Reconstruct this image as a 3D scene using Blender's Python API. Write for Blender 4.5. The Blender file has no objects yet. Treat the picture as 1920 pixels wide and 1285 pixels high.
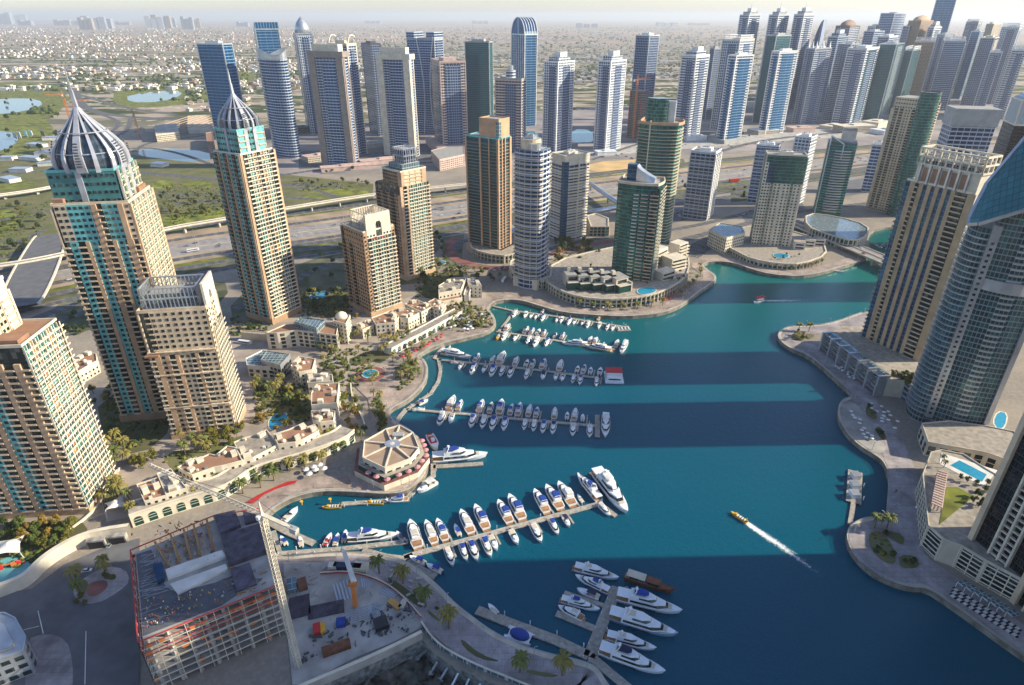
import bpy, bmesh, math, random
from mathutils import Vector, Matrix
from mathutils.geometry import tessellate_polygon
R = math.radians
random.seed(7)
scene = bpy.context.scene
CAM_H = 250.0
FPX = 1175.0            # focal length in photo pixels (photo 1920 wide)
PITCH = R(27.5)
cam_d = bpy.data.cameras.new('camera')
cam_d.sensor_width = 36.0
cam_d.lens = FPX / 1920 * 36
cam_d.clip_start = 1.0
cam_d.clip_end = 60000
cam = bpy.data.objects.new('camera', cam_d)
scene.collection.objects.link(cam)
cam.location = (0, 0, CAM_H)
cam.rotation_euler = (math.pi / 2 - PITCH, 0, 0)
scene.camera = cam
SUN_AZ = R(1.5)       # measured from +X towards +Y
SUN_EL = R(26.0)
w = bpy.data.worlds.new('World'); scene.world = w; w.use_nodes = True
nt = w.node_tree
bg = nt.nodes['Background']
sky = nt.nodes.new('ShaderNodeTexSky'); sky.sky_type = 'NISHITA'
sky.sun_disc = False; sky.sun_elevation = SUN_EL
sky.sun_rotation = R(90) - SUN_AZ
sky.air_density = 1.0; sky.dust_density = .7; sky.ozone_density = 2.5; sky.altitude = 100
tint = nt.nodes.new('ShaderNodeMix'); tint.data_type = 'RGBA'; tint.blend_type = 'MULTIPLY'; tint.inputs[0].default_value = 1; tint.inputs[7].default_value = (1.0, .975, 1.03, 1)
nt.links.new(sky.outputs[0], tint.inputs[6]); nt.links.new(tint.outputs[2], bg.inputs[0]); bg.inputs[1].default_value = 0.12
sd = bpy.data.lights.new('sun', 'SUN'); sd.energy = 5.0; sd.angle = R(0.8); sd.color = (1.0, 0.90, 0.69)
sun = bpy.data.objects.new('sun', sd); scene.collection.objects.link(sun)
sun.rotation_euler = Vector((-math.cos(SUN_EL) * math.cos(SUN_AZ), -math.cos(SUN_EL) * math.sin(SUN_AZ), -math.sin(SUN_EL))).to_track_quat('-Z', 'Y').to_euler()
sun.location = (400, 0, 500)
scene.view_settings.view_transform = 'Standard'
scene.view_settings.look = 'None'
scene.view_settings.exposure = 0.82
scene.view_settings.gamma = 1.0
scene.render.engine = 'CYCLES'
scene.cycles.volume_bounces = 0
scene.cycles.max_bounces = 6
scene.cycles.volume_step_rate = 5
_c, _s = math.cos(PITCH), math.sin(PITCH)
GZ = 3.0
def ray(px, py):
 x = (px - 960) / FPX; y = -(py - 642.5) / FPX
 return (x, _c + y * _s, -_s + y * _c)
def G(px, py, z=GZ):
 r = ray(px, py); t = (z - CAM_H) / r[2]
 return Vector((r[0] * t, r[1] * t, z))
def corner(tx, ty, by):
 """near vertical edge of a building: roof corner pixel + pixel row of its foot -> (x, y, roof z)"""
 bx = tx + (960 - tx) * (by - ty) / (642.5 + FPX / math.tan(PITCH) - ty)
 p = G(bx, by); r = ray(tx, ty); t = p.y / r[1]
 return Vector((r[0] * t, p.y, 0)), CAM_H + r[2] * t
COL = scene.collection
def link(o):
 COL.objects.link(o); return o
def tag(o, label=None, cat=None, group=None, kind=None):
 if label: o['label'] = label
 if cat: o['category'] = cat
 if group: o['group'] = group
 if kind: o['kind'] = kind
 return o
def thing(name, label, cat, loc=(0, 0, 0), rz=0, group=None):
 o = bpy.data.objects.new(name, None); link(o)
 o.location = loc; o.rotation_euler = (0, 0, rz); o.empty_display_size = 0.5
 return tag(o, label, cat, group)
ORD = ['zeroth', 'first', 'second', 'third', 'fourth', 'fifth', 'sixth', 'seventh', 'eighth', 'ninth', 'tenth', 'eleventh', 'twelfth', 'thirteenth', 'fourteenth', 'fifteenth', 'sixteenth', 'seventeenth', 'eighteenth', 'nineteenth', 'twentieth']
def ordw(i):
 if i <= 20: return ORD[i]
 t = {2: 'twenty', 3: 'thirty', 4: 'forty', 5: 'fifty', 6: 'sixty', 7: 'seventy', 8: 'eighty', 9: 'ninety'}[i // 10 % 10]
 if i % 10 == 0: return t[:-1] + 'ieth'
 return t + '-' + ORD[i % 10]
class MB:
 """mesh builder: vertices, faces, uvs in metres, material slots"""
 def __init__(s): s.v = []; s.f = []; s.m = []; s.uv = []; s.mats = []
 def mi(s, m):
  if m is None: return 0
  if m not in s.mats: s.mats.append(m)
  return s.mats.index(m)
 def face(s, pts, m=None, uv=None):
  n = len(s.v); s.v.extend([tuple(p) for p in pts]); s.f.append(tuple(range(n, n + len(pts)))); s.m.append(s.mi(m))
  s.uv.append(uv if uv else [(p[0], p[1]) for p in pts]); return s
 def box(s, cx, cy, z0, sx, sy, sz, m=None, rz=0, bottom=True):
  c, q = math.cos(rz), math.sin(rz)
  P = [(cx + c * a * sx / 2 - q * b * sy / 2, cy + q * a * sx / 2 + c * b * sy / 2) for a, b in ((-1, -1), (1, -1), (1, 1), (-1, 1))]
  s.prism(P, z0, z0 + sz, m, bottom=bottom); return s
 def prism(s, P, z0, z1, m=None, mtop=None, cap=True, bottom=False, u0=0.0):
  n = len(P); u = u0
  for i in range(n):
   a = P[i]; b = P[(i + 1) % n]; L = math.hypot(b[0] - a[0], b[1] - a[1])
   s.face([(a[0], a[1], z0), (b[0], b[1], z0), (b[0], b[1], z1), (a[0], a[1], z1)], m, [(u, z0), (u + L, z0), (u + L, z1), (u, z1)])
   u += L
  if cap: s.poly(P, z1, mtop or m)
  if bottom: s.poly(P[::-1], z0, m)
  return s
 def poly(s, P, z, m=None):
  if len(P) <= 4: s.face([(p[0], p[1], z) for p in P], m); return
  pts = [Vector((p[0], p[1], 0)) for p in P]
  for t in tessellate_polygon([pts]):
   a, b, c = [P[i] for i in t]
   if (b[0] - a[0]) * (c[1] - a[1]) - (b[1] - a[1]) * (c[0] - a[0]) < 0: b, c = c, b
   s.face([(a[0], a[1], z), (b[0], b[1], z), (c[0], c[1], z)], m)
 def bar(s, p, q, r, m=None, r2=None):
  """square bar between two points"""
  p = Vector(p); q = Vector(q); d = (q - p)
  if d.length < 1e-6: return s
  d.normalize(); up = Vector((0, 0, 1)) if abs(d.z) < .9 else Vector((1, 0, 0))
  a = d.cross(up).normalized(); b = d.cross(a).normalized()
  r2 = r if r2 is None else r2
  A = [p + a * x * r + b * y * r for x, y in ((-1, -1), (1, -1), (1, 1), (-1, 1))]
  B = [q + a * x * r2 + b * y * r2 for x, y in ((-1, -1), (1, -1), (1, 1), (-1, 1))]
  for i in range(4):
   j = (i + 1) % 4
   s.face([A[j], A[i], B[i], B[j]], m)
  s.face(A, m); s.face(B[::-1], m)
  return s
 def loft(s, rings, m=None, close=True, cap=True, vper=None):
  """rings: lists of 3d points of equal length"""
  n = len(rings[0]); base = len(s.v)
  for rg in rings: s.v.extend([tuple(p) for p in rg])
  for k in range(len(rings) - 1):
   for i in range(n if close else n - 1):
    j = (i + 1) % n
    s.f.append((base + k * n + i, base + k * n + j, base + (k + 1) * n + j, base + (k + 1) * n + i)); s.m.append(s.mi(m))
    s.uv.append([(i, k), (i + 1, k), (i + 1, k + 1), (i, k + 1)])
  if cap:
   s.f.append(tuple(base + i for i in reversed(range(n)))); s.m.append(s.mi(m)); s.uv.append([(0, 0)] * n)
   t = base + (len(rings) - 1) * n
   s.f.append(tuple(t + i for i in range(n))); s.m.append(s.mi(m)); s.uv.append([(0, 0)] * n)
  return s
 def add(s, o, M):
  """append another builder transformed by matrix M"""
  n = len(s.v); s.v.extend([tuple(M @ Vector(p)) for p in o.v])
  for f, mi, uv in zip(o.f, o.m, o.uv):
   s.f.append(tuple(n + i for i in f)); s.m.append(s.mi(o.mats[mi]) if o.mats else 0); s.uv.append(uv)
  return s
 def mesh(s, name, smooth=False):
  me = bpy.data.meshes.new(name); me.from_pydata(s.v, [], s.f)
  for m in s.mats: me.materials.append(m)
  me.polygons.foreach_set('material_index', s.m)
  l = me.uv_layers.new(name='UVMap'); flat = []
  for u in s.uv:
   for a in u: flat.extend(a)
  l.data.foreach_set('uv', flat)
  if smooth: me.polygons.foreach_set('use_smooth', [True] * len(s.f))
  me.update(); return me
 def build(s, name, parent=None, smooth=False, loc=None):
  o = bpy.data.objects.new(name, s.mesh(name, smooth)); link(o)
  if parent: o.parent = parent
  if loc: o.location = loc
  return o
def inst(name, me, parent, loc=(0, 0, 0), rz=0, sc=None):
 o = bpy.data.objects.new(name, me); link(o); o.parent = parent; o.location = loc; o.rotation_euler = (0, 0, rz)
 if sc: o.scale = sc
 return o
def copy_tree(o, parent=None):
 c = o.copy(); link(c); c.parent = parent
 for ch in o.children: copy_tree(ch, c)
 return c
class Pool:
 """a repeated part of one thing: the first hundred copies are parts of their own, the rest one mesh of kind stuff"""
 def __init__(s, root, name, mb, limit=100): s.root = root; s.name = name; s.mb = mb; s.at = []; s.limit = limit
 def put(s, x, y, z, rz=0, sc=(1, 1, 1)): s.at.append((x, y, z, rz, sc))
 def flush(s, key=None):
  if not s.at: return
  s.at.sort(key=key or (lambda a: -a[2]))
  me = s.mb.mesh(s.name)
  for x, y, z, rz, sc in s.at[:s.limit]: inst(s.name, me, s.root, (x, y, z), rz, sc)
  rest = s.at[s.limit:]
  if rest:
   b = MB()
   for x, y, z, rz, sc in rest: b.add(s.mb, Matrix.Translation((x, y, z)) @ Matrix.Rotation(rz, 4, 'Z') @ Matrix.Diagonal((*sc, 1)))
   o = b.build(s.name, s.root); o['kind'] = 'stuff'
MATS = {}
def nodes_of(name):
 m = bpy.data.materials.new(name); m.use_nodes = True
 return m, m.node_tree, m.node_tree.nodes['Principled BSDF']
def N(nt, typ, **kw):
 n = nt.nodes.new(typ)
 for k, v in kw.items(): setattr(n, k, v)
 return n
def math_n(nt, op, a, b=None, c=None):
 n = nt.nodes.new('ShaderNodeMath'); n.operation = op
 for i, x in enumerate((a, b, c)):
  if x is None: continue
  if isinstance(x, (int, float)): n.inputs[i].default_value = x
  else: nt.links.new(x, n.inputs[i])
 return n.outputs[0]
def mixc(nt, fac, a, b, mode='MIX'):
 n = nt.nodes.new('ShaderNodeMix'); n.data_type = 'RGBA'; n.blend_type = mode
 for i, x in ((0, fac), (6, a), (7, b)):
  if isinstance(x, (int, float)): n.inputs[i].default_value = x
  elif isinstance(x, tuple): n.inputs[i].default_value = (*x, 1) if len(x) == 3 else x
  else: nt.links.new(x, n.inputs[i])
 return n.outputs[2]
def plain(name, col, rough=.6, metal=0.0, var=.12, scale=.15, spec=.4, col2=None, detail=3):
 """a painted or mineral surface with a little wear and unevenness"""
 if name in MATS: return MATS[name]
 m, t, p = nodes_of(name); MATS[name] = m
 tc = N(t, 'ShaderNodeTexCoord')
 nz = N(t, 'ShaderNodeTexNoise'); nz.inputs['Scale'].default_value = scale; nz.inputs['Detail'].default_value = detail
 t.links.new(tc.outputs['Object'], nz.inputs['Vector'])
 oi = N(t, 'ShaderNodeObjectInfo')
 b = col2 or tuple(c * (1 - 2.2 * var) for c in col)
 c = mixc(t, math_n(t, 'MULTIPLY_ADD', nz.outputs[0], 2.2, -.6), tuple(min(1, x * (1 + var * .5)) for x in col), b)
 f = math_n(t, 'MULTIPLY_ADD', oi.outputs['Random'], var, 1 - var / 2)
 c = mixc(t, 1.0, c, N_comb(t, f), 'MULTIPLY')
 t.links.new(c, p.inputs['Base Color']); p.inputs['Roughness'].default_value = rough; p.inputs['Metallic'].default_value = metal
 p.inputs['Specular IOR Level'].default_value = spec
 return m
def N_comb(t, f):
 n = t.nodes.new('ShaderNodeCombineColor')
 for i in range(3): t.links.new(f, n.inputs[i])
 return n.outputs[0]
def facade(name, glass, frame, fh=3.6, bay=3.0, slab=.3, mull=.18, glass2=None, metal=.35, rough=.12, lit=.0, skew=0.0, off=.0, frame2=None):
 """curtain wall or banded wall; UVs are metres along the wall and up"""
 if name in MATS: return MATS[name]
 m, t, p = nodes_of(name); MATS[name] = m
 uv = N(t, 'ShaderNodeUVMap'); sp = N(t, 'ShaderNodeSeparateXYZ'); t.links.new(uv.outputs[0], sp.inputs[0])
 x = math_n(t, 'DIVIDE', sp.outputs[0], bay); y = math_n(t, 'DIVIDE', math_n(t, 'ADD', sp.outputs[1], off), fh)
 fx = math_n(t, 'FRACT', x); fy = math_n(t, 'FRACT', y)
 mx = math_n(t, 'LESS_THAN', fx, mull); my = math_n(t, 'LESS_THAN', fy, slab)
 mask = math_n(t, 'MAXIMUM', mx, my)
 cb = N(t, 'ShaderNodeCombineXYZ'); t.links.new(math_n(t, 'FLOOR', x), cb.inputs[0]); t.links.new(math_n(t, 'FLOOR', y), cb.inputs[1])
 wn = N(t, 'ShaderNodeTexWhiteNoise', noise_dimensions='2D'); t.links.new(cb.outputs[0], wn.inputs[0])
 g2 = glass2 or tuple(min(1, c * 2.1 + .012) for c in glass)
 rr = math_n(t, 'POWER', wn.outputs[0], 2.6)
 gc = mixc(t, rr, glass, g2)
 if lit: gc = mixc(t, math_n(t, 'GREATER_THAN', wn.outputs[0], 1 - lit), gc, (.5, .46, .38))
 tc = N(t, 'ShaderNodeTexCoord'); nz = N(t, 'ShaderNodeTexNoise'); nz.inputs['Scale'].default_value = .035; nz.inputs['Detail'].default_value = 5
 t.links.new(tc.outputs['Object'], nz.inputs['Vector'])
 fc = mixc(t, math_n(t, 'MULTIPLY_ADD', nz.outputs[0], 2.0, -.5), frame, frame2 or tuple(c * .8 for c in frame))
 c = mixc(t, mask, gc, fc)
 t.links.new(c, p.inputs['Base Color'])
 t.links.new(math_n(t, 'MULTIPLY_ADD', mask, .55 - rough, rough), p.inputs['Roughness'])
 t.links.new(math_n(t, 'MULTIPLY_ADD', mask, -metal, metal), p.inputs['Metallic'])
 bp = N(t, 'ShaderNodeBump'); bp.inputs['Strength'].default_value = .5; bp.inputs['Distance'].default_value = .25
 t.links.new(mask, bp.inputs['Height']); t.links.new(bp.outputs[0], p.inputs['Normal'])
 return m
M = dict(
 beige=plain('warm_beige_render', (.66, .52, .36), .8), tan=plain('tan_pier_render', (.52, .35, .22), .8), cream=plain('cream_render', (.72, .64, .50), .75),
 brick=plain('brown_brick_render', (.42, .27, .16), .85), white=plain('white_paint', (.78, .78, .76), .5), grey=plain('grey_concrete', (.38, .38, .37), .85),
 dgrey=plain('dark_grey_metal', (.09, .095, .10), .5), silver=plain('silver_cladding', (.55, .58, .62), .3, .6), teal=plain('teal_panel', (.17, .50, .50), .35, .1),
 roofbrown=plain('brown_roof_tile', (.33, .18, .11), .85), roofgrey=plain('grey_roof_gravel', (.33, .32, .30), .9), glassd=plain('dark_glass', (.012, .03, .035), .08, .4, .2, .4),
 glassg=plain('green_glass', (.02, .10, .085), .08, .4, .25, .5), glassb=plain('blue_glass', (.02, .07, .15), .08, .5, .2, .3), orange=plain('orange_beige_panel', (.56, .34, .2), .7),
 dark=plain('dark_bronze', (.03, .028, .03), .4), lawn=plain('lawn', (.20, .22, .025), .95, 0, .35, .08), deck=plain('timber_deck', (.36, .24, .15), .8),
 pave=plain('paving', (.42, .35, .29), .85, 0, .2, .05), red=plain('red_paint', (.55, .03, .03), .5), pool=plain('pool_water', (.03, .30, .46), .05, 0, .1, .3),
 gold=plain('ochre_balcony_panel', (.62, .33, .10), .7), greenp=plain('green_balcony_glass', (.06, .30, .22), .2, .2),
)
def window_glass():
 """dark panes, a few with pale blinds, changing every few metres"""
 m, t, p = nodes_of('window_glass'); g = N(t, 'ShaderNodeNewGeometry'); sn = N(t, 'ShaderNodeVectorMath', operation='SNAP'); sn.inputs[1].default_value = (2.3, 2.3, 3.5)
 t.links.new(g.outputs['Position'], sn.inputs[0]); w_ = N(t, 'ShaderNodeTexWhiteNoise', noise_dimensions='3D'); t.links.new(sn.outputs[0], w_.inputs[0])
 f = math_n(t, 'POWER', w_.outputs[0], 5.0); t.links.new(mixc(t, f, (.010, .026, .032), (.20, .21, .19)), p.inputs['Base Color']); p.inputs['Roughness'].default_value = .1; p.inputs['Metallic'].default_value = .3
 return m
M['glassd'] = window_glass()
def paved(name, col, size=3.0, dark=.72):
 """stone paving with joints and stains"""
 m = plain(name, col, .8, 0, .22, .08); t = m.node_tree; p = t.nodes['Principled BSDF']; src = p.inputs['Base Color'].links[0].from_socket
 tc = N(t, 'ShaderNodeTexCoord'); br = N(t, 'ShaderNodeTexBrick'); t.links.new(tc.outputs['Object'], br.inputs[0]); br.inputs['Scale'].default_value = 1.0; br.inputs['Brick Width'].default_value = size; br.inputs['Row Height'].default_value = size; br.inputs['Mortar Size'].default_value = .12
 br.inputs['Color1'].default_value = (1, 1, 1, 1); br.inputs['Color2'].default_value = (.86, .86, .86, 1); br.inputs['Mortar'].default_value = (dark, dark, dark, 1)
 n = N(t, 'ShaderNodeTexNoise'); n.inputs['Scale'].default_value = .25; n.inputs['Detail'].default_value = 8; t.links.new(tc.outputs['Object'], n.inputs[0])
 c = mixc(t, 1.0, src, br.outputs[0], 'MULTIPLY'); f = math_n(t, 'MULTIPLY_ADD', n.outputs[0], .7, .62); c = mixc(t, 1.0, c, N_comb(t, f), 'MULTIPLY'); t.links.new(c, p.inputs['Base Color']); return m
# SETTING
def zg(px, py, z=GZ): return G(px, py, z)
WPX = [(1250, 1430), (1180, 1330), (1140, 1285), (1122, 1253), (1092, 1240), (1025, 1226), (975, 1210), (924, 1186), (888, 1159), (854, 1133), (827, 1103), (797, 1077), (767, 1056), (740, 1046), (690, 1037), (640, 1036), (580, 1040), (530, 1046), (515, 1036), (503, 1005), (496, 985), (500, 968), (518, 950), (552, 932), (596, 922), (640, 922), (690, 925), (720, 927), (757, 924), (784, 908), (801, 885), (804, 862), (800, 841), (774, 808), (745, 795), (730, 780), (730, 768), (767, 751), (797, 721), (804, 694), (797, 674), (780, 669), (820, 647), (874, 634), (914, 624), (931, 610), (928, 594), (914, 580), (924, 567), (951, 562), (981, 564), (1015, 575), (1058, 587), (1125, 592), (1175, 594), (1225, 590), (1252, 584), (1279, 573), (1313, 547), (1343, 527), (1343, 517), (1323, 504), (1317, 497), (1333, 490), (1374, 492), (1414, 507), (1447, 515), (1497, 519), (1541, 512), (1581, 500), (1614, 490), (1632, 478), (1630, 462), (1628, 440), (1645, 428), (1700, 424), (1780, 436), (1860, 440), (1950, 470), (1950, 500),
       (1860, 520), (1780, 540), (1700, 562), (1614, 587), (1558, 607), (1514, 612), (1481, 612), (1461, 621), (1457, 631), (1467, 644), (1487, 656), (1514, 666), (1548, 694), (1581, 724), (1603, 744), (1581, 748), (1571, 761), (1571, 785), (1588, 815), (1614, 838), (1645, 856), (1658, 868), (1666, 890), (1668, 915), (1666, 949), (1660, 971), (1628, 970), (1601, 979), (1588, 992), (1588, 1016), (1601, 1042), (1631, 1072), (1671, 1092), (1708, 1103), (1738, 1103), (1782, 1133), (1829, 1166), (1875, 1200), (1919, 1230), (2050, 1320), (2250, 1430)]
def smooth_poly(P, closed=True, it=1):
 for _ in range(it):
  Q = []; n = len(P)
  for i in range(n if closed else n - 1):
   a = P[i]; b = P[(i + 1) % n]
   Q += [a * .75 + b * .25, a * .25 + b * .75]
  if not closed: Q = [P[0]] + Q + [P[-1]]
  P = Q
 return P
WB = [zg(x, y) for x, y in WPX]
WB = smooth_poly(WB, True, 1)
def area2(P): return sum(P[i][0] * P[(i + 1) % len(P)][1] - P[(i + 1) % len(P)][0] * P[i][1] for i in range(len(P)))
if area2(WB) < 0: WB.reverse()           # counter-clockwise
PIT = [G(x, y) for x, y in [(792, 1200), (815, 1226), (850, 1249), (900, 1272), (960, 1294), (1000, 1330), (560, 1340), (560, 1302), (640, 1270), (720, 1235), (775, 1204)]]
if area2(PIT) < 0: PIT.reverse()
M['pitw'] = plain('pit_shoring', (.30, .30, .27), .9, 0, .35, .4); M['pitg'] = plain('pit_mud', (.16, .15, .12), .95, 0, .5, .25, .1)
def mat_ground():
 m, t, p = nodes_of('ground')
 tc = N(t, 'ShaderNodeTexCoord'); sp = N(t, 'ShaderNodeSeparateXYZ'); t.links.new(tc.outputs['Object'], sp.inputs[0])
 def noise(sc, det=6, sx=1, sy=1, rough=.6):
  mp = N(t, 'ShaderNodeMapping'); mp.inputs['Scale'].default_value = (sx, sy, 1); t.links.new(tc.outputs['Object'], mp.inputs[0])
  n = N(t, 'ShaderNodeTexNoise'); n.inputs['Scale'].default_value = sc; n.inputs['Detail'].default_value = det; n.inputs['Roughness'].default_value = rough
  t.links.new(mp.outputs[0], n.inputs[0]); return n.outputs[0]
 def step(v, a, b):
  n = N(t, 'ShaderNodeMapRange'); n.inputs[1].default_value = a; n.inputs[2].default_value = b; t.links.new(v, n.inputs[0]); return n.outputs[0]
 near = mixc(t, step(noise(.02), .35, .65), (.33, .28, .22), (.21, .185, .16))
 near = mixc(t, math_n(t, 'MULTIPLY', step(noise(.4), .45, .65), .5), near, (.38, .33, .27))
 green = mixc(t, noise(.01), (.022, .042, .014), (.07, .09, .025))
 sand = mixc(t, noise(.004), (.42, .34, .26), (.34, .28, .22))
 sub = mixc(t, step(noise(.006, 8, .6, 1.6), .46, .56), green, sand)
 vor = N(t, 'ShaderNodeTexVoronoi'); vor.inputs['Scale'].default_value = .03; t.links.new(tc.outputs['Object'], vor.inputs[0])
 blk = math_n(t, 'MULTIPLY', math_n(t, 'LESS_THAN', vor.outputs['Distance'], .28), step(noise(.0016, 4, .5, 1.5), .45, .5))
 sub = mixc(t, blk, sub, (.55, .48, .40))
 des = mixc(t, step(noise(.0006, 7, .35, 1.6), .4, .6), (.40, .30, .22), (.27, .22, .17))
 des = mixc(t, step(noise(.0025, 8, .4, 2.2), .56, .62), des, (.13, .13, .09))
 c = mixc(t, step(sp.outputs[1], 1500, 1900), near, sub)
 edge = math_n(t, 'MULTIPLY_ADD', noise(.0005, 4), 5000, sp.outputs[1])
 c = mixc(t, step(edge, 7800, 9800), c, des)
 t.links.new(c, p.inputs['Base Color']); p.inputs['Roughness'].default_value = .95; p.inputs['Specular IOR Level'].default_value = .1
 return m
def mat_water():
 m, t, p = nodes_of('water')
 tc = N(t, 'ShaderNodeTexCoord'); sp = N(t, 'ShaderNodeSeparateXYZ'); t.links.new(tc.outputs['Object'], sp.inputs[0])
 n = N(t, 'ShaderNodeTexNoise'); n.inputs['Scale'].default_value = .012; n.inputs['Detail'].default_value = 5; t.links.new(tc.outputs['Object'], n.inputs[0])
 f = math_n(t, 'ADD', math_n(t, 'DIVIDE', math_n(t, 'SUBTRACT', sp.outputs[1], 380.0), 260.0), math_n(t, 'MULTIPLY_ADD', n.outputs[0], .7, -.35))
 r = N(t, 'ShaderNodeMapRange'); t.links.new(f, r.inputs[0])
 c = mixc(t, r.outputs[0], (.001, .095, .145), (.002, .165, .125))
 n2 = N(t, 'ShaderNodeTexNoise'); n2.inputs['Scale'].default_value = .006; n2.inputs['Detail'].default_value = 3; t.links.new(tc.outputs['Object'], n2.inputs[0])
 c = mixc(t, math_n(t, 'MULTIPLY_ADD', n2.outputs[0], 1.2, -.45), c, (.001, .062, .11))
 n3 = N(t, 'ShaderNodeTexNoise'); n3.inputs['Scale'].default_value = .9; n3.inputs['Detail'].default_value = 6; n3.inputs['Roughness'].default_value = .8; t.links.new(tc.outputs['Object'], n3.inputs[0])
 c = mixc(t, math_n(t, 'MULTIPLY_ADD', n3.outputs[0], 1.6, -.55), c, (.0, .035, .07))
 t.links.new(c, p.inputs['Base Color']); p.inputs['Roughness'].default_value = .12; p.inputs['IOR'].default_value = 1.33
 b1 = N(t, 'ShaderNodeTexNoise'); b1.inputs['Scale'].default_value = .28; b1.inputs['Detail'].default_value = 9; b1.inputs['Roughness'].default_value = .72; t.links.new(tc.outputs['Object'], b1.inputs[0])
 bp = N(t, 'ShaderNodeBump'); bp.inputs['Strength'].default_value = .6; bp.inputs['Distance'].default_value = .5
 t.links.new(b1.outputs[0], bp.inputs['Height']); t.links.new(bp.outputs[0], p.inputs['Normal'])
 return m
M['ground'] = mat_ground(); M['water'] = mat_water()
M['quay'] = plain('quay_wall', (.30, .27, .22), .9, 0, .3, .2)
def mat_asphalt(name, base=(.075, .075, .08), lane=3.6, lines=True, edge=True):
 """u runs along the road in metres, v across"""
 m, t, p = nodes_of(name)
 uv = N(t, 'ShaderNodeUVMap'); sp = N(t, 'ShaderNodeSeparateXYZ'); t.links.new(uv.outputs[0], sp.inputs[0])
 tc = N(t, 'ShaderNodeTexCoord'); n = N(t, 'ShaderNodeTexNoise'); n.inputs['Scale'].default_value = .12; n.inputs['Detail'].default_value = 6; t.links.new(tc.outputs['Object'], n.inputs[0])
 c = mixc(t, math_n(t, 'MULTIPLY_ADD', n.outputs[0], 1.8, -.4), base, tuple(x * 1.7 for x in base))
 if lines:
  v = math_n(t, 'FRACT', math_n(t, 'DIVIDE', sp.outputs[1], lane))
  ln = math_n(t, 'LESS_THAN', v, .07); ds = math_n(t, 'LESS_THAN', math_n(t, 'FRACT', math_n(t, 'DIVIDE', sp.outputs[0], 12.0)), .38)
  c = mixc(t, math_n(t, 'MULTIPLY', ln, ds), c, (.6, .6, .58))
 t.links.new(c, p.inputs['Base Color']); p.inputs['Roughness'].default_value = .9; p.inputs['Specular IOR Level'].default_value = .2
 MATS[name] = m; return m
M['asphalt'] = mat_asphalt('asphalt'); M['asphaltl'] = mat_asphalt('light_asphalt', (.20, .185, .175)); M['parking'] = mat_asphalt('parking_asphalt', (.10, .10, .105), lines=False)
M['shade_bed'] = plain('mixed_garden_ground', (.16, .15, .10), .95, 0, .4, .06, .1, (.05, .07, .035), 7); M['sand'] = plain('sand', (.43, .33, .23), .95, 0, .2, .03, .1); M['osand'] = plain('orange_sand', (.62, .42, .20), .95, 0, .12, .03, .1)
M['scrub'] = plain('scrub_ground', (.07, .085, .03), .95, 0, .5, .05, .1, (.17, .15, .08)); M['pinkpave'] = plain('pink_paving', (.40, .27, .24), .85, 0, .2, .08)
M['concrete'] = plain('concrete', (.45, .42, .38), .85, 0, .2, .1); M['redpave'] = plain('red_brick_paving', (.30, .12, .10), .85, 0, .25, .1)
def ground_sheet():
 S = 45000
 outer = [Vector((-S, -3000, 0)), Vector((S, -3000, 0)), Vector((S, 60000, 0)), Vector((-S, 60000, 0))]
 hole = [Vector((p.x, p.y, 0)) for p in WB]
 pit = [Vector((p.x, p.y, 0)) for p in PIT]
 b = MB()
 for tri in tessellate_polygon([outer, hole[::-1], pit[::-1]]):
  allp = outer + hole[::-1] + pit[::-1]; P = [allp[i] for i in tri]
  a, c, d = P
  if (c.x - a.x) * (d.y - a.y) - (c.y - a.y) * (d.x - a.x) < 0: c, d = d, c
  b.face([(q.x, q.y, GZ) for q in (a, c, d)], M['ground'])
 o = b.build('ground'); o['kind'] = 'structure'
 b = MB(); n = len(PIT)
 for i in range(n):
  a, c = PIT[i], PIT[(i + 1) % n]; b.face([(c.x, c.y, -6), (c.x, c.y, GZ), (a.x, a.y, GZ), (a.x, a.y, -6)], M['pitw'])
 b.poly([(p.x, p.y) for p in PIT], -6, M['pitg']); o = b.build('excavation_pit'); o['kind'] = 'structure'
 q = MB(); n = len(WB)
 for i in range(n):
  a, c = WB[i], WB[(i + 1) % n]
  q.face([(a.x, a.y, -3), (a.x, a.y, GZ), (c.x, c.y, GZ), (c.x, c.y, -3)], M['quay'])
 o = q.build('quay_wall'); o['kind'] = 'structure'
ground_sheet()
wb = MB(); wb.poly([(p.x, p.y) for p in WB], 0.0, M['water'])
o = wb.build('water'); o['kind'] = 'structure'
def tangents(P):
 T = []
 for i in range(len(P)):
  a = P[max(0, i - 1)]; b = P[min(len(P) - 1, i + 1)]; d = (b - a); d.z = 0
  T.append(d.normalized())
 return T
def strip_mb(b, P, off, wid, z, m, thick=0.0, dz=None):
 T = tangents(P); u = 0
 for i in range(len(P) - 1):
  L = (P[i + 1] - P[i]).length
  q = []
  for k in (i, i + 1):
   nx = Vector((-T[k].y, T[k].x, 0)); q.append((P[k] + nx * (off - wid / 2), P[k] + nx * (off + wid / 2)))
  za = z if dz is None else dz[i]; zb = z if dz is None else dz[i + 1]
  A, B, C, D = q[0][0], q[1][0], q[1][1], q[0][1]
  b.face([(A.x, A.y, za), (B.x, B.y, zb), (C.x, C.y, zb), (D.x, D.y, za)], m, [(u, 0), (u + L, 0), (u + L, wid), (u, wid)])
  if thick:
   b.face([(A.x, A.y, za - thick), (B.x, B.y, zb - thick), (B.x, B.y, zb), (A.x, A.y, za)], m)
   b.face([(D.x, D.y, za), (C.x, C.y, zb), (C.x, C.y, zb - thick), (D.x, D.y, za - thick)], m)
   b.face([(D.x, D.y, za - thick), (C.x, C.y, zb - thick), (B.x, B.y, zb - thick), (A.x, A.y, za - thick)], m)
  u += L
 return b
def pl(pxs, it=2, z=GZ): return smooth_poly([G(x, y, z) for x, y in pxs], False, it)
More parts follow.
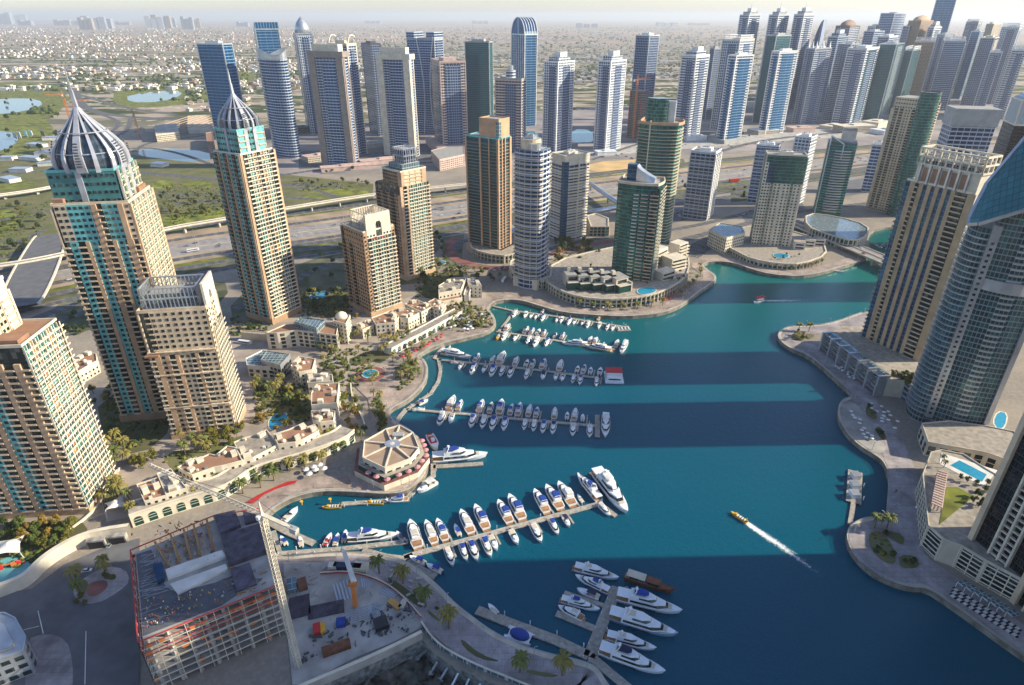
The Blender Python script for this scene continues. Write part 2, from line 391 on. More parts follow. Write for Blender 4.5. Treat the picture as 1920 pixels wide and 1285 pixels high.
def resample(P, step):
 out = [P[0]]; acc = 0
 for i in range(len(P) - 1):
  a, b = P[i], P[i + 1]; L = (b - a).length
  while acc + L >= step:
   f = (step - acc) / L; a = a + (b - a) * f; out.append(a.copy()); L = (b - a).length; acc = 0
  acc += L
 return out
ZL = [0.0]
def struct_strip(name, pxs, off, wid, m, z=None, it=2):
 if z is None: ZL[0] += .0035; z = GZ + .03 + ZL[0]
 b = strip_mb(MB(), pl(pxs, it) if not isinstance(pxs[0], Vector) else pxs, off, wid, z, m)
 o = b.build(name); o['kind'] = 'structure'; return o
def struct_patch(name, pxs, m, z=None, it=1):
 if z is None: ZL[0] += .0035; z = GZ + .03 + ZL[0]
 P = smooth_poly([G(x, y) for x, y in pxs], True, it) if it else [G(x, y) for x, y in pxs]
 if area2(P) < 0: P.reverse()
 b = MB(); b.poly([(p.x, p.y) for p in P], z, m)
 o = b.build(name); o['kind'] = 'structure'; return o
def lake(name, pxs):
 return struct_patch(name, pxs, M['lake'])
M['lake'] = plain('lake_water', (.10, .16, .17), .08, 0, .1, .01, .5); M['tlake'] = plain('turquoise_water', (.10, .30, .30), .08, 0, .1, .01, .5)
M['plot'] = plain('plot_ground_mix', (.36, .30, .27), .9, 0, .3, .012, .2, (.12, .12, .125), 8)
struct_patch('plot_ground', [(560, 330), (1400, 285), (1900, 280), (1960, 180), (1300, 190), (700, 235), (470, 262), (430, 330)], M['plot'], it=0)
struct_patch('parking_lot', [(1040, 300), (1500, 262), (1640, 255), (1640, 232), (1400, 245), (1060, 285)], M['concrete'], it=0)
struct_patch('parking_lot', [(560, 318), (800, 300), (960, 290), (960, 262), (700, 275), (560, 285)], M['parking'], it=0)
for P, m_ in (([(1190, 405), (1285, 388), (1290, 412), (1195, 436)], 'parking'), ([(1385, 400), (1500, 372), (1510, 392), (1400, 418)], 'parking'), ([(1180, 345), (1290, 338), (1290, 372), (1180, 385)], 'shade_bed'), ([(1370, 355), (1480, 340), (1480, 365), (1370, 380)], 'shade_bed'), ([(1560, 345), (1640, 330), (1640, 360), (1560, 372)], 'parking'), ([(830, 445), (870, 440), (865, 500), (830, 500)], 'shade_bed'), ([(700, 475), (760, 465), (770, 500), (700, 520)], 'shade_bed'), ([(1000, 462), (1060, 455), (1060, 480), (1010, 490)], 'concrete')): struct_patch('parking_lot' if m_ != 'shade_bed' else 'garden', P, M[m_], it=0)
for P in ([(-60, 160), (60, 150), (150, 172), (110, 210), (70, 240), (-60, 262)], [(215, 168), (330, 158), (420, 168), (400, 190), (260, 205), (210, 196)], [(-40, 215), (70, 212), (110, 248), (60, 300), (-60, 310)], [(440, 120), (480, 130), (474, 165), (440, 155)]):
 struct_patch('golf_course', P, M['lawn'])
for P in ([(-60, 190), (50, 183), (85, 192), (60, 208), (-60, 220)], [(238, 178), (330, 168), (345, 178), (300, 192), (240, 192)], [(-60, 248), (18, 245), (40, 262), (5, 285), (-60, 290)]):
 struct_patch('lake', P, M['lake'])
struct_patch('lake', [(250, 285), (290, 276), (400, 285), (395, 304), (290, 303)], M['lake'])
struct_patch('lake', [(1072, 242), (1112, 244), (1112, 272), (1070, 268)], M['tlake']); struct_patch('lake', [(975, 246), (1010, 246), (1008, 275), (975, 270)], M['tlake'])
struct_patch('sand_lot', [(1092, 312), (1130, 303), (1205, 299), (1200, 326), (1150, 328), (1110, 320)], M['osand'], it=0)
struct_patch('scrub', [(-80, 300), (240, 290), (560, 330), (700, 345), (700, 375), (560, 398), (320, 440), (40, 470), (-120, 560)], M['scrub'], it=0)
for P in ([(430, 560), (560, 490), (700, 465), (820, 445), (830, 470), (700, 560), (560, 580), (440, 620)], [(1180, 300), (1280, 290), (1290, 330), (1180, 345)], [(330, 560), (420, 520), (430, 560), (350, 600)], [(100, 560), (210, 540), (220, 600), (110, 640)]): struct_patch('scrub', P, M['shade_bed'], it=1)  # dark planted ground, with some of the shade between towers put into its colour
for P in ([(-60, 345), (20, 335), (60, 340), (75, 348), (20, 358), (-60, 365)], [(285, 338), (330, 340), (325, 352), (285, 356)], [(335, 342), (395, 340), (400, 352), (350, 354)], [(300, 408), (340, 398), (420, 388), (425, 408), (330, 424), (300, 428)], [(560, 348), (690, 356), (692, 366), (620, 366), (555, 358)], [(565, 362), (620, 372), (600, 378), (570, 376)], [(-60, 395), (10, 390), (45, 410), (20, 440), (-60, 450)]):
 struct_patch('lawn', P, M['lawn'])
HW = [(-420, 640), (-200, 580), (0, 525), (190, 488), (370, 457), (600, 427), (840, 392), (965, 374), (1130, 353), (1380, 322), (1600, 298), (1800, 280), (2100, 262)]
hp = pl(HW, 2)
struct_strip('highway_verge', hp, 0, 128, M['sand'])
for off, wd in ((-48, 12), (-24, 21.6), (4, 21.6), (32, 11)): struct_strip('highway', hp, off, wd, M['asphaltl' if wd > 20 else 'asphalt'])
for off, wd, m_ in ((70, 8, 'lawn'), (84, 14, 'asphalt'), (97, 10, 'shade_bed'), (-70, 10, 'lawn'), (-81, 10, 'asphalt'), (-95, 16, 'shade_bed'), (-109, 9, 'asphalt')): struct_strip('verge' if m_ != 'asphalt' else 'service_road', hp, off, wd, M[m_])
for off in (-10, ): struct_strip('median', hp, off, 3, M['concrete'])
roads = [([(-80, 330), (60, 322), (180, 316), (330, 330), (460, 342), (640, 352)], 16), ([(230, 368), (330, 366), (420, 362), (560, 372), (640, 378)], 9), ([(330, 380), (430, 376), (540, 380)], 8),
         ([(555, 352), (600, 358), (635, 372), (640, 380)], 9), ([(140, 168), (150, 196), (180, 212), (260, 222), (430, 226)], 26), ([(-40, 172), (60, 165), (130, 172), (240, 205), (330, 215)], 18), ([(180, 212), (220, 225), (222, 240), (190, 256), (150, 270)], 12),
         ([(245, 222), (240, 246), (205, 262), (170, 280)], 12), ([(250, 285), (275, 268), (330, 262), (410, 250)], 12), ([(-80, 560), (40, 520), (120, 500), (190, 492)], 18), ([(60, 600), (160, 562), (240, 545)], 12), ([(80, 612), (160, 585), (215, 572)], 10), ([(430, 480), (520, 465), (620, 452), (700, 440), (860, 425), (960, 418)], 12),
         ([(200, 290), (260, 275), (330, 285), (400, 310)], 10), ([(1200, 470), (1320, 440), (1400, 420), (1470, 400), (1640, 380), (1740, 370)], 12), ([(1290, 480), (1330, 452), (1380, 445), (1420, 470)], 26), ([(560, 300), (700, 288), (860, 280), (960, 275), (1100, 268), (1300, 262)], 16),
         ([(880, 505), (860, 495), (845, 470), (870, 450), (950, 440)], 10), ([(440, 672), (520, 680), (620, 700)], 7), ([(440, 580), (520, 545), (600, 500), (700, 470), (840, 440)], 9), ([(1020, 470), (1100, 450), (1180, 440), (1290, 428), (1400, 400)], 10), ([(1180, 395), (1290, 380), (1400, 365)], 14), ([(600, 320), (640, 290), (700, 262)], 10), ([(800, 300), (850, 270), (870, 240)], 10), ([(1110, 300), (1180, 275), (1250, 255)], 10), ([(1330, 290), (1430, 262), (1560, 250), (1700, 240)], 14), ([(520, 330), (640, 312), (800, 306), (960, 296)], 12), ([(-60, 430), (20, 410), (70, 395), (110, 400)], 9), ([(-60, 460), (40, 455), (85, 430)], 9), ([(300, 395), (360, 375), (420, 380), (520, 385)], 8), ([(1290, 350), (1400, 340), (1600, 320), (1700, 300)], 12)]
for P, wd in roads: struct_strip('road', P, 0, wd, M['asphalt'])
struct_strip('access_road', [(855, 446), (838, 460), (850, 485), (890, 500), (940, 505), (1000, 500)], 0, 13, M['redpave'])
struct_strip('access_road', [(1030, 478), (1090, 462), (1150, 452), (1210, 448)], 0, 10, M['redpave'])
def coast(i0, i1):
 return smooth_poly([G(*WPX[i]) for i in range(i0, i1 + 1)], False, 2)
iA = WPX.index((1140, 1285)); LEFT = coast(iA - 1, WPX.index((515, 1036))); BAY = coast(WPX.index((496, 985)), WPX.index((1614, 490))); RIGHT = coast(WPX.index((1614, 587)), len(WPX) - 1)
M['prom'] = paved('promenade_paving', (.46, .36, .30)); M['promedge'] = plain('promenade_edge_stone', (.55, .48, .38), .8, 0, .15, .2)
M['promcool'] = paved('mauve_paving', (.42, .37, .37))
for P, sgn, wid in ((LEFT, 1, 17), (BAY, 1, 12), (RIGHT, 1, 15)):
 T = tangents(P); mid = P[len(P) // 2]
 s = -1    # water polygon was traced clockwise seen from above: inland is to the left or right
 if P is LEFT: s = 1
 test = P[len(P) // 2] + Vector((-T[len(P) // 2].y, T[len(P) // 2].x, 0)) * 3
 def inside(q, poly):
  c = False; n = len(poly)
  for i in range(n):
   a, b = poly[i], poly[(i + 1) % n]
   if (a.y > q.y) != (b.y > q.y) and q.x < (b.x - a.x) * (q.y - a.y) / (b.y - a.y) + a.x: c = not c
  return c
 s = -1 if inside(test, WB) else 1
 struct_strip('promenade', P, s * (wid / 2 + 1.5), wid, M['promcool' if P is LEFT or P is RIGHT else 'prom'])
 struct_strip('promenade_edge', P, s * 1.2, 2.4, M['promedge'], GZ + .35)
 if P is LEFT: struct_strip('promenade_edge', P, s * 9.5, .8, M['promedge'], GZ + .3)
def in_water(x, y): return inside(Vector((x, y, 0)), WB)
# TOWERS: builders
def rect(w, d, cx=0, cy=0): return [(cx - w / 2, cy - d / 2), (cx + w / 2, cy - d / 2), (cx + w / 2, cy + d / 2), (cx - w / 2, cy + d / 2)]
def ell(rx, ry, n=24, cx=0, cy=0, a0=0, a1=360):
 k = n if a1 - a0 >= 360 else n + 1
 return [(cx + rx * math.cos(R(a0 + (a1 - a0) * i / n)), cy + ry * math.sin(R(a0 + (a1 - a0) * i / n))) for i in range(k)]
def bulged(w, d, bf=3, br=3, n=6, bl=0, bb=0):
 """rectangle whose sides swell outwards"""
 P = []; C = rect(w, d); bs = (bf, br, bb, bl); Nn = ((0, -1), (1, 0), (0, 1), (-1, 0))
 for k in range(4):
  a = C[k]; b = C[(k + 1) % 4]
  for i in range(n):
   t = i / n; s = math.sin(math.pi * t) * bs[k]
   P.append((a[0] + (b[0] - a[0]) * t + Nn[k][0] * s, a[1] + (b[1] - a[1]) * t + Nn[k][1] * s))
 return P
def scaled(P, dx):
 """offset a convex-ish outline outwards by dx"""
 n = len(P); out = []
 for i in range(n):
  a = Vector(P[i - 1]); b = Vector(P[i]); c = Vector(P[(i + 1) % n])
  e = (b - a).normalized(); f = (c - b).normalized()
  nx = Vector((e.y, -e.x)) + Vector((f.y, -f.x)); l = nx.length
  if l < .2: out.append((b.x, b.y)); continue
  nx /= l; k = dx / max(.5, nx.dot(Vector((e.y, -e.x)))); out.append((b.x + nx.x * k, b.y + nx.y * k))
 return out
class Tower:
 def __init__(s, name, label, cat, T, aL, w, d, h, group=None):
  """T near corner (x, y); aL direction of the left wall seen from it, degrees"""
  a = R(aL); fx = Vector((-math.cos(a), -math.sin(a), 0)); fy = Vector((-fx.y, fx.x, 0))
  c = Vector((T[0], T[1], 0)) - fx * w / 2 + fy * d / 2
  s.w, s.d, s.h = w, d, h; s.c = c
  s.root = thing(name, label, cat, (c.x, c.y, GZ), R(aL + 180), group)
  s.pools = {}
 def pool(s, name, mat, fn, key=None):
  k = (name, id(mat))
  if k not in s.pools: s.pools[k] = Pool(s.root, name, fn(mat), 100)
  return s.pools[k]
 def part(s, name, mb, smooth=False): return mb.build(name, s.root, smooth)
 def wall(s, P, z0, z1, mat, top=None, name='wall'): return s.part(name, MB().prism(P, z0, z1, mat, top or M['roofgrey']))
 def box(s, name, x, y, z0, sx, sy, sz, mat, rz=0): return s.part(name, MB().box(x, y, z0, sx, sy, sz, mat, rz))
 def parapet(s, P, z, mat, hh=1.2, th=.5, name='parapet'):
  Q = scaled(P, -th); b = MB(); n = len(P)
  P2 = scaled(P, .06)
  for i in range(n):
   j = (i + 1) % n
   b.face([(*P2[i], z - .4), (*P2[j], z - .4), (*P2[j], z + hh), (*P2[i], z + hh)], mat)
   b.face([(*P2[i], z + hh), (*P2[j], z + hh), (*Q[j], z + hh), (*Q[i], z + hh)], mat)
   b.face([(*Q[j], z), (*Q[i], z), (*Q[i], z + hh), (*Q[j], z + hh)], mat)
  return s.part(name, b)
 def slabs(s, P, z0, z1, fh, mat, th=.45, name='floor_slab'):
  me = MB().prism(P, 0, th, mat, bottom=True).mesh(name); n = int((z1 - z0) / fh)
  for k in range(min(n, 100)): inst(name, me, s.root, (0, 0, z0 + k * fh))
 def pier(s, x, y, sx, sy, z0, z1, mat, name='pier'): return s.box(name, x, y, z0, sx, sy, z1 - z0, mat)
 def plant(s, z, w=None, d=None, mat=None, hh=4, x=0, y=0):
  """plant room with chillers and tanks on a roof"""
  w = w or s.w * .45; d = d or s.d * .4; mat = mat or M['grey']
  o = s.box('plant_room', x, y, z, w, d, hh, mat)
  b = MB(); rnd = random.Random(int(abs(s.c.x) * 7 + z))
  for k in range(5): b.box(x + rnd.uniform(-.35, .35) * w, y + rnd.uniform(-.35, .35) * d, z + hh + .01 + k * .002, rnd.uniform(1.5, 3), rnd.uniform(1.5, 3), rnd.uniform(.8, 1.8), M['silver'])
  b.build('chiller_units', s.root)
 def frame(s, F, w=None, d=None):
  w = w or s.w; d = d or s.d
  return {'F': (-w / 2, -d / 2, 0, w), 'R': (w / 2, -d / 2, math.pi / 2, d), 'B': (w / 2, d / 2, math.pi, w), 'L': (-w / 2, d / 2, -math.pi / 2, d)}[F]
 def face(s, F, pat, z0, z1, fh=3.5, w=None, d=None, x0=0, x1=None, pm=None, bal=None):
  """bays along one face. pattern 'B4 P2 G3': B balcony bay, P pier, G panel bay with windows, W wall with windows, Q framed glazing with balconies, O same with ochre screens, K glass strip"""
  ox, oy, rz, L = s.frame(F, w, d); x1 = L if x1 is None else x1
  ts = [(t[0], float(t[1:])) for t in pat.split()]; tot = sum(t[1] for t in ts); sc = (x1 - x0) / tot
  u = Vector((math.cos(rz), math.sin(rz), 0)); nv = Vector((math.sin(rz), -math.cos(rz), 0))
  o = Vector((ox, oy, 0)); x = x0; pm = pm or M['tan']; bal = bal or M['beige']; nf = max(1, int((z1 - z0) / fh)); fh = (z1 - z0) / nf
  for code, bw in ts:
   bw *= sc; cx = x + bw / 2; x += bw
   def P(off): return o + u * cx + nv * off
   def panel(name, mat, o0, o1, za=z0, zb=z1, ww=bw):
    p = P((o0 + o1) / 2); s.part(name, MB().box(p.x, p.y, za, ww, o1 - o0, zb - za, mat, rz))
   if code == 'P': panel('pier', pm, -.8, .75)
   elif code in 'WG':
    mt = M['beige'] if code == 'W' else M['teal']
    if code == 'W' and s.wallm: mt = s.wallm
    panel('wall_panel', mt, -.8, .0)
    nw = max(1, round(bw / 3.4))
    pw = s.pool('window', M['glassd'], lambda m: MB().box(0, 0, 0, 1, .3, 1.7, m))
    for k in range(nf):
     for j in range(nw):
      p = o + u * (cx - bw / 2 + bw * (j + .5) / nw) + nv * 0.0
      pw.put(p.x, p.y, z0 + k * fh + 1.0, rz, (min(1.9, bw / nw * .62), 1, 1))
   elif code in 'BQO':
    gm = {'B': M['glassd'], 'Q': M['winmix'], 'O': M['ochmix']}[code]
    panel('balcony_glazing', gm, -.8, -.35)
    if code in 'QO':
     for e in (-1, 1):
      p = P(.1) + u * e * (bw / 2 - .12); s.part('frame_post', MB().box(p.x, p.y, z0, .3, .9, z1 - z0, M['cream'], rz))
    bp = s.pool('balcony', bal, lambda m: MB().box(0, -.55, 0, 1, 1.9, .25, m).box(0, -1.42, .25, 1, .16, .75, m, bottom=False))
    p = P(-.0)
    for k in range(nf): bp.put(p.x, p.y, z0 + k * fh, rz, (bw * (.96 if code == 'B' else .9), 1 if code == 'B' else .8, 1))
   elif code == 'K': panel('glass_strip', M['curtain_b'], -.8, .05)
 wallm = None
 def done(s):
  for p in s.pools.values(): p.flush()
  return s
def hgt(px, py, Y):
 r = ray(px, py); return CAM_H + r[2] * (Y / r[1])
def wid(T, h, aL, px):
 """length of a horizontal edge leaving T (at height h) in direction aL that reaches picture column px"""
 k = (px - 960) / FPX; c, s_ = math.cos(R(aL)), math.sin(R(aL))
 return (k * (T[1] * _c + (CAM_H - h) * _s) - T[0]) / (c - k * s_ * _c)
M['winmix'] = facade('window_mix', (.02, .07, .07), (.62, .60, .54), 3.5, 3.0, .12, .14, (.05, .32, .26), .3)
M['ochmix'] = facade('ochre_mix', (.02, .05, .06), (.62, .60, .54), 3.5, 3.0, .12, .14, (.60, .28, .08), .1)
M['curtain_b'] = facade('blue_curtain_wall', (.008, .045, .11), (.10, .20, .30), 3.6, 1.6, .12, .1, (.02, .12, .25), .55)
M['curtain_g'] = facade('green_curtain_wall', (.006, .05, .05), (.10, .22, .2), 3.6, 1.7, .14, .1, (.03, .22, .18), .45)
M['curtain_t'] = facade('teal_curtain_wall', (.005, .06, .085), (.07, .18, .22), 3.8, 1.8, .14, .08, (.01, .12, .15), .5)
M['navy_grid'] = facade('navy_grid', (.01, .04, .13), (.24, .30, .42), 5.0, 4.6, .26, .2, (.02, .04, .09), .4)
M['blue_band'] = facade('blue_white_bands', (.01, .06, .20), (.56, .62, .70), 5.0, 6.4, .26, .05, (.02, .07, .16), .5)
M['blue_face'] = facade('blue_glass_face', (.01, .10, .28), (.24, .42, .54), 5.6, 12.0, .14, .02, (.01, .085, .2), .5)
M['lattice'] = facade('pale_lattice', (.02, .05, .11), (.56, .60, .66), 5.6, 4.4, .30, .32, (.06, .10, .16), .3)
M['white_band'] = facade('white_bands', (.014, .05, .13), (.66, .68, .70), 5.4, 8.0, .44, .06, (.05, .08, .13), .3)
M['pink_band'] = facade('rose_bands', (.012, .02, .045), (.60, .48, .43), 5.2, 7.0, .44, .08, (.05, .07, .12), .3)
M['beige_grid'] = facade('beige_grid', (.015, .025, .03), (.52, .44, .34), 3.6, 3.0, .40, .42, (.08, .10, .10), .3)
M['brown_grid'] = facade('brown_grid', (.015, .02, .03), (.42, .28, .19), 3.6, 3.4, .34, .42, (.06, .07, .08), .3)
M['stripe_dk'] = facade('dark_striped_bays', (.012, .04, .11), (.50, .54, .62), 4.6, 6.5, .32, .10, (.05, .08, .14), .4)
M['white_grid'] = facade('white_grid', (.014, .05, .14), (.68, .70, .72), 4.8, 5.0, .34, .26, (.06, .12, .2), .35)
M['black_glass'] = facade('black_glass', (.004, .005, .008), (.03, .03, .035), 3.6, 1.5, .16, .12, (.02, .02, .025), .3)
M['cyan_glass'] = facade('cyan_roof_glass', (.01, .13, .16), (.01, .05, .07), 4.0, 3.0, .1, .1, (.02, .18, .21), .0, .3)
M['pale_glass'] = facade('pale_glass', (.10, .17, .2), (.4, .44, .46), 3.8, 3.0, .14, .1, (.2, .3, .33), .4)
M['louvre'] = facade('louvre_bands', (.02, .025, .035), (.40, .37, .33), 1.6, 30, .42, .0, (.03, .03, .04), 0, .5)
M['construct'] = facade('open_concrete_frame', (.02, .018, .018), (.33, .29, .26), 3.6, 5.0, .22, .14, (.10, .07, .06), 0, .8)
def ribdome(t, R0x, R0y, z0, zapex, zsp, n=12, mat=None, rw=1.5):
 """curved ribs rising from the roof edge, swelling and meeting at a spire"""
 mat = mat or M['ribm']
 prof = [(1.0, 0), (1.035, .1), (1.03, .22), (.95, .36), (.78, .5), (.56, .64), (.34, .78), (.15, .9), (.04, 1.0)]
 for k in range(n):
  a = 2 * math.pi * (k + .5) / n; ca, sa = math.cos(a), math.sin(a)
  q = 1 / max(abs(ca), abs(sa)) ** .45
  wide = (k % 3 == 1)
  b = MB(); rings = []
  hw = rw * (2.1 if wide else .95)
  for f, g in prof:
   f2 = f * q if f > .5 else f * (1 + (q - 1) * f * 2)
   x = R0x * f2 * ca; y = R0y * f2 * sa; z = z0 + (zapex - z0) * g
   w_ = hw * (1 - .72 * g); dd = .7
   tx, ty = -sa, ca
   rings.append([(x + tx * w_ - ca * dd, y + ty * w_ - sa * dd, z), (x + tx * w_ + ca * dd, y + ty * w_ + sa * dd, z), (x - tx * w_ + ca * dd, y - ty * w_ + sa * dd, z), (x - tx * w_ - ca * dd, y - ty * w_ - sa * dd, z)])
  b.loft(rings, mat)
  rb = b.build('dome_rib', t.root)
  if wide:
   v = MB()
   for g in range(9):
    gg = .10 + g * .045; f = 1.07 if gg < .35 else 1.0 - (gg - .35) * .6
    f *= q; x = (R0x * f + .75) * ca; y = (R0y * f + .75) * sa; z = z0 + (zapex - z0) * gg
    v.box(x, y, z, .35, hw * 1.1 * (1 - .6 * gg), .8, M['dgrey'], a)
   v.build('louvre', rb)
 b = MB(); b.prism(ell(R0x * .74, R0y * .74, 16), z0 - 1, z0 + (zapex - z0) * .2, M['greydrum']); b.prism(ell(R0x * .5, R0y * .5, 16), z0 + (zapex - z0) * .2, z0 + (zapex - z0) * .42, M['greydrum']); b.build('dome_drum', t.root)
 for g in (.30, .62):
  f = 1.02 if g == .3 else .72; b = MB(); r0 = ell(R0x * f, R0y * f, 24); zz = z0 + (zapex - z0) * g
  for i in range(24):
   p, q2 = r0[i], r0[(i + 1) % 24]; b.bar((*p, zz), (*q2, zz), .28, mat)
  b.build('dome_ring', t.root)
 rg = [[(R0x * .93 * f * math.cos(a) / max(abs(math.cos(a)), abs(math.sin(a))) ** .3, R0y * .93 * f * math.sin(a) / max(abs(math.cos(a)), abs(math.sin(a))) ** .3, z0 + (zapex - z0) * g) for a in [2 * math.pi * k / 28 for k in range(28)]] for f, g in prof[:7]]
 MB().loft(rg, M['domeg']).build('dome_glazing', t.root)
 b = MB(); b.bar((0, 0, zapex - 9), (0, 0, zapex + (zsp - zapex) * .5), 1.3, mat, .7); b.bar((0, 0, zapex + (zsp - zapex) * .5), (0, 0, zsp + 4), .5, M['silver'], .12)
 b.build('spire', t.root)
M['domeg'] = plain('dome_glass', (.09, .13, .17), .25, .3, .3, .3); M['ribm'] = plain('rib_panels', (.44, .45, .50), .4, .25); M['greydrum'] = plain('drum_wall', (.28, .26, .25), .7)
def lattice_box(t, x, y, w, d, z0, z1, mat, step=3.0, name='roof_screen', th=.22):
 b = MB(); C = rect(w, d, x, y)
 for i in range(4):
  a = Vector(C[i]); c = Vector(C[(i + 1) % 4]); L = (c - a).length; n = max(2, int(L / step))
  for k in range(n + 1):
   p = a + (c - a) * k / n; b.bar((p.x, p.y, z0), (p.x, p.y, z1), th, mat)
  for z in (z0 + .3, (z0 + z1) / 2, z1): b.bar((a.x, a.y, z + i * .003), (c.x, c.y, z + i * .003), th * 1.3 + i * .002, mat)
 return b.build(name, t.root)
def arch_wall(t, F, u0, uw, z0, z1, th, mat, ow, oh):
 """screen wall with an arched opening, on a face"""
 ox, oy, rz, L = t.frame(F); b = MB()
 o = Vector((ox, oy, 0)); u = Vector((math.cos(rz), math.sin(rz), 0))
 def bx(a, c, za, zb):
  p = o + u * ((a + c) / 2) - Vector((math.sin(rz), -math.cos(rz), 0)) * (th / 2 - .1); b.box(p.x, p.y, za, c - a, th, zb - za, mat, rz)
 m = u0 + uw / 2
 bx(u0, m - ow / 2, z0, z1); bx(m + ow / 2, u0 + uw, z0, z1); bx(m - ow / 2, m + ow / 2, z0 + oh, z1)
 for k in range(4):
  s_ = ow / 2 * (.18 + .2 * k) * .5; bx(m - ow / 2, m - ow / 2 + s_, z0 + oh - 2.2 + k * .55, z0 + oh - 2.2 + (k + 1) * .55); bx(m + ow / 2 - s_, m + ow / 2, z0 + oh - 2.2 + k * .55, z0 + oh - 2.2 + (k + 1) * .55)
 return b.build('arch_wall', t.root)
def terrace_trees(t, pts, z, n=3):
 for k, (x, y) in enumerate(pts):
  b = MB(); b.box(x, y, z, 1.8, 1.8, .7, M['tan'], k); pz = b.build('planter', t.root)
M['leafp'] = plain('planter_leaves', (.06, .12, .03), .9)
# TOWERS OF THE LEFT BANK (sandy apartment towers)
def near_site(top, by, h=None):
 T, z = corner(top[0], top[1], by); return (T.x, T.y), (z - GZ)
T, h = near_site((240, 373), 780)
t = Tower('dome_tower', 'nearer of the two domed towers, teal top storeys under an onion dome of ribs', 'skyscraper', (T[0], T[1]), 190, 43, 40, 152, 'sandy towers with ribbed domes')
t.wall(rect(41, 38), 0, 150, M['glassd'], M['roofbrown'])
t.face('F', 'B4 G4 B4 P2 G4 B1.2 P3 B3.4 P2 G4 B1.2 P3.2 B3', 6, 128, 3.5)
t.face('F', 'W7 G13 W1 P3 B3 G9 P3 W4', 128.1, 150, 3.6, x0=2, x1=43)
t.face('R', 'P1.5 Q5 O3.5 Q4.5 O3.5 Q5 O3.5 Q5 Q4 P1.5', 6, 149.6, 3.5)
t.face('B', 'W8 B4 W8 B4 W8', 6, 148, 3.5); t.face('L', 'W8 B4 W8 B4 W8', 6, 148, 3.5)
t.box('base_storey', 0, 0, 0, 45, 42, 6, M['brick'])
t.wall(rect(36, 31, -2, 1), 149, 168, M['teal'], M['roofgrey'], 'upper_wall')
t.w, t.d = 36.0, 29.0
t.face('F', 'G8 G8 P3.4 G6 G7 G6', 149, 168, 4.4, x0=-2, x1=34, pm=M['ribm']); t.face('R', 'Q5 P3 Q5 P3 Q5 Q4', 149, 168, 4.4, pm=M['ribm'])
t.parapet(rect(36.4, 31.4, -2, 1), 168, M['teal'], 1.0)
t.w, t.d = 43, 40
t.parapet(rect(41.6, 38.6), 150, M['beige'])
t.box('roof_pavilion', 17.5, 8, 150, 6, 12, 4, M['roofbrown']); t.box('roof_pavilion', -17.5, -14, 150, 6, 7, 3, M['roofbrown'])
ribdome(t, 17.5, 15.5, 167, 201, 219, 14, rw=1.35)
t.done()
T, h = near_site((449, 292), 610)
t = Tower('dome_tower', 'farther of the two domed towers, slender with silver onion dome', 'skyscraper', T, 150, 34, 35, 150, 'sandy towers with ribbed domes')
t.wall(rect(31, 31), 0, 149, M['glassd'], M['roofbrown'])
t.face('F', 'G2 B4 P1.2 G3 B4.4 P1.2 G3 B4 G2.6 P1.8', 6, 149, 3.5, bal=M['brick'])
t.face('R', 'P2 B4 Q4.5 O3 B3.4 O3 Q4.5 B4 P1.6', 6, 149, 3.5, bal=M['cream'])
t.face('B', 'W8 B4 W8 B4 W8', 6, 148, 3.5); t.face('L', 'W8 B4 W8 B4 W8', 6, 148, 3.5)
t.box('base_storey', 0, 0, 0, 35, 35, 6, M['brick']); t.parapet(rect(32, 32), 149, M['cream'])
t.wall(rect(26, 26, 0, 0), 149, 167, M['teal'], M['roofgrey'], 'upper_wall')
t.w, t.d = 26, 26; t.face('F', 'G5 G5 P2 G5 G5', 149, 167, 4.2, pm=M['ribm']); t.face('R', 'Q5 P2.4 G4 P2.4 Q6', 149, 167, 4.2, pm=M['ribm'])
t.parapet(rect(26.6, 26.6), 167, M['teal'], 1.0)
ribdome(t, 13.2, 13.2, 166, 193, 207, 14, rw=1.1); t.done()
T, h = near_site((385, 574), 812)
t = Tower('apartment_tower', 'sandy apartment tower with grey lattice screen and arched wall on its roof', 'skyscraper', T, 190, 39, 27, 92, 'sandy apartment towers')
t.wallm = M['beige']
t.wall(rect(37, 25), 0, 91, M['glassd'], M['roofgrey'])
t.face('F', 'B3 P3 W3 P2 B3.5 P2 W6.5 B2.6 P2 B3.4 W7', 5, 62, 3.5, bal=M['cream']); t.face('F', 'B2 W6 W7 W7 W7', 62.1, 91, 3.5, x0=4)
t.face('R', 'W3 O3 Q3 O3 Q3 O3 Q3 B3', 5, 76, 3.5, bal=M['cream']); t.face('R', 'W5 B3 W5', 76.1, 91, 3.5, x1=18)
t.face('B', 'W8 B4 W8 B4 W8', 5, 90, 3.5); t.face('L', 'W8 B4 W8', 5, 90, 3.5)
t.box('base_storey', 0, 0, 0, 41, 29, 5, M['tan']); t.parapet(rect(38.6, 26.6), 91, M['beige'], 1.6)
for z in (24, 48, 64): t.box('cornice', 0, -13.9, z, 39.6, 1.6, .7, M['beige'])
lattice_box(t, -1, 1, 32, 20, 91, 104, M['silver'], 2.2, th=.3)
t.wall(rect(26, 14, -1, 2), 91, 99, M['pale_glass'], M['roofgrey'], 'plant_room')
arch_wall(t, 'R', 3, 22, 78, 106, 1.4, M['cream'], 5, 20)
t.box('roof_tile_canopy', -17, -14, 62.5, 8, 6, 1, M['roofbrown']); t.done()
T, h = near_site((38, 642), 962)
t = Tower('apartment_tower', 'sandy apartment tower with ochre balconies cut off by the left edge', 'skyscraper', T, 185, 62, 32, 106, 'sandy apartment towers')
t.wall(rect(60, 30), 0, 105, M['glassd'], M['roofbrown'])
t.face('F', 'B4 P2.6 B5 P2.6 G4 B4 P2.6 G4 B5 P2.6 G4 B5 P2.6 B5 P3 B4', 4, 96, 3.5, bal=M['beige'])
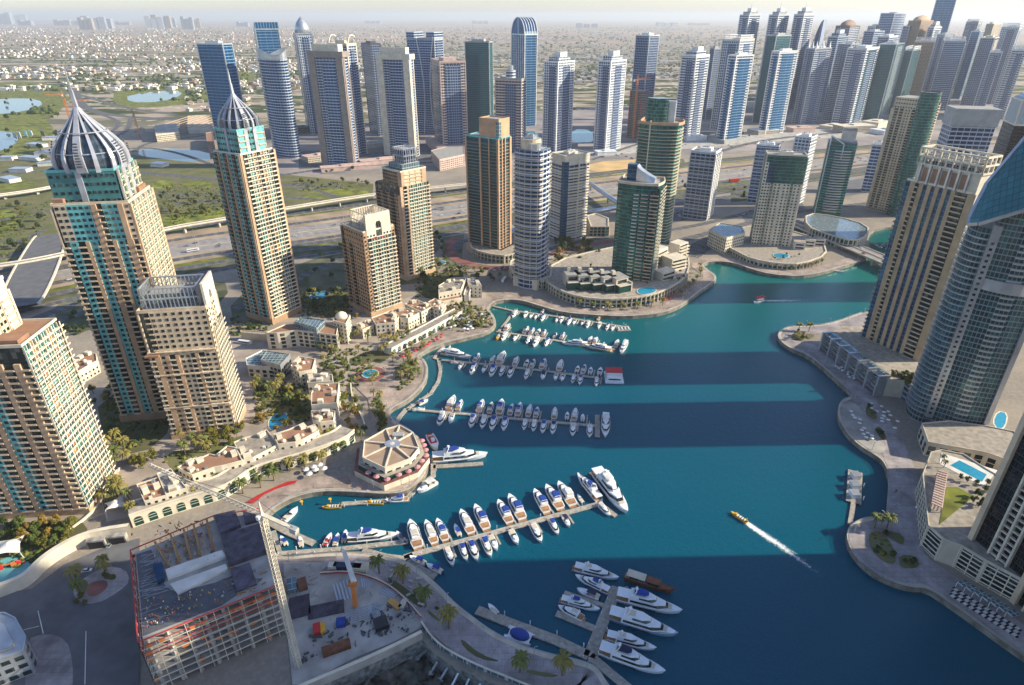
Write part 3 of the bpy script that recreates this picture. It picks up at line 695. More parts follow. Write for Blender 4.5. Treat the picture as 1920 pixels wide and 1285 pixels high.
t.face('R', 'Q4.5 O4 Q4.5 Q4 O4 Q4.5 B3', 4, 105, 3.5, bal=M['cream'])
t.face('B', 'W8 B4 W8 B4 W8 W8', 4, 104, 3.5); t.face('L', 'W8 B4 W8', 4, 104, 3.5)
t.box('base_storey', 0, 0, 0, 64, 34, 4, M['tan']); t.parapet(rect(60.6, 30.6), 105, M['cream'])
t.wall(rect(40, 24, -6, 2), 105, 124, M['cream'], M['roofgrey'], 'upper_wall')
t.w, t.d = 40, 24; t.face('F', 'Q4 Q4 W4 Q4 Q4', 105, 124, 3.6, x0=-6, x1=34); t.w = 28.4; t.face('R', 'Q4 W3 Q4', 105, 124, 3.6, x0=2, x1=24); t.w, t.d = 62, 32
t.wall(rect(14, 16, 8, 3), 124, 131, M['cream'], M['roofgrey'], 'stair_tower'); t.parapet(rect(14.5, 16.5, 8, 3), 131, M['cream'])
t.box('roof_terrace_tiles', 22, -9, 105.3, 12, 9, 2.4, M['roofbrown']); t.done()
T, h = near_site((747, 325), 527)
t = Tower('apartment_tower', 'taller brown and cream apartment tower with dark glazed box on its roof', 'skyscraper', T, 136, 42, 37, 112, 'brown apartment towers'); t.wallm = M['brick']
t.wall(rect(40, 35), 0, 98, M['glassd'], M['roofbrown'])
t.face('F', 'B4 W3 B4 W3 B4 W4 P2', 5, 90, 3.5, pm=M['tan'], bal=M['brick']); t.face('R', 'P2.5 B3.4 P1.5 Q4 Q4 Q4 Q4 B3', 5, 98, 3.5, bal=M['cream'])
t.face('B', 'W8 B4 W8 B4 W8', 5, 97, 3.5); t.face('L', 'W8 B4 W8', 5, 97, 3.5)
t.wall(rect(30, 31, 5, 0), 98, 112, M['beige'], M['roofgrey'], 'upper_wall'); t.w, t.d = 40, 31; t.face('R', 'P2 Q4 Q4 Q4 P3', 98, 112, 3.5); t.face('F', 'W4 W4 W4 P2', 98, 112, 3.5, x0=10, x1=40); t.w, t.d = 42, 37
t.parapet(rect(30.8, 31.8, 5, 0), 112, M['cream'], 1.4); t.box('base_storey', 0, 0, 0, 44, 39, 5, M['tan'])
t.wall(rect(22, 22, 5, 1), 112, 118, M['pale_glass'], M['roofgrey'], 'roof_storey'); t.wall(rect(16, 15, 6, 2), 118, 131, M['navy_grid'], M['roofgrey'], 'glazed_roof_box'); lattice_box(t, 6, 2, 17.6, 16.6, 118, 132, M['silver'], 2.6, th=.28)
t.done()
T, h = near_site((680, 440), 595)
t = Tower('apartment_tower', 'shorter brown and cream apartment tower with pale open screen around its roof', 'skyscraper', T, 134, 38, 33, 80, 'brown apartment towers'); t.wallm = M['brick']
t.wall(rect(36, 31), 0, 80, M['glassd'], M['roofgrey'])
t.face('F', 'B4 W3 B4 W3 W4 W5', 5, 66, 3.5, pm=M['tan'], bal=M['brick']); t.face('F', 'W5 W5 W5 W5', 66.1, 80, 3.5, x0=6); t.face('R', 'W3 B3 Q4 B2 Q4 B2 Q3 B3', 5, 74, 3.5, bal=M['cream']); t.face('R', 'W5 B3 W5', 74.1, 80, 3.5, bal=M['cream'])
t.face('B', 'W8 B4 W8 B4 W8', 5, 79, 3.5); t.face('L', 'W8 B4 W8', 5, 79, 3.5)
t.box('base_storey', 0, 0, 0, 40, 35, 5, M['tan']); t.parapet(rect(36.8, 31.8), 80, M['cream'], 1.4)
lattice_box(t, 3, 2, 25, 24, 80, 94, M['cream'], 2.4, th=.3); t.wall(rect(20, 19, 3, 2), 80, 86, M['navy_grid'], M['roofgrey'], 'plant_room')
arch_wall(t, 'R', 4, 25, 74, 95, 1.4, M['cream'], 6, 14); t.box('awning', 17.8, 0, 73, 3, 14, .6, M['red']); t.done()
# CENTRE TOWERS
T, h = near_site((935, 262), 482)
t = Tower('apartment_tower', 'teal glass tower with orange piers and blank orange box at its top', 'skyscraper', T, 146, 46, 24, 132); t.wallm = M['orange']
t.wall(rect(44, 22), 0, 131, M['curtain_t'], M['roofgrey']); t.slabs(scaled(rect(44, 22), 1.0), 9, 131, 3.5, M['orange'], .28)
for x, ww in ((-21, 1.6), (-2, 2.2), (10, 1.4), (21.6, 2.6)): t.pier(x, -11.6, ww, 1.8, 0, 131, M['orange'])
for y, ww in ((-6, 1.2), (0, 1.2), (10.2, 3.4)): t.pier(22.6, y, 1.8, ww, 0, 131, M['orange'])
t.wall(rect(26, 20, 9, 0), 131, 150, M['orange'], M['roofgrey'], 'roof_box'); t.parapet(rect(26, 20, 9, 0), 150, M['orange']); t.box('roof_glass_corner', 20.2, -8.4, 131, 4.4, 4.4, 17, M['pale_glass'])
t.box('base_storey', 1, 0, 0, 50, 28, 9, M['orange']); t.parapet(rect(44.6, 22.6), 131, M['teal'], 1.0); t.done()
M['sandbal'] = plain('sand_balconies', (.46, .39, .30), .8); T, h = near_site((1014, 280), 545)
t = Tower('apartment_tower', 'narrow beige tower with full height blue glass strip and drum on top', 'skyscraper', T, 150, 29, 24, 138)
P = bulged(27, 22, 3.5, 1.5); t.wall(P, 0, 137, M['stripe_dk'], M['roofgrey']); t.slabs(scaled(bulged(27, 22, 3.5, 0), 1.1), 12, 137, 3.4, M['sandbal'], .75)
for x in (-9, -3, 3): t.pier(x, -13.4 + abs(x + 3) * .25, 1.2, 1.4, 0, 137, M['beige'])
t.part('glass_strip', MB().prism(rect(5, 8, 11.2, -6), 0, 137.5, M['curtain_b'])); t.pier(12.4, -.9, 1.2, 1.4, 0, 137.4, M['orange']); t.part('glass_strip', MB().prism(rect(3.4, 6, 12, 5), 0, 137.3, M['curtain_b']))
t.wall(ell(9.5, 9.5, 20, -2, 0), 137, 146, M['beige'], M['roofgrey'], 'roof_drum'); t.wall(ell(5.5, 5.5, 16, 6, -7), 132, 143, M['silver'], M['roofgrey'], 'corner_drum'); t.plant(146, 8, 7, M['silver'], 2.4, -2, 0)
t.box('base_storey', 0, 0, 0, 28, 26, 11, M['cream']); t.done()
T, h = near_site((1060, 300), 456)
t = Tower('apartment_tower', 'off-white tower with close balcony bands and dark glass corner', 'skyscraper', T, 124, 28, 38, h); t.wallm = M['cream']
t.wall(rect(26, 36), 0, h, M['stripe_dk'], M['roofgrey']); t.slabs(scaled(bulged(26, 36, 0, 1.6), .9), 4, h - 6, 3.5, M['cream'], 1.5)
t.part('glass_corner', MB().prism(rect(6, 6, 11.6, -16.6), 0, h - 3, M['curtain_b'])); t.wall(rect(27, 37), h - 7, h + 3, M['cream'], M['roofgrey'], 'top_wall'); t.parapet(rect(27.3, 37.3), h + 3, M['cream']); t.plant(h + 3, 10, 14, M['cream'], 3)
t.pier(14.4, 2, 1.2, 1.6, 0, h - 6, M['cream']); t.done()
T, h = near_site((1274, 236), 470)
t = Tower('apartment_tower', 'tallest green glass tower of the point with two fins on its roof', 'skyscraper', T, 158, 46, 36, h)
P = bulged(42, 30, 5, 3.5); t.wall(P, 0, h, M['curtain_g'], M['roofgrey']); t.slabs(scaled(P, 1.3), 10, h - 1, 3.6, M['beige'], .42)
t.part('mast_rib', MB().box(-8, -19.8, 0, 1.2, 1.4, h + 4, M['cream'])); t.parapet(scaled(P, 1.4), h, M['orange'], 2.6, 1)
zf = hgt(1245, 186, T[1] + 12) - GZ
t.part('roof_fin', MB().prism(ell(13, 9, 14, -4, -2, 190, 330) + [(0, 4)], h, zf, M['curtain_g'], M['silver'])); t.part('roof_fin', MB().prism(rect(9, 9, 10, 1), h, zf - 3, M['silver'], M['silver'])); t.done()
T, h = near_site((1238, 350), 545)
t = Tower('apartment_tower', 'green glass tower with pale stepped balconies and curved silver roof fin at the point', 'skyscraper', T, 158, 43, 34, h)
P = bulged(38, 30, 3, 3); t.wall(P, 0, h, M['curtain_g'], M['roofgrey']); t.slabs(scaled(rect(36, 32), 0), 10, h - 1, 3.5, M['beige'], .3); t.slabs(bulged(10, 33, 2, 3), 11.2, h - 4, 3.5, M['cream'], 1.0, 'balcony_band')
t.part('end_wall', MB().box(-2, -16.6, 0, 5, 1.6, h * .78, M['pale_glass'])); t.parapet(scaled(P, .8), h, M['beige'], 2, .8)
t.face('R', 'P1.4 B5 P1 B5 P1 B5 P1.4', 10, h - 3, 3.5, pm=M['curtain_g'], bal=M['cream']); t.face('F', 'B5 P1.2 B6', 10, h - 6, 3.5, x0=26, pm=M['curtain_g'], bal=M['beige'])
t.part('glass_fin', MB().prism(rect(10, 8, -9, 3), h, h + 15, M['curtain_b']))
rings = []
for k in range(9):
 f = k / 8; x = -4 + 18 * f; z = h + 15 - 11 * f ** .7; rings.append([(x, -6, h), (x, 5, h), (x, 5 - 2 * f, z), (x, -6 + 2 * f, z)])
t.part('curved_fin', MB().loft(rings, M['silver'])); t.plant(h, 8, 8, M['white'], 2.5, 4, 10); t.done()
# TOWERS BEYOND THE BASIN
def slab_tower(name, label, T, aL, w, d, h, wallm, topm=None, slabm=None, ov=.9, th=.5, fh=3.5, crown='box', P=None, base=None, zs=6):
 t = Tower(name, label, 'skyscraper', T, aL, w, d, h)
 P = P or rect(w - 1.6, d - 1.6); t.wall(P, 0, h, wallm, M['roofgrey'])
 if slabm: t.slabs(scaled(P, ov), zs, h - 2, fh, slabm, th)
 t.parapet(scaled(P, .1), h, topm or slabm or M['grey'], 1.8)
 if crown == 'box': t.plant(h, mat=topm)
 if base: t.box('podium', base[0], base[1], 0, base[2], base[3], base[4], base[5])
 return t
T, h = near_site((1343, 288), 415)
t = slab_tower('apartment_tower', 'blue-grey and white apartment block left of the red lorry on the highway', T, 150, 34, 32, h, M['stripe_dk'], M['white'], M['grey'], 1.0, .5); t.face('R', 'P2 B4 P1.5 B4 P1.5 B4 P2', 3, h - 3, 3.5, pm=M['white'], bal=M['white']); t.pier(15, -13, 3, 1.6, 0, h, M['silver']); t.done()
T, h = near_site((1462, 276), 385)
t = slab_tower('apartment_tower', 'blue banded apartment block behind the beige and green topped tower', T, 152, 32, 24, h, M['blue_band'], M['white'], M['silver'], .9, .4); t.done()
T, h = near_site((1516, 294), 473)
t = Tower('apartment_tower', 'cream apartment tower with green mirrored glass top over a round pool terrace', 'skyscraper', T, 166, 43, 22, h); t.wallm = M['cream']
t.wall(rect(41, 20), 0, h, M['curtain_g'], M['roofgrey']); t.face('F', 'W8 Q3 W7 P1.4 W7 Q3 W7 P1', 6, h * .72, 3.4, pm=M['cream']); t.face('F', 'W9 K20', h * .72 + .1, h - 8, 3.4, x1=12); t.part('glass_face', MB().box(4, -10.3, h * .72, 35, 1.5, h * .28 - 1, M['curtain_g']))
t.face('R', 'P2 B3 P1.5 B3 P1.5 B3 P1.5', 5, h - 1, 3.4, pm=M['cream'], bal=M['cream']); t.face('B', 'W8 W8', 5, h - 2, 3.4); t.parapet(rect(41.6, 20.6), h, M['cream'], 1.4); t.plant(h, 14, 8, M['cream'], 3); t.done()
T, h = near_site((1522, 260), 385)
t = slab_tower('apartment_tower', 'white gridded apartment block with a white lift head, behind the beige and green topped tower', T, 140, 24, 30, h, M['white_grid'], M['white'], M['white'], .5, .5); t.done()
T, h = near_site((1612, 280), 411)
t = Tower('apartment_tower', 'green glass double tower with slanted white frame and grey box on its roof', 'skyscraper', T, 156, 38, 32, h)
t.wall(rect(35, 27, -2, 2), 0, h + 6, M['curtain_g'], M['roofgrey']); t.slabs(bulged(18, 32, 2, 5, 6), 8, h, 3.5, M['white'], .5, 'balcony_band')
t.slabs(rect(35, 28, -2, 1), 8, h + 6, 3.5, M['teal'], .3)
t.part('slanted_frame', MB().bar((-17, -11, 0), (-17, -11, h + 14), .8, M['white']).bar((-17, -11, h + 14), (0, -11, h + 4), .8, M['white']).bar((0, -11, h + 4), (0, -11, h - 16), .8, M['white'])); t.part('sloped_glass', MB().face([(-17, -10.4, h + 6), (0, -10.4, h + 6), (0, -10.4, h + 6.5), (-17, -10.4, h + 13.5)], M['curtain_g']).face([(-17, -10.4, h + 13.5), (0, -10.4, h + 6.5), (0, 4, h + 6.3), (-17, 4, h + 6.3)], M['curtain_g']))
t.wall(rect(17, 14, 4, 5), h + 6, h + 20, M['silver'], M['roofgrey'], 'roof_box'); t.parapet(rect(17.2, 14.2, 4, 5), h + 20, M['grey']); t.done()
T, h = near_site((1660, 273), 362)
t = slab_tower('apartment_tower', 'narrow pale blue apartment block half hidden between two larger towers', T, 150, 18, 20, h, M['blue_band'], M['white']); t.done()
Tb = G(1691, 408); L = G(1628, 388); h = 152
t = Tower('apartment_tower', 'beige gridded tower with dark green glass cylinder on its corner', 'skyscraper', (Tb.x - 4, Tb.y + 8), 124, 44, 34, h); t.wallm = M['beige']
t.wall(rect(42, 32), 0, h, M['beige_grid'], M['roofgrey']); t.face('F', 'P2.5 B3 P1 B3 P1 W4 P1 B3 P1 B3 P3', 4, h - 14, 3.4, pm=M['beige'], bal=M['beige']); t.face('F', 'W4 W4 W4', h - 13.9, h, 4, x0=3)
t.wall(ell(12, 12, 28, 20, -13), 0, h + 8, M['curtain_g'], M['silver'], 'glass_cylinder'); t.parapet(ell(12.1, 12.1, 28, 20, -13), h + 8, M['dgrey'], 1.2, .8); t.face('R', 'B3 P1 B3 P1 B3 P1', 4, h - 6, 3.4, x0=13, bal=M['cream']); t.plant(h, 8, 8, M['white'], 2.6, 4, 6); t.done()
t = slab_tower('apartment_tower', 'lilac grey ribboned tower with blank top behind the lattice crowned tower', (G(1790, 470).x, G(1790, 470).y), 165, 44, 30, 150, M['stripe_dk'], M['grey']); t.wall(rect(45, 31), 140, 158, M['grey'], M['roofgrey'], 'top_wall'); t.done()
# RIGHT BANK
M['tanfin'] = plain('tan_fin_stone', (.52, .36, .21), .8); Tb = G(1722, 677, 18); h = hgt(1832, 366, Tb.y) - GZ
t = Tower('apartment_tower', 'beige tower with tall vertical piers, dark window strips and lattice crown', 'skyscraper', (Tb.x, Tb.y), 117, 48, 16, h); t.wallm = M['beige']
t.wall(rect(46, 14), 0, h, M['glassd'], M['roofgrey'])
t.face('F', 'K3.4 P3.4 B2.6 P3 K2.6 P2.6 K2.6 P2.6 K2.6 P2.6 K2.6 P2.6 B7.5 P4', 14, h, 3.5, pm=M['tanfin'], bal=M['beige'])
t.face('R', 'P1 Q3 P1 Q3 P1', 8, h, 3.5, pm=M['cream'], bal=M['cream']); t.face('L', 'B3 P2 B3 P2 B3', 8, h, 3.5); t.face('B', 'W6 B4 W6', 8, h, 3.5); t.parapet(rect(47.6, 15.6), h, M['cream'], 1.4)
t.wall(rect(43, 14, 2, 0), h, h + 13, M['cream'], M['roofgrey'], 'crown_wall')
for k in range(5): t.box('louvre_slot', -13 + k * 6.6, -7.2, h + 1.5, 3.4, .5, 9.5, M['roofbrown']);
for k in range(6): t.box('crown_fin', -16.3 + k * 6.6, -7.6, h, 1.3, 2.6, 14, M['silver'])
lattice_box(t, 2, 0, 44, 16, h + 13, h + 24, M['cream'], 4.5, 'crown_lattice', .45); lattice_box(t, 2, 0, 39, 11, h + 13, h + 20, M['grey'], 2.0, 'inner_lattice', .3); t.wall(rect(30, 8, 2, 0), h + 13, h + 18, M['louvre'], M['roofgrey'], 'plant_room'); t.done()
Lb = G(1800, 545); h = 160
a = R(160)
t = Tower('office_tower', 'black glass tower with swept glazed truss roof near the right edge', 'skyscraper', (Lb.x + 56 * math.cos(R(-20)), Lb.y + 56 * math.sin(R(-20))), 160, 60, 34, h)
t.wall(rect(58, 32), 0, h, M['black_glass'], M['roofgrey']); t.slabs(rect(58.8, 32.8), 20, h - 10, 7.2, M['dgrey'], .4)
rings = []
for k in range(9):
 f = k / 8; x = -29 + 58 * f; z = h + 1 + 26 * math.sin(math.pi * .5 * (1 - abs(f - .35) * 1.3)); rings.append([(x, -16, h), (x, 16, h), (x, 14, z), (x, -14, z)])
t.part('glazed_roof', MB().loft(rings, M['pale_glass'])); b = MB()
for k in range(9):
 r_ = rings[k]; b.bar(r_[0], r_[3], .5, M['cream']); b.bar(r_[3], r_[2], .5, M['cream'])
 if k < 8: b.bar(r_[3], rings[k + 1][3], .6, M['cream'])
t.part('roof_truss', b); t.parapet(rect(58.6, 32.6), h, M['cream'], 1.2); t.done()
M['sailwall'] = facade('grey_teal_wall', (.012, .045, .06), (.22, .28, .30), 3.6, 2.2, .2, .14, (.05, .16, .17), .4)
Tb = G(1835, 798, 10); h = hgt(1875, 430, Tb.y + 12) - GZ
t = Tower('apartment_tower', 'curved green glass tower with bowed balconies and cyan glass sail on top', 'skyscraper', (Tb.x + 4, Tb.y - 3), 152, 34, 40, h)
P = bulged(33, 40, 3, 3); t.wall(P, 0, h + 18, M['sailwall'], M['roofgrey'])
t.slabs(bulged(33, 36, 5.2, 0), 10, h - 2, 3.6, M['silver'], 1.0, 'balcony_band')
t.pier(-16.4, -20.6, 4.6, 3, 6, h + 2, M['silver']); t.pier(14.6, -20.8, 2.6, 4.6, 6, h - 14, M['silver']); t.part('blank_band', MB().prism(bulged(30, 41, 4.6, 0), h - 37, h - 30, M['silver']))
pw = t.pool('window', M['glassd'], lambda m: MB().box(0, 0, 0, 1.6, .3, 1.5, m))
for k in range(34): pw.put(-16.4, -22.15, 9 + k * 3.6)
b = MB(); LP = ell(9.5, 13, 22, -19, -8); t.wall(LP, 0, h, M['sailwall'], M['roofgrey'], 'rounded_wing'); t.slabs(ell(11.2, 14.6, 22, -19, -8), 8, h, 3.6, M['silver'], .5, 'rounded_balcony')
S0 = [(-31, -22, h + 1), (-27, -26, h + 3), (-10, -27, h + 13), (10, -24, h + 26), (40, -16, h + 44)]; S1 = [(-31, -17, h + 4), (-27, -8, h + 22), (-14, 2, h + 50), (4, 10, h + 78), (30, 18, h + 110)]
b = MB(); acc = 0
for k in range(4):
 a0, a1, b0, b1 = Vector(S0[k]), Vector(S0[k + 1]), Vector(S1[k]), Vector(S1[k + 1]); l = (a1 - a0).length
 b.face([a0, a1, b1, b0], M['cyan_glass'], [(acc, 0), (acc + l, 0), (acc + l, (b1 - a1).length), (acc, (b0 - a0).length)]); dn = Vector((0, 0, -1.2)); b.face([b0 + dn, b1 + dn, a1 + dn, a0 + dn], M['dgrey']); acc += l
t.part('sail_glass', b); b = MB()
for S in (S0, S1):
 for k in range(4): b.bar(S[k], S[k + 1], .9, M['silver'])
b.bar(S0[0], S1[0], .9, M['silver']); t.part('sail_rim', b)
b = MB()
for k in range(16): b.box(-9 + k * 2.6, 4 + k * .4, h + 36 + k * 1.5, 1.0, 22, .8, M['dgrey'])
t.part('sail_louvres', b); t.done()
A = G(1800, 1045); B = G(1925, 1150)
ang = math.degrees(math.atan2(A.y - B.y, A.x - B.x)); W = (A - B).length
Tn = (B.x + (B.x - A.x) * .55, B.y + (B.y - A.y) * .55)
W *= 1.55
t = Tower('apartment_tower', 'huge dark tower with tan piers cut off by the right edge', 'skyscraper', Tn, ang, W, 34, 240)
t.wall(rect(W - 2, 32), 0, 240, M['black_glass'], M['roofgrey'])
t.pier(-W / 2 + 1.2, -16.6, 2.4, 3.4, 0, 241, M['beige'])
fw = W
def grid(x0, x1, n):
 for k in range(n + 1): t.pier(x0 + (x1 - x0) * k / n, -17.2, .9, 2.0, 0, 240, M['cream'], 'mullion_pier')
 gp = t.pool('window_frame', M['cream'], lambda m: MB().box(0, 0, 0, x1 - x0, 1.4, .6, m))
 for k in range(66): gp.put((x0 + x1) / 2, -17.0, 4 + k * 3.6)
grid(-W / 2 + 11, -W / 2 + 20, 2)
t.pier(-W / 2 + 29, -16.9, 2.4, 3.0, 0, 241, M['beige']); grid(-W / 2 + 34, -W / 2 + 43, 2)
t.parapet(rect(W, 34), 240, M['beige']); t.plant(240); t.done()
# THE LAKE DISTRICT TOWERS BEYOND THE HIGHWAY
def far_tower(label, top, by, Lx, Rx, aL, mat, crown='box', side=None, edge=None, pod=None, cat='skyscraper', dmin=14, strip=None):
 T, z = corner(top[0], top[1], by); h = z - GZ
 w = min(90, max(dmin, abs(wid((T.x, T.y), z, aL, Lx)))); d = min(90, max(dmin, abs(wid((T.x, T.y), z, aL - 90, Rx))))
 if top[0] > 1560: w *= 1.22; d *= 1.2
 t = Tower('glass_tower', label, cat, (T.x, T.y), aL, w, d, h)
 e = edge or M['grey']
 if crown == 'cyl':
  P = ell(w * .62, d * .62, 28); t.wall(P, 0, h, mat, M['roofgrey'])
  b = MB(); n = len(P); P2 = scaled(P, .3)
  for i in range(n):
   j = (i + 1) % n
   hh = [h + 2 + 13 * abs(math.sin(R(360 * k / n) * 1.0 + .5)) ** 1.5 for k in (i, j)]
   b.face([(*P2[i], h - 4), (*P2[j], h - 4), (*P2[j], hh[1]), (*P2[i], hh[0])], M['silver']); b.face([(*P[j], h - 4), (*P[i], h - 4), (*P[i], hh[0]), (*P[j], hh[1])], M['silver'])
  t.part('cut_crown', b); t.done(); return t
 if crown == 'sailq':
  rings = []
  for k in range(13):
   f = k / 12; z_ = h * (.45 + .55 * math.sin(f * math.pi / 2)); x = -w / 2 + w * f
   rings.append([(x, -d / 2, 0), (x, d / 2, 0), (x, d / 2, z_), (x, -d / 2, z_)])
  t.part('wall', MB().loft(rings, mat)); t.done(); return t
 P = rect(w - 1, d - 1)
 if crown == 'round': P = bulged(w - 1, d - 1, w * .13, d * .12)
 t.wall(P, 0, h, mat, M['roofgrey'])
 if not strip and crown in ('box', 'steps', 'portal', 'horns', 'frame', 'castle', 'rocket', 'drum') and mat in (M['white_band'], M['stripe_dk'], M['pink_band'], M['lattice'], M['white_grid']): strip = M['blue_band'] if crown == 'portal' else M['navy_grid']
 if side: t.part('side_glazing', MB().box(w / 2 - .3, 0, 0, 1.0, d * .62, h - 5, side)); t.part('side_glazing', MB().box(-w / 2 + .3, 0, 0, 1.0, d * .62, h - 5, side))
 if strip: t.part('glass_strip', MB().box(w * .08, -d / 2 + .3, 0, w * .4, 1.2, h - 8, strip)); t.part('glass_strip', MB().box(w / 2 - .3, d * .02, 0, 1.2, d * .4, h - 8, strip))
 for x in (-1, 1):
  t.pier(x * (w / 2 - .8), -d / 2 + .8, 1.8, 1.8, 0, h + 1, e, 'corner_pier')
 t.pier(w / 2 - .8, d / 2 - .8, 1.8, 1.8, 0, h + 1, e, 'corner_pier')
 t.parapet(rect(w, d), h, e, 2.2, .8)
 m2 = min(w, d)
 if crown == 'box': t.plant(h, w * .5, d * .5, e, 6)
 elif crown == 'steps':
  t.wall(rect(w * .7, d * .7), h, h + 9, mat, M['roofgrey'], 'upper_block'); t.wall(rect(w * .4, d * .4, w * .08), h + 9, h + 18, M['white'], M['roofgrey'], 'lift_head'); t.part('mast', MB().bar((0, 0, h + 9), (0, 0, h + 32), .4, M['grey'], .15))
 elif crown == 'rocket':
  b = MB(); rg = []
  for f, r_ in ((0, .5), (.35, .46), (.6, .36), (.8, .2), (1, .02)): rg.append([(m2 * r_ * math.cos(a), m2 * r_ * math.sin(a), h + 34 * f) for a in [2 * math.pi * k / 16 for k in range(16)]])
  b.loft(rg, M['silver']); t.part('pointed_crown', b, True)
 elif crown == 'portal':
  t.wall(rect(w * 1.08, d * 1.05), h, h + 9, e, M['roofgrey'], 'portal_lintel'); t.wall(rect(w * .8, d * .7), h + 9, h + 20, M['cream'], M['roofgrey'], 'top_block')
  for x in (-1, 1): t.box('portal_leg', x * (w / 2 - w * .08), -d / 2 + .2, 0, w * .2, 2.4, h, e)
  t.part('side_rib', MB().box(w / 2, -d * .2, 0, 1.6, d * .22, h, e))
 elif crown == 'horns':
  for x in (-1, 1):
   b = MB(); pr = None
   for k in range(9):
    f = k / 8; p = (x * (w / 2 - .4), -d / 2 + d * .9 * f ** 2 + .1, h * .88 + (h * .2) * math.sin(f * math.pi * .62));
    if pr: b.bar(pr, p, .9, M['cream'])
    pr = p
   t.part('roof_horn', b)
  t.part('mast', MB().bar((0, 0, h), (0, 0, h + 30), .5, M['grey'], .15)); t.plant(h, w * .5, d * .4, e, 7)
 elif crown == 'curves':
  for x, s_ in ((-.05, 1), (.36, -1)):
   b = MB(); pr = None
   for k in range(17):
    f = k / 16; p = (w * (x + s_ * .14 * math.sin(f * math.pi) - .1 * f * s_), -d / 2 - .6, h * f * 1.02 + 1)
    if pr: b.bar(pr, p, .8, M['white'])
    pr = p
   t.part('curved_rib', b)
  for x in (-1, 1): t.part('raised_corner', MB().prism([(x * w / 2 - (w * .28 if x > 0 else 0), -d / 2), (x * w / 2 + (w * .28 if x < 0 else 0), -d / 2), (x * w / 2 + (w * .28 if x < 0 else 0), d / 2), (x * w / 2 - (w * .28 if x > 0 else 0), d / 2)], h, h + 14, mat))
 elif crown == 'arch':
  rg = []
  for k in range(13):
   a = math.pi * k / 12; rg.append([(w / 2 * .98 * math.cos(a) , -d / 2 + .5, h), (w / 2 * .98 * math.cos(a), d / 2 - .5, h), (w / 2 * .98 * math.cos(a), d / 2 - .5, h + .2 + w * .55 * math.sin(a)), (w / 2 * .98 * math.cos(a), -d / 2 + .5, h + .2 + w * .55 * math.sin(a))])
  t.part('vault', MB().loft(rg, mat))
  for yy in [-.5 + .2 * j for j in range(6)]:
   b = MB()
   for k in range(12):
    p, q = rg[k], rg[k + 1]; b.bar((p[2][0], yy * d, p[2][2] + .5), (q[2][0], yy * d, q[2][2] + .5), .7, M['white'])
   t.part('vault_rib', b)
  for x in [-.5 + .14 * k for k in range(8)]: t.pier(x * w, -d / 2 + .2, 1.4, 1.6, 0, h, M['white'], 'white_rib')
 elif crown == 'castle':
  for k, (x, y) in enumerate(((-.4, -.4), (.0, -.4), (.4, -.4), (.4, 0), (.4, .4), (-.4, .4))):
   t.part('crown_fin', MB().loft([[(x * w - 2.5, y * d - 2, h), (x * w + 2.5, y * d - 2, h), (x * w + 2.5, y * d + 2, h), (x * w - 2.5, y * d + 2, h)], [(x * w - .3, y * d - .3, h + 17), (x * w + .3, y * d - .3, h + 17), (x * w + .3, y * d + .3, h + 17), (x * w - .3, y * d + .3, h + 17)]], M['white']))
  t.plant(h, w * .5, d * .5, M['white'], 5)
 elif crown == 'domed':
  b = MB(); rg = []
  for f, r_ in ((0, .48), (.3, .46), (.55, .4), (.8, .25), (1, .03)): rg.append([(w * r_ * math.cos(a), d * r_ * math.sin(a), h + m2 * .45 * f) for a in [2 * math.pi * k / 16 for k in range(16)]])
  b.loft(rg, e); t.part('dome', b, True)
 elif crown == 'slope':
  t.part('sloping_top', MB().face([(-w / 2, -d / 2, h), (w / 2, -d / 2, h), (w / 2, -d / 2, h + 14)], mat).face([(w / 2, -d / 2, h), (w / 2, d / 2, h), (w / 2, d / 2, h + 14), (w / 2, -d / 2, h + 14)], mat).face([(w / 2, -d / 2, h + 14), (w / 2, d / 2, h + 14), (-w / 2, d / 2, h), (-w / 2, -d / 2, h)], M['silver']).face([(w / 2, d / 2, h), (-w / 2, d / 2, h), (w / 2, d / 2, h + 14)], mat))
 elif crown == 'drum':
  t.wall(ell(m2 * .42, m2 * .42, 20), h, h + 16, M['white_band'], M['roofgrey'], 'roof_drum'); t.wall(ell(m2 * .24, m2 * .24, 16), h + 16, h + 24, M['silver'], M['roofgrey'], 'lift_head')
 elif crown == 'round': t.wall(ell(m2 * .3, m2 * .3, 18), h, h + 5, M['silver'], M['roofgrey'], 'roof_drum')
 elif crown == 'frame': lattice_box(t, 0, 0, w * .9, d * .9, h, h + 10, M['white'], 5, 'roof_frame', .5); t.plant(h, w * .4, d * .4, e, 5)
 if pod: t.box('podium', 0, 0, 0, w + pod[0], d + pod[0], pod[1], pod[2]); t.parapet(rect(w + pod[0], d + pod[0]), pod[1], pod[2], 1, 1)
 t.done(); return t
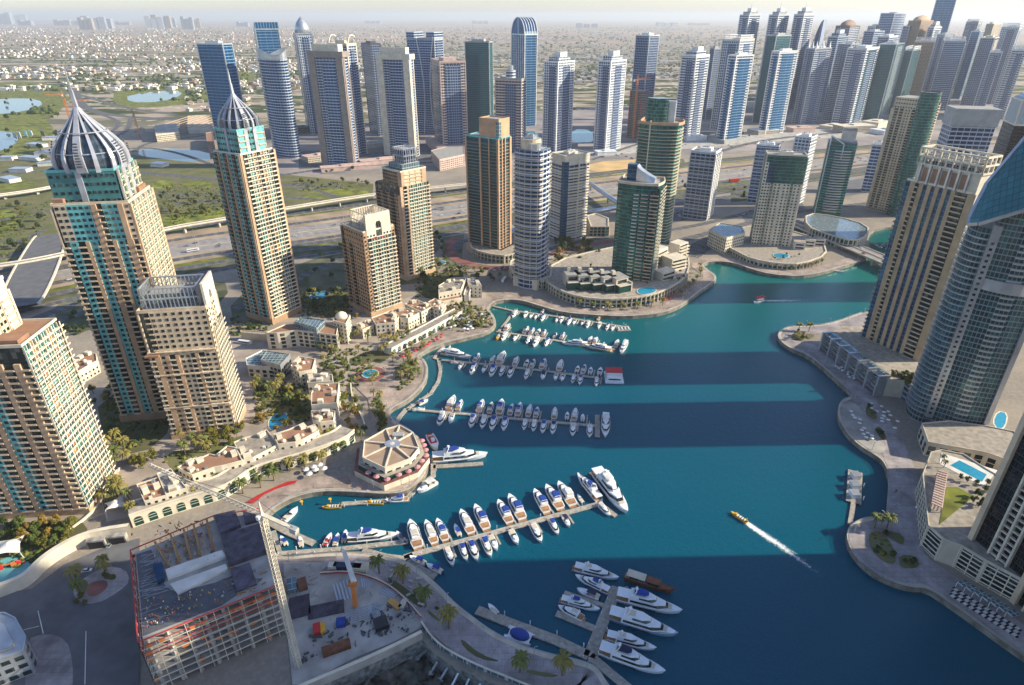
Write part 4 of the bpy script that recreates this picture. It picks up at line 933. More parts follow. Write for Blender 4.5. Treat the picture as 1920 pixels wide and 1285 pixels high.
FT = [
 ('leftmost deep blue glass office tower with thin pale floor lines', (417, 84), 290, 368, 436, 158, 'blue_face', 'box', None, 'silver'),
 ('deep blue glass tower behind the round silver crowned tower', (478, 56), 262, 460, 523, 112, 'blue_face', 'slope', None, 'silver'),
 ('round blue banded tower with silver crown cut in a curve', (510, 108), 298, 478, 541, 135, 'blue_band', 'cyl', None, 'silver'),
 ('pale lattice tower topped by a pointed bullet shaped crown', (556, 64), 252, 545, 586, 112, 'lattice', 'rocket', None, 'silver'),
 ('tower with heavy brown portal frame around a banded green glass centre', (640, 108), 314, 578, 652, 165, 'stripe_dk', 'portal', None, 'tanp'),
 ('dark striped tower with curved horns on its roof, beside the portal framed tower', (650, 84), 292, 614, 668, 150, 'stripe_dk', 'horns', None, 'cream'),
 ('dark navy office tower left behind the white framed tower', (694, 84), 256, 677, 714, 118, 'navy_grid', 'box', None, 'dgrey'),
 ('white framed tower with green banded glass front and flat cream cap', (766, 112), 295, 706, 775, 160, 'stripe_dk', 'portal', None, 'cream'),
 ('dark blue tower crossed by two long curved white ribs', (814, 74), 254, 762, 831, 158, 'blue_band', 'curves', 'navy_grid', 'grey'),
 ('rose and white banded tower on a pink parking podium', (824, 117), 286, 807, 873, 108, 'pink_band', 'box', 'navy_grid', 'pinkp', (34, 14, 'pinkp')),
 ('teal glass office tower with flat roof slab, behind the orange piered tower', (917, 80), 262, 871, 924, 162, 'curtain_t', 'box', None, 'grey'),
 ('banded tower topped by a white ringed drum in front of the blue arched tower', (978, 150), 288, 928, 987, 155, 'pink_band', 'drum', None, 'grey'),
 ('blue tower with arched vault roof and tall white ribs', (984, 66), 238, 959, 1008, 118, 'blue_face', 'arch', None, 'white'),
 ('navy and white gridded tower with stepped white head and thin mast', (1047, 118), 286, 1020, 1078, 140, 'white_grid', 'steps', None, 'white', None, 'navy_grid'),
 ('navy and white gridded tower standing beside the turquoise lake', (1146, 116), 285, 1122, 1175, 140, 'white_grid', 'steps', None, 'white', None, 'navy_grid'),
 ('blue grey glass tower rising behind the half built concrete block', (1218, 68), 256, 1192, 1237, 132, 'navy_grid', 'box', None, 'silver'),
 ('white and navy gridded tower right of the tallest green tower', (1306, 106), 262, 1278, 1331, 138, 'white_band', 'steps', None, 'white', None, 'navy_grid'),
 ('pale gridded slab tower behind the blue and white striped one', (1388, 76), 246, 1354, 1415, 140, 'lattice', 'frame', None, 'cream'),
 ('blue and white striped tower, left one of the nearer striped pair', (1381, 106), 268, 1365, 1414, 122, 'white_band', 'box', 'blue_face', 'white', (24, 7, 'grey'), 'blue_face'),
 ('thin striped twin tower, leftmost of the three on the skyline', (1405, 29), 205, 1387, 1426, 130, 'white_band', 'steps', None, 'white'),
 ('dark teal slab tower between the two striped towers', (1456, 68), 232, 1437, 1484, 130, 'curtain_t', 'box', None, 'grey'),
 ('thin striped twin tower, middle of the three on the skyline', (1460, 29), 206, 1442, 1480, 130, 'white_band', 'steps', None, 'white'),
 ('blue and white striped tower, right one of the nearer striped pair', (1462, 98), 253, 1447, 1497, 120, 'white_band', 'box', 'blue_face', 'white', None, 'blue_face'),
 ('thin striped twin tower, rightmost of the three on the skyline', (1508, 28), 206, 1489, 1527, 130, 'white_band', 'steps', None, 'white'),
 ('grey blue tower with white pointed fins like a castle on top', (1529, 92), 234, 1511, 1560, 124, 'stripe_dk', 'castle', None, 'silver'),
 ('dark tower shaped like a quarter circle sail', (1545, 37), 190, 1526, 1567, 150, 'navy_grid', 'sailq', None, 'grey'),
 ('dark striped tower with curved top under construction on the skyline', (1594, 50), 205, 1572, 1612, 140, 'stripe_dk', 'domed', None, 'brown'),
 ('curved lilac grey tower with close horizontal bands', (1597, 84), 228, 1576, 1612, 130, 'stripe_dk', 'round', None, 'silver'),
 ('green and white banded tower with bright right face', (1626, 92), 234, 1596, 1652, 138, 'white_band', 'box', 'curtain_t', 'white'),
 ('pale hazy block on the skyline left of the round topped tower', (1643, 50), 180, 1630, 1655, 130, 'lattice', 'box', None, 'silver'),
 ('round topped blue tower on the skyline', (1678, 26), 182, 1656, 1696, 130, 'blue_band', 'round', None, 'silver'),
 ('ornate brown domed tower on the skyline', (1728, 40), 176, 1708, 1748, 130, 'brown_grid', 'domed', None, 'tan'),
 ('tallest blue tower, cut off by the top of the photo', (1800, -22), 168, 1768, 1815, 150, 'blue_face', 'box', None, 'silver'),
 ('teal blue tower with pale ribbed right side', (1682, 84), 226, 1655, 1712, 142, 'curtain_t', 'box', 'pale_glass', 'silver'),
 ('rose stone tower with large square grid', (1753, 80), 208, 1722, 1768, 150, 'brown_grid', 'frame', None, 'pinkp'),
 ('white and blue tower with crossed diagonal frames', (1812, 78), 208, 1778, 1834, 150, 'blue_band', 'frame', None, 'white'),
 ('grey blue tower with cream right face', (1866, 72), 205, 1843, 1888, 140, 'navy_grid', 'box', 'beige_grid', 'cream'),
 ('grey concrete block with a roof crane on the skyline', (1835, 42), 162, 1816, 1852, 140, 'stripe_dk', 'frame', None, 'grey'),
 ('cream tower with rounded roof on the skyline', (1864, 46), 165, 1852, 1876, 130, 'beige_grid', 'domed', None, 'cream'),
 ('tall pale gridded tower at the far right edge', (1912, 52), 196, 1884, 1945, 140, 'lattice', 'frame', None, 'silver'),
 ('pale blue tower behind the round topped tower', (1706, 50), 175, 1694, 1720, 130, 'blue_band', 'box', None, 'silver'),
 ('pale grey tower between rose and diagonal framed towers', (1772, 66), 190, 1760, 1786, 130, 'lattice', 'box', None, 'silver'),
 ('slim blue tower in the crowd left of the round topped tower', (1640, 60), 196, 1624, 1656, 132, 'blue_band', 'box', None, 'silver'),
 ('pale banded tower just right of the ornate brown dome', (1752, 52), 178, 1742, 1764, 135, 'white_band', 'steps', None, 'white'),
 ('blue glass tower between the tallest one and the far right edge', (1838, 60), 186, 1824, 1852, 140, 'blue_face', 'box', None, 'silver'),
 ('white striped tower in the crowd below the tallest blue tower', (1800, 92), 206, 1786, 1814, 140, 'white_band', 'frame', None, 'white'),
 ('banded tower below the cream roofed skyline tower', (1880, 100), 222, 1860, 1900, 145, 'stripe_dk', 'box', None, 'silver'),
 ('teal banded tower left of the rose grid tower', (1712, 96), 216, 1698, 1730, 140, 'curtain_t', 'frame', None, 'silver'),
 ('blue banded tower behind the castle topped one', (1572, 70), 212, 1556, 1588, 135, 'blue_band', 'steps', None, 'silver'),
 ('grey ribboned tower behind the bright right faced one', (1668, 70), 210, 1650, 1684, 140, 'stripe_dk', 'box', None, 'white'),
 ('pale tower cut by the right edge under the skyline', (1925, 96), 225, 1902, 1950, 145, 'white_band', 'frame', None, 'silver'),
 ('hazy slab block left of the thin skyline twins', (1340, 92), 225, 1332, 1352, 130, 'navy_grid', 'box', None, 'grey'),
]
M['tanp'] = plain('bronze_portal', (.30, .25, .22), .5); M['pinkp'] = plain('rose_stone', (.58, .42, .36), .8); M['brown'] = plain('brown_stone', (.3, .2, .15), .8)
for r_ in FT:
 lab, top, by, Lx, Rx, aL, mt, cr, sd_, ed = r_[:10]; pod = r_[10] if len(r_) > 10 else None; st = r_[11] if len(r_) > 11 else None
 far_tower(lab, top, by, Lx, Rx, aL, M[mt], cr, M[sd_] if sd_ else None, M[ed], (pod[0], pod[1], M[pod[2]]) if pod else None, strip=M[st] if st else None)
T, z = corner(1205, 172, 262)
t = Tower('concrete_block', 'half built concrete tower with orange crane in front of the blue grey tower', 'building', (T.x, T.y), 135, 34, 26, z - GZ); t.wall(rect(30, 24), 0, z - GZ, M['construct'], M['grey']); t.slabs(rect(33, 27), 4, z - GZ, 3.6, M['grey'], .5)
for x in (-15, 0, 15): t.pier(x, -12.8, 1, 1.2, 0, z - GZ + 3, M['red'], 'scaffold_post')
t.done()
def crane(label, base, hh, jib, az, mat, s=1.0, name='tower_crane', group=None, step=3.0):
 root = thing(name, label, 'crane', base, az, group)
 b = MB(); w_ = 1.0 * s
 for x, y in ((-1, -1), (1, -1), (1, 1), (-1, 1)): b.bar((x * w_, y * w_, 0), (x * w_, y * w_, hh), .14 * s, mat)
 k = 0; z = 0
 while z < hh - step:
  for a, c in (((-1, -1), (1, -1)), ((1, -1), (1, 1)), ((1, 1), (-1, 1)), ((-1, 1), (-1, -1))):
   b.bar((a[0] * w_, a[1] * w_, z), (c[0] * w_, c[1] * w_, z + step), .09 * s, mat); b.bar((a[0] * w_, a[1] * w_, z), (c[0] * w_, c[1] * w_, z + .003), .09 * s, mat)
  z += step
 b.build('mast', root)
 b = MB(); L = jib
 for y in (-.8 * s, .8 * s): b.bar((0, y, hh), (L, y, hh), .13 * s, mat)
 b.bar((0, 0, hh + 1.6 * s), (L, 0, hh + .9 * s), .13 * s, mat); n = int(L / step)
 for k in range(n):
  x0_, x1_ = k * L / n, (k + 1) * L / n
  for y in (-.8 * s, .8 * s): b.bar((x0_, y, hh), ((x0_ + x1_) / 2, 0, hh + 1.4 * s), .08 * s, mat); b.bar(((x0_ + x1_) / 2, 0, hh + 1.4 * s), (x1_, y, hh), .08 * s, mat)
  b.bar((x0_, -.8 * s, hh), (x1_, .8 * s, hh + .002), .08 * s, mat)
 b.build('jib', root)
 b = MB(); b.box(-L * .14, 0, hh - .2, L * .28, 1.6 * s, .5, mat); b.build('counter_jib', root); MB().box(-L * .25, 0, hh - 2 * s, 3 * s, 2 * s, 2.4 * s, M['grey']).build('counterweight', root)
 MB().bar((0, 0, hh), (0, 0, hh + 7 * s), .5 * s, mat, .15 * s).build('tower_peak', root); MB().box(.2, 1.5 * s, hh - 1.6 * s, 1.6 * s, 1.4 * s, 1.8 * s, M['white']).build('cab', root)
 b = MB(); b.bar((0, 0, hh + 7 * s), (L * .7, 0, hh + 1.2 * s), .07 * s, M['dgrey']); b.bar((0, 0, hh + 7 * s), (-L * .26, 0, hh), .07 * s, M['dgrey']); b.build('tie_cables', root)
 return root
M['crane_o'] = plain('orange_crane_paint', (.62, .20, .05), .5)
crane('orange tower crane beside the half built tower in the lake district', G(1186, 262), (hgt(1186, 150, G(1186, 262).y) - GZ), 34, R(20), M['crane_o'], 1.6)
for k, (x, y, ty, az, lb) in enumerate(((135, 236, 178, 200, 'orange tower crane behind the nearer dome, jib to the left'), (148, 232, 190, 20, 'orange tower crane behind the nearer dome, jib to the right'), (262, 258, 216, 120, 'orange tower crane leaning by the highway interchange'))):
 g = G(x, y); crane(lb, g, hgt(x, ty, g.y) - GZ, 38, R(az), M['crane_o'], 2.0)
# FAR SUBURBS AND HORIZON
rnd = random.Random(3)
def villa_proto(k):
 r_ = thing('villa', 'cream villa', 'house', (0, -900, GZ)); wm = (M['cream'], M['sandw'], M['whitew'])[k % 3]
 s = 1 + .12 * k
 MB().box(0, 0, 0, 15 * s, 11, 7, wm).box(5 * s, -6, 0, 7, 5, 4, wm).build('wall', r_)
 b = MB()
 if k % 2: b.loft([[(-8 * s, -6, 7.02), (8 * s, -6, 7.02), (8 * s, 6, 7.02), (-8 * s, 6, 7.02)], [(-4 * s, -.4, 9.6), (4 * s, -.4, 9.6), (4 * s, .4, 9.6), (-4 * s, .4, 9.6)]], M['tileroof'])
 else: b.box(0, 0, 7.02, 15.4 * s, 11.4, .7, wm).box(-3, 1, 7.8, 5, 4, 2.4, wm)
 b.build('roof', r_)
 b = MB()
 for x in (-5, -1.5, 2): b.box(x * s, -5.55, 4.2, 1.6, .12, 1.7, M['glassd'])
 b.box(5 * s, -8.55, 0, 3, .12, 2.4, M['brown']); b.build('window', r_); return r_
M['sandw'] = plain('sand_render', (.55, .45, .34), .85); M['whitew'] = plain('white_render', (.72, .68, .62), .8); M['tileroof'] = plain('clay_roof', (.36, .24, .18), .85)
VP = [villa_proto(k) for k in range(4)]
spots = []
def hidden_far(px, py): return False
tries = 0
rows = [(y, ) for y in range(104, 240)]
cand = []
for i in range(2600):
 px = rnd.uniform(-30, 1500); py = 62 + 170 * rnd.random() ** 1.6
 p = G(px, py);
 n = math.sin(p.x * .0042 + math.sin(p.y * .003) * 2) * math.cos(p.y * .009)
 if n < -.1 or p.y < 1650: continue
 if py > 160 and not (0 < px < 130 and py < 165 or 150 < px < 470 and (py < 166 or px > 345 and py < 210)): continue
 cand.append((py, p))
cand.sort(key=lambda a: -a[0])
def cell_ok(L, p, dmin):
 return all((p - q).length > dmin for _, q in L)
near = []
for a in cand:
 if len(near) >= 300: break
 if cell_ok(near[-60:], a[1], 24): near.append(a)
QD = ['', 'pale ', 'sandy ', 'cream ']
for k, (py, p) in enumerate(near):
 o = VP[k % 4] if k < 4 else copy_tree(VP[k % 4]); o.location = (p.x, p.y, GZ); o.rotation_euler = (0, 0, rnd.choice((0, .3, 1.57, 1.9, -.3)))
 pos = 'left' if p.x < -1400 else 'middle' if p.x < -300 else 'right'
 tag(o, ('clay roofed ' if k % 2 else 'flat roofed ') + 'villa among trees in the %s of the far suburb beyond the highway' % pos, 'house', 'villas in the far suburb')
b = MB(); used = set(id(a[1]) for a in near)
bt = [MB().box(0, 0, 0, 15, 11, 7, m) for m in (M['cream'], M['sandw'], M['whitew'], M['tileroof'])]
def vor_ok(x, y): return math.sin(x * .0021 + math.sin(y * .0012) * 2.5) * math.cos(y * .0034 + x * .0007) > -.15
for i in range(9000):
 px = rnd.uniform(-40, 1700); py = 50 + 116 * rnd.random() ** 1.25; p = G(px, py)
 if not vor_ok(p.x, p.y): continue
 s = rnd.uniform(.9, 1.6) * (1.5 if py < 80 else 1)
 p.y = round(p.y / 46) * 46 + rnd.uniform(-4, 4) + p.x * .06
 b.box(p.x, p.y, GZ, 15 * s, 11 * s, rnd.uniform(6, 9) * s, rnd.choice((M['cream'], M['sandw'], M['whitew'], M['whitew'], M['tileroof'])), rnd.choice((0, .1, 1.57)), bottom=False)
o = b.build('distant_houses'); tag(o, 'sea of tiny pale distant houses reaching toward the desert', 'houses', None, 'stuff')
hz = [(12, 46, 22, 34, 8), (30, 44, 26, 40, 7), (165, 56, 33, 28, 9), (180, 55, 30, 40, 9), (198, 54, 34, 34, 8), (120, 48, 37, 34, 6), (140, 48, 38, 30, 6), (292, 54, 30, 30, 9), (306, 53, 28, 34, 9), (322, 51, 33, 20, 6), (354, 55, 31, 22, 9), (368, 54, 33, 18, 7), (456, 50, 41, 24, 6), (50, 48, 38, 30, 6), (232, 47, 41, 30, 5), (1100, 52, 44, 40, 5), (1250, 50, 42, 40, 5), (1310, 48, 43, 40, 5), (900, 45, 39, 30, 4), (700, 44, 39, 30, 4)]
for k, (x, by_, ty, wp, n) in enumerate(hz):
 g = G(x, by_); h = hgt(x, ty, g.y) - GZ; ww = wp / FPX * g.y
 root = thing('distant_block', '%s pale apartment block from the left on the far horizon' % ordw(1 + sorted(q[0] for q in hz).index(x)), 'building', (g.x, g.y, GZ), R(rnd.uniform(-15, 15)), 'apartment blocks on the horizon')
 for j in range(3): MB().prism(rect(ww * .26, ww * .2, (j - 1) * ww * .32, 0), 0, h * (1, .82, .93)[j], (M['lattice'], M['white_band'], M['beige_grid'])[k % 3]).build('wing', root)
# LOW BUILDINGS
def zpx(sc, ox, oy, L): return [(ox + x / sc, oy + y / sc) for x, y in L]
class Low:
 """a low building from the outline of its roof; walls, windows, parapet, roof clutter"""
 def __init__(s, name, label, outline, h, cat='building', group=None, base=GZ):
  P = [G(x, y, base + h) for x, y in outline]
  if area2(P) < 0: P.reverse()
  c = sum(P, Vector()) / len(P); s.c = c; s.base = base
  s.root = thing(name, label, cat, (c.x, c.y, base), 0, group); s.P = [(p.x - c.x, p.y - c.y) for p in P]; s.h = h; s.pool = {}
 def vol(s, P, z0, z1, wall, roof, name='wall', par=.8, win=True, fh=3.6, ww=1.4, wh=1.7, sp=3.2, wm=None, wname='window', pm=None):
  MB().prism(P, z0, z1, wall, wall).build(name, s.root)
  Q = scaled(P, -.35); b = MB(); b.poly(Q, z1 + .04, roof); b.build('roof', s.root)
  if par:
   b = MB(); n = len(P); O = scaled(P, .05); I = scaled(P, -.4); pm = pm or wall
   for i in range(n):
    j = (i + 1) % n
    b.face([(*O[i], z1 - .1), (*O[j], z1 - .1), (*O[j], z1 + par), (*O[i], z1 + par)], pm); b.face([(*O[i], z1 + par), (*O[j], z1 + par), (*I[j], z1 + par), (*I[i], z1 + par)], pm); b.face([(*I[j], z1), (*I[i], z1), (*I[i], z1 + par), (*I[j], z1 + par)], pm)
   b.build('parapet', s.root)
  if win:
   k = (wname, ww, wh)
   if k not in s.pool: s.pool[k] = Pool(s.root, wname, MB().box(0, 0, 0, ww, .24, wh, wm or M['glassd']), 100)
   nf = max(1, int((z1 - z0) / fh)); n = len(P)
   for i in range(n):
    a = Vector(P[i]); c = Vector(P[(i + 1) % n]); L = (c - a).length
    if L < 3: continue
    m = int((L - 1) / sp); u = (c - a) / L; rz = math.atan2(u.y, u.x)
    for j in range(m):
     p = a + u * (L * (j + .5) / m)
     for f in range(nf): s.pool[k].put(p.x, p.y, z0 + f * fh + 1.0, rz)
  return s
 def loc(s, x, y, z):
  g = G(x, y, s.base + z); return (g.x - s.c.x, g.y - s.c.y)
 def outline(s, L, z):
  Q = [G(x, y, s.base + z) for x, y in L]
  if area2(Q) < 0: Q.reverse()
  return [(g.x - s.c.x, g.y - s.c.y) for g in Q]
 def clutter(s, z, n=4, dome=True, seed=1):
  r = random.Random(seed); xs = [p[0] for p in s.P]; ys = [p[1] for p in s.P]; k = 0; t = 0
  while k < n and t < 60:
   t += 1; x = r.uniform(min(xs), max(xs)); y = r.uniform(min(ys), max(ys))
   if not inside(Vector((x, y, 0)), [Vector((*p, 0)) for p in scaled(s.P, -1.6)]): continue
   if k == 0 and dome:
    b = MB(); b.loft([[(x + 1.5 * c_ * math.cos(a), y + 1.5 * c_ * math.sin(a), z + zz) for a in [math.pi * 2 * q / 12 for q in range(12)]] for c_, zz in ((1, 0), (1, .8), (.75, 1.6), (.1, 2.0))], M['cream']); b.build('roof_cupola', s.root, True)
   else: MB().box(x, y, z, r.uniform(1.2, 2.2), r.uniform(1, 1.8), r.uniform(.8, 1.6), M['silver'] if k % 2 else M['cream'], r.uniform(0, 3)).build('air_conditioner', s.root)
   k += 1
  return s
 def heads(s, z, wall, n=3, seed=1):
  r = random.Random(seed); m = len(s.P); I = scaled(s.P, -2.6)
  for k in range(n):
   i = r.randrange(m); a, b_ = Vector(I[i]), Vector(I[(i + 1) % m]); p = a + (b_ - a) * r.uniform(.25, .75); rz = math.atan2(b_.y - a.y, b_.x - a.x)
   if not inside(Vector((p.x, p.y, 0)), [Vector((*q, 0)) for q in scaled(s.P, -1)]): continue
   MB().box(p.x, p.y, z, r.uniform(3, 5), 3.2, r.uniform(2, 2.8), wall, rz).build('stair_head', s.root)
  return s
 def done(s):
  for p in s.pool.values(): p.flush()
  return s
def villa(label, outline, h, roof='roofbrown', wall='cream', wing=None, seed=1, **kw):
 L = Low('terraced_villas', label, outline, h, 'villas', 'villa blocks along the waterfront')
 L.vol(L.P, 0, h, M[wall], M[roof], **kw); L.clutter(h + .05, 5, True, seed); L.heads(h + .06, M[wall], 4, seed)
 if wing:
  for w_, hh in wing: L.vol(L.outline(w_, hh), 0, hh, M[wall], M['roofbrown' if hh % 2 else 'terr'])
 return L.done()
M['terr'] = plain('terrace_floor', (.38, .33, .27), .85, 0, .2, .3)
A6 = lambda L: zpx(4.357, 200, 740, L); A5 = lambda L: zpx(4.795, 440, 540, L); A3 = lambda L: zpx(3.836, 640, 280, L); A4 = lambda L: zpx(3.2, 1100, 200, L); A7 = lambda L: zpx(2.989, 0, 855, L)
A9 = lambda L: zpx(4.757, 1660, 830, L); AC = lambda L: zpx(4.8, 960, 480, L); A11 = lambda L: zpx(4.942, 1560, 620, L)
villa('villa block with brown roof left of the white tower crane jib', A6([(245, 740), (430, 680), (490, 830), (310, 880)]), 11, wing=[(A6([(310, 885), (490, 835), (520, 890), (345, 935)]), 6)], seed=3)
villa('villa block with pale green roof under the white tower crane jib', A6([(412, 650), (525, 610), (660, 770), (485, 822)]), 11.5, 'roofgrey', wing=[(A6([(525, 860), (665, 800), (690, 850), (560, 900)]), 6)], seed=4)
villa('long stepped villa block with brown roof and dome hatches, behind the arcade', A6([(580, 600), (735, 515), (750, 530), (840, 490), (890, 500), (985, 425), (1060, 440), (1110, 545), (940, 590), (880, 600), (700, 665)]), 12, wing=[(A6([(700, 670), (800, 635), (820, 690), (720, 720)]), 7), (A6([(900, 615), (990, 570), (1020, 620), (925, 660)]), 7)], seed=5)
villa('villa block with beige roof terraces in the middle of the arc', A6([(1040, 395), (1135, 355), (1240, 330), (1310, 290), (1400, 415), (1200, 520), (1110, 545)]), 11, 'terr', wing=[(A6([(1200, 520), (1310, 450), (1340, 500), (1225, 560)]), 6), (A6([(1055, 590), (1130, 560), (1150, 610), (1080, 640)]), 5)], seed=6)
villa('villa block with brown roof at the upper end of the arc by the pool', A6([(1360, 330), (1490, 290), (1610, 235), (1640, 270), (1700, 250), (1735, 300), (1600, 375), (1540, 395), (1400, 415)]), 12, wing=[(A6([(1600, 385), (1720, 330), (1745, 370), (1640, 420)]), 6)], seed=7)
villa('brown roofed villa block with inner courts beside the plaza', A5([(690, 950), (740, 870), (940, 860), (920, 1040), (690, 1060)]), 14, seed=8)
villa('villa block with brown terrace south of the courtyard villas', A5([(690, 1110), (905, 1110), (890, 1200), (770, 1215), (700, 1190)]), 12, seed=9)
villa('small beige roofed villa block next to the palm court', A5([(650, 770), (880, 785), (885, 845), (655, 860)]), 10, 'terr', seed=10)
villa('brown roofed villa block with open court behind the beige one', A5([(505, 705), (580, 620), (725, 645), (700, 740), (580, 765)]), 12, seed=11)
villa('villa block with gabled terrace left of the cream villa row', A5([(1090, 330), (1230, 280), (1250, 340), (1150, 380)]), 9, seed=12)
villa('first villa block of the row below the shorter brown tower', A5([(1230, 275), (1400, 210), (1480, 260), (1440, 320), (1270, 335)]), 11, seed=13)
villa('second villa block of the row below the shorter brown tower', A5([(1405, 205), (1545, 185), (1660, 230), (1560, 280), (1485, 270)]), 10.5, seed=14)
villa('third villa block of the row below the shorter brown tower', A5([(1530, 150), (1640, 110), (1780, 170), (1680, 225)]), 11, seed=15)
villa('last villa block of the row, nearest the restaurant trees', A5([(1740, 130), (1800, 100), (1900, 150), (1860, 205), (1790, 190)]), 11, seed=16)
villa('stepped cream villa block under the taller brown tower', A3([(700, 985), (790, 930), (900, 925), (860, 1010), (700, 1040)]), 13, 'terr', seed=17, wing=[(A3([(700, 1060), (850, 1020), (870, 1070), (720, 1100)]), 7)])
villa('small cream building with pointed roof screens by the drop-off', A3([(880, 900), (990, 950), (1010, 990), (920, 980)]), 12, 'roofgrey', seed=18)
L = Low('leisure_building', 'low white building with pale sloping glass roofs beside the palm court', A5([(100, 640), (250, 565), (500, 600), (410, 720), (110, 700)]), 10); L.vol(L.P, 0, 10, M['whitew'], M['pale_glass'], ww=3, wh=2.4, sp=4.5); L.vol(L.outline(A5([(235, 650), (290, 570), (500, 600), (410, 700)]), 14), 0, 14, M['silver'], M['pale_glass'], 'upper_wall', ww=2.6, wh=2.2); L.done()
L = Low('shopping_arcade', 'long cream building with recessed windows, glass roofed hall and small dome', A5([(280, 410), (450, 335), (800, 310), (930, 350), (915, 430), (560, 385), (380, 410)]), 15); L.vol(L.P, 0, 15, M['cream'], M['roofbrown'], ww=3.4, wh=2.4, sp=5)
L.vol(L.outline(A5([(535, 310), (600, 268), (810, 292), (735, 365)]), 20), 0, 20, M['pale_glass'], M['pale_glass'], 'glass_hall', win=False); L.vol(L.outline(A5([(885, 300), (920, 245), (1040, 250), (1000, 330)]), 19), 0, 19, M['cream'], M['roofbrown'], 'corner_block')
x, y = L.loc(*A5([(960, 260)])[0], 20); b = MB(); b.loft([[(x + 5 * r_ * math.cos(a), y + 5 * r_ * math.sin(a), 19 + z) for a in [math.pi * 2 * q / 20 for q in range(20)]] for r_, z in ((1, 0), (1, 2), (.86, 3.6), (.5, 5), (.08, 5.6))], M['cream']); b.build('dome', L.root, True); L.done()
L = Low('service_wall', 'low blank beige building beside the street under the second domed tower', A5([(50, 385), (290, 400), (330, 430), (60, 405)]), 7); L.vol(L.P, 0, 7, M['beige'], M['terr'], win=False); L.done()
villa('dim villa block in the shade between the two left dome side towers', zpx(2.989, 0, 430, [(380, 760), (480, 690), (540, 700), (545, 740), (440, 800)]), 10, seed=19)
def arcade(label, pxs, h, wid_, name='arcade', z0=GZ, wall='cream', bay=7.0, arch=True, roof='terr', flip=1):
 P = resample(smooth_poly([G(x, y, z0) for x, y in pxs], False, 2), bay); T = tangents(P)
 c = P[len(P) // 2]; root = thing(name, label, 'building', (c.x, c.y, z0)); b = MB()
 O = [(p.x - c.x, p.y - c.y) for p in P]; I = [(p.x - c.x - t.y * wid_ * flip, p.y - c.y + t.x * wid_ * flip) for p, t in zip(P, T)]
 poly = O + I[::-1]
 if sum(poly[i][0] * poly[(i + 1) % len(poly)][1] - poly[(i + 1) % len(poly)][0] * poly[i][1] for i in range(len(poly))) < 0: poly.reverse()
 b.prism(poly, 0, h, M[wall], M[roof]); b.build('wall', root)
 b = MB()
 for i in range(len(O) - 1):
  for S, r_ in ((O, .25), (I, .25)): b.bar((*S[i], h + .45), (*S[i + 1], h + .45), r_ + .2 + (i % 2) * .004, M[wall])
 b.build('parapet', root)
 n = len(O) - 1; pw = Pool(root, 'arched_window', None); me = MB(); W_ = bay * .3; q = [(-W_, 0.6), (W_, 0.6), (W_, h * .55)] + [(W_ * math.cos(a), h * .55 + W_ * .8 * math.sin(a)) for a in [math.pi * k / 8 for k in range(1, 8)]] + [(-W_, h * .55)]
 me.face([(x, -.12, z) for x, z in q], M['glassg']); n_ = len(q)
 for k in range(n_): a, c2 = q[k], q[(k + 1) % n_]; me.face([(c2[0], -.12, c2[1]), (a[0], -.12, a[1]), (a[0], .2, a[1]), (c2[0], .2, c2[1])], M['glassd'])
 for z in (.35, .55): me.box(0, -.2, h * z, W_ * 2.02, .14, .22, M[wall])
 pw.mb = me
 for i in range(n):
  m = ((O[i][0] + O[i + 1][0]) / 2, (O[i][1] + O[i + 1][1]) / 2); rz = math.atan2(O[i + 1][1] - O[i][1], O[i + 1][0] - O[i][0])
  pw.put(m[0], m[1], 0, rz if flip > 0 else rz + math.pi)
 pw.flush(); return root, P
arcade('curved cream arcade with arched windows behind the unfinished concrete building', [(250, 990), (299, 973), (361, 953), (413, 939), (441, 925), (471, 902), (498, 891), (567, 872), (615, 856), (650, 842), (668, 826)], 8.5, 11)
arcade('curved white arcade of restaurants behind the umbrellas, upper left shore', [(735, 668), (760, 654), (800, 634), (840, 611), (868, 596)], 6.5, 9, wall='whitew', bay=6)
arcade('short curved white arcade beside the bank of palms near the bus', [(880, 568), (884, 552), (902, 536)], 8, 5, wall='whitew', bay=5)
M['terrb'] = plain('sandy_brown_roof', (.38, .27, .19), .85); L = Low('waterside_restaurant', 'polygonal restaurant with brown radial roof and pink umbrellas at the water edge', [(683, 829), (724, 806), (750, 799), (775, 813), (786, 842), (770, 862), (722, 880), (680, 860)], 11, 'restaurant')
L.vol(L.P, 0, 11, M['cream'], M['terrb'], ww=3.2, wh=2.6, sp=4.4, fh=5, par=1.1)
for i in range(len(L.P)): MB().bar((0, 0, 12.2), (*scaled(L.P, -.5)[i], 11.6), .45, M['cream']).build('roof_rib', L.root)
MB().prism(ell(5, 4, 20), 11.1, 12.6, M['silver']).build('roof_disc', L.root); MB().box(2, 9, 11.1, 7, 4, 2.2, M['grey']).build('plant_room', L.root)
b = MB(); r1 = scaled(L.P, 5.5); b.prism(r1, .3, 4.3, M['cream'], M['redpave']); b.build('lower_terrace', L.root); b = MB(); r2 = scaled(L.P, 3); b.prism(r2, 4.3, 7.6, M['glassg'], M['terr']); b.build('middle_terrace', L.root); L.done()
rest_c = L.c.copy(); rest_P = L.P[:]
DZ = 31.0
CP = [G(x, y, DZ + GZ) for x, y in ((253, 1037), (401, 975), (480, 962), (520, 1096), (268, 1200))]
if area2(CP) < 0: CP.reverse()
c = sum(CP, Vector()) / len(CP); cr = thing('unfinished_building', 'unfinished concrete building covered in formwork, scaffolding and workers at lower left', 'building', (c.x, c.y, GZ))
CL = [(p.x - c.x, p.y - c.y) for p in CP]
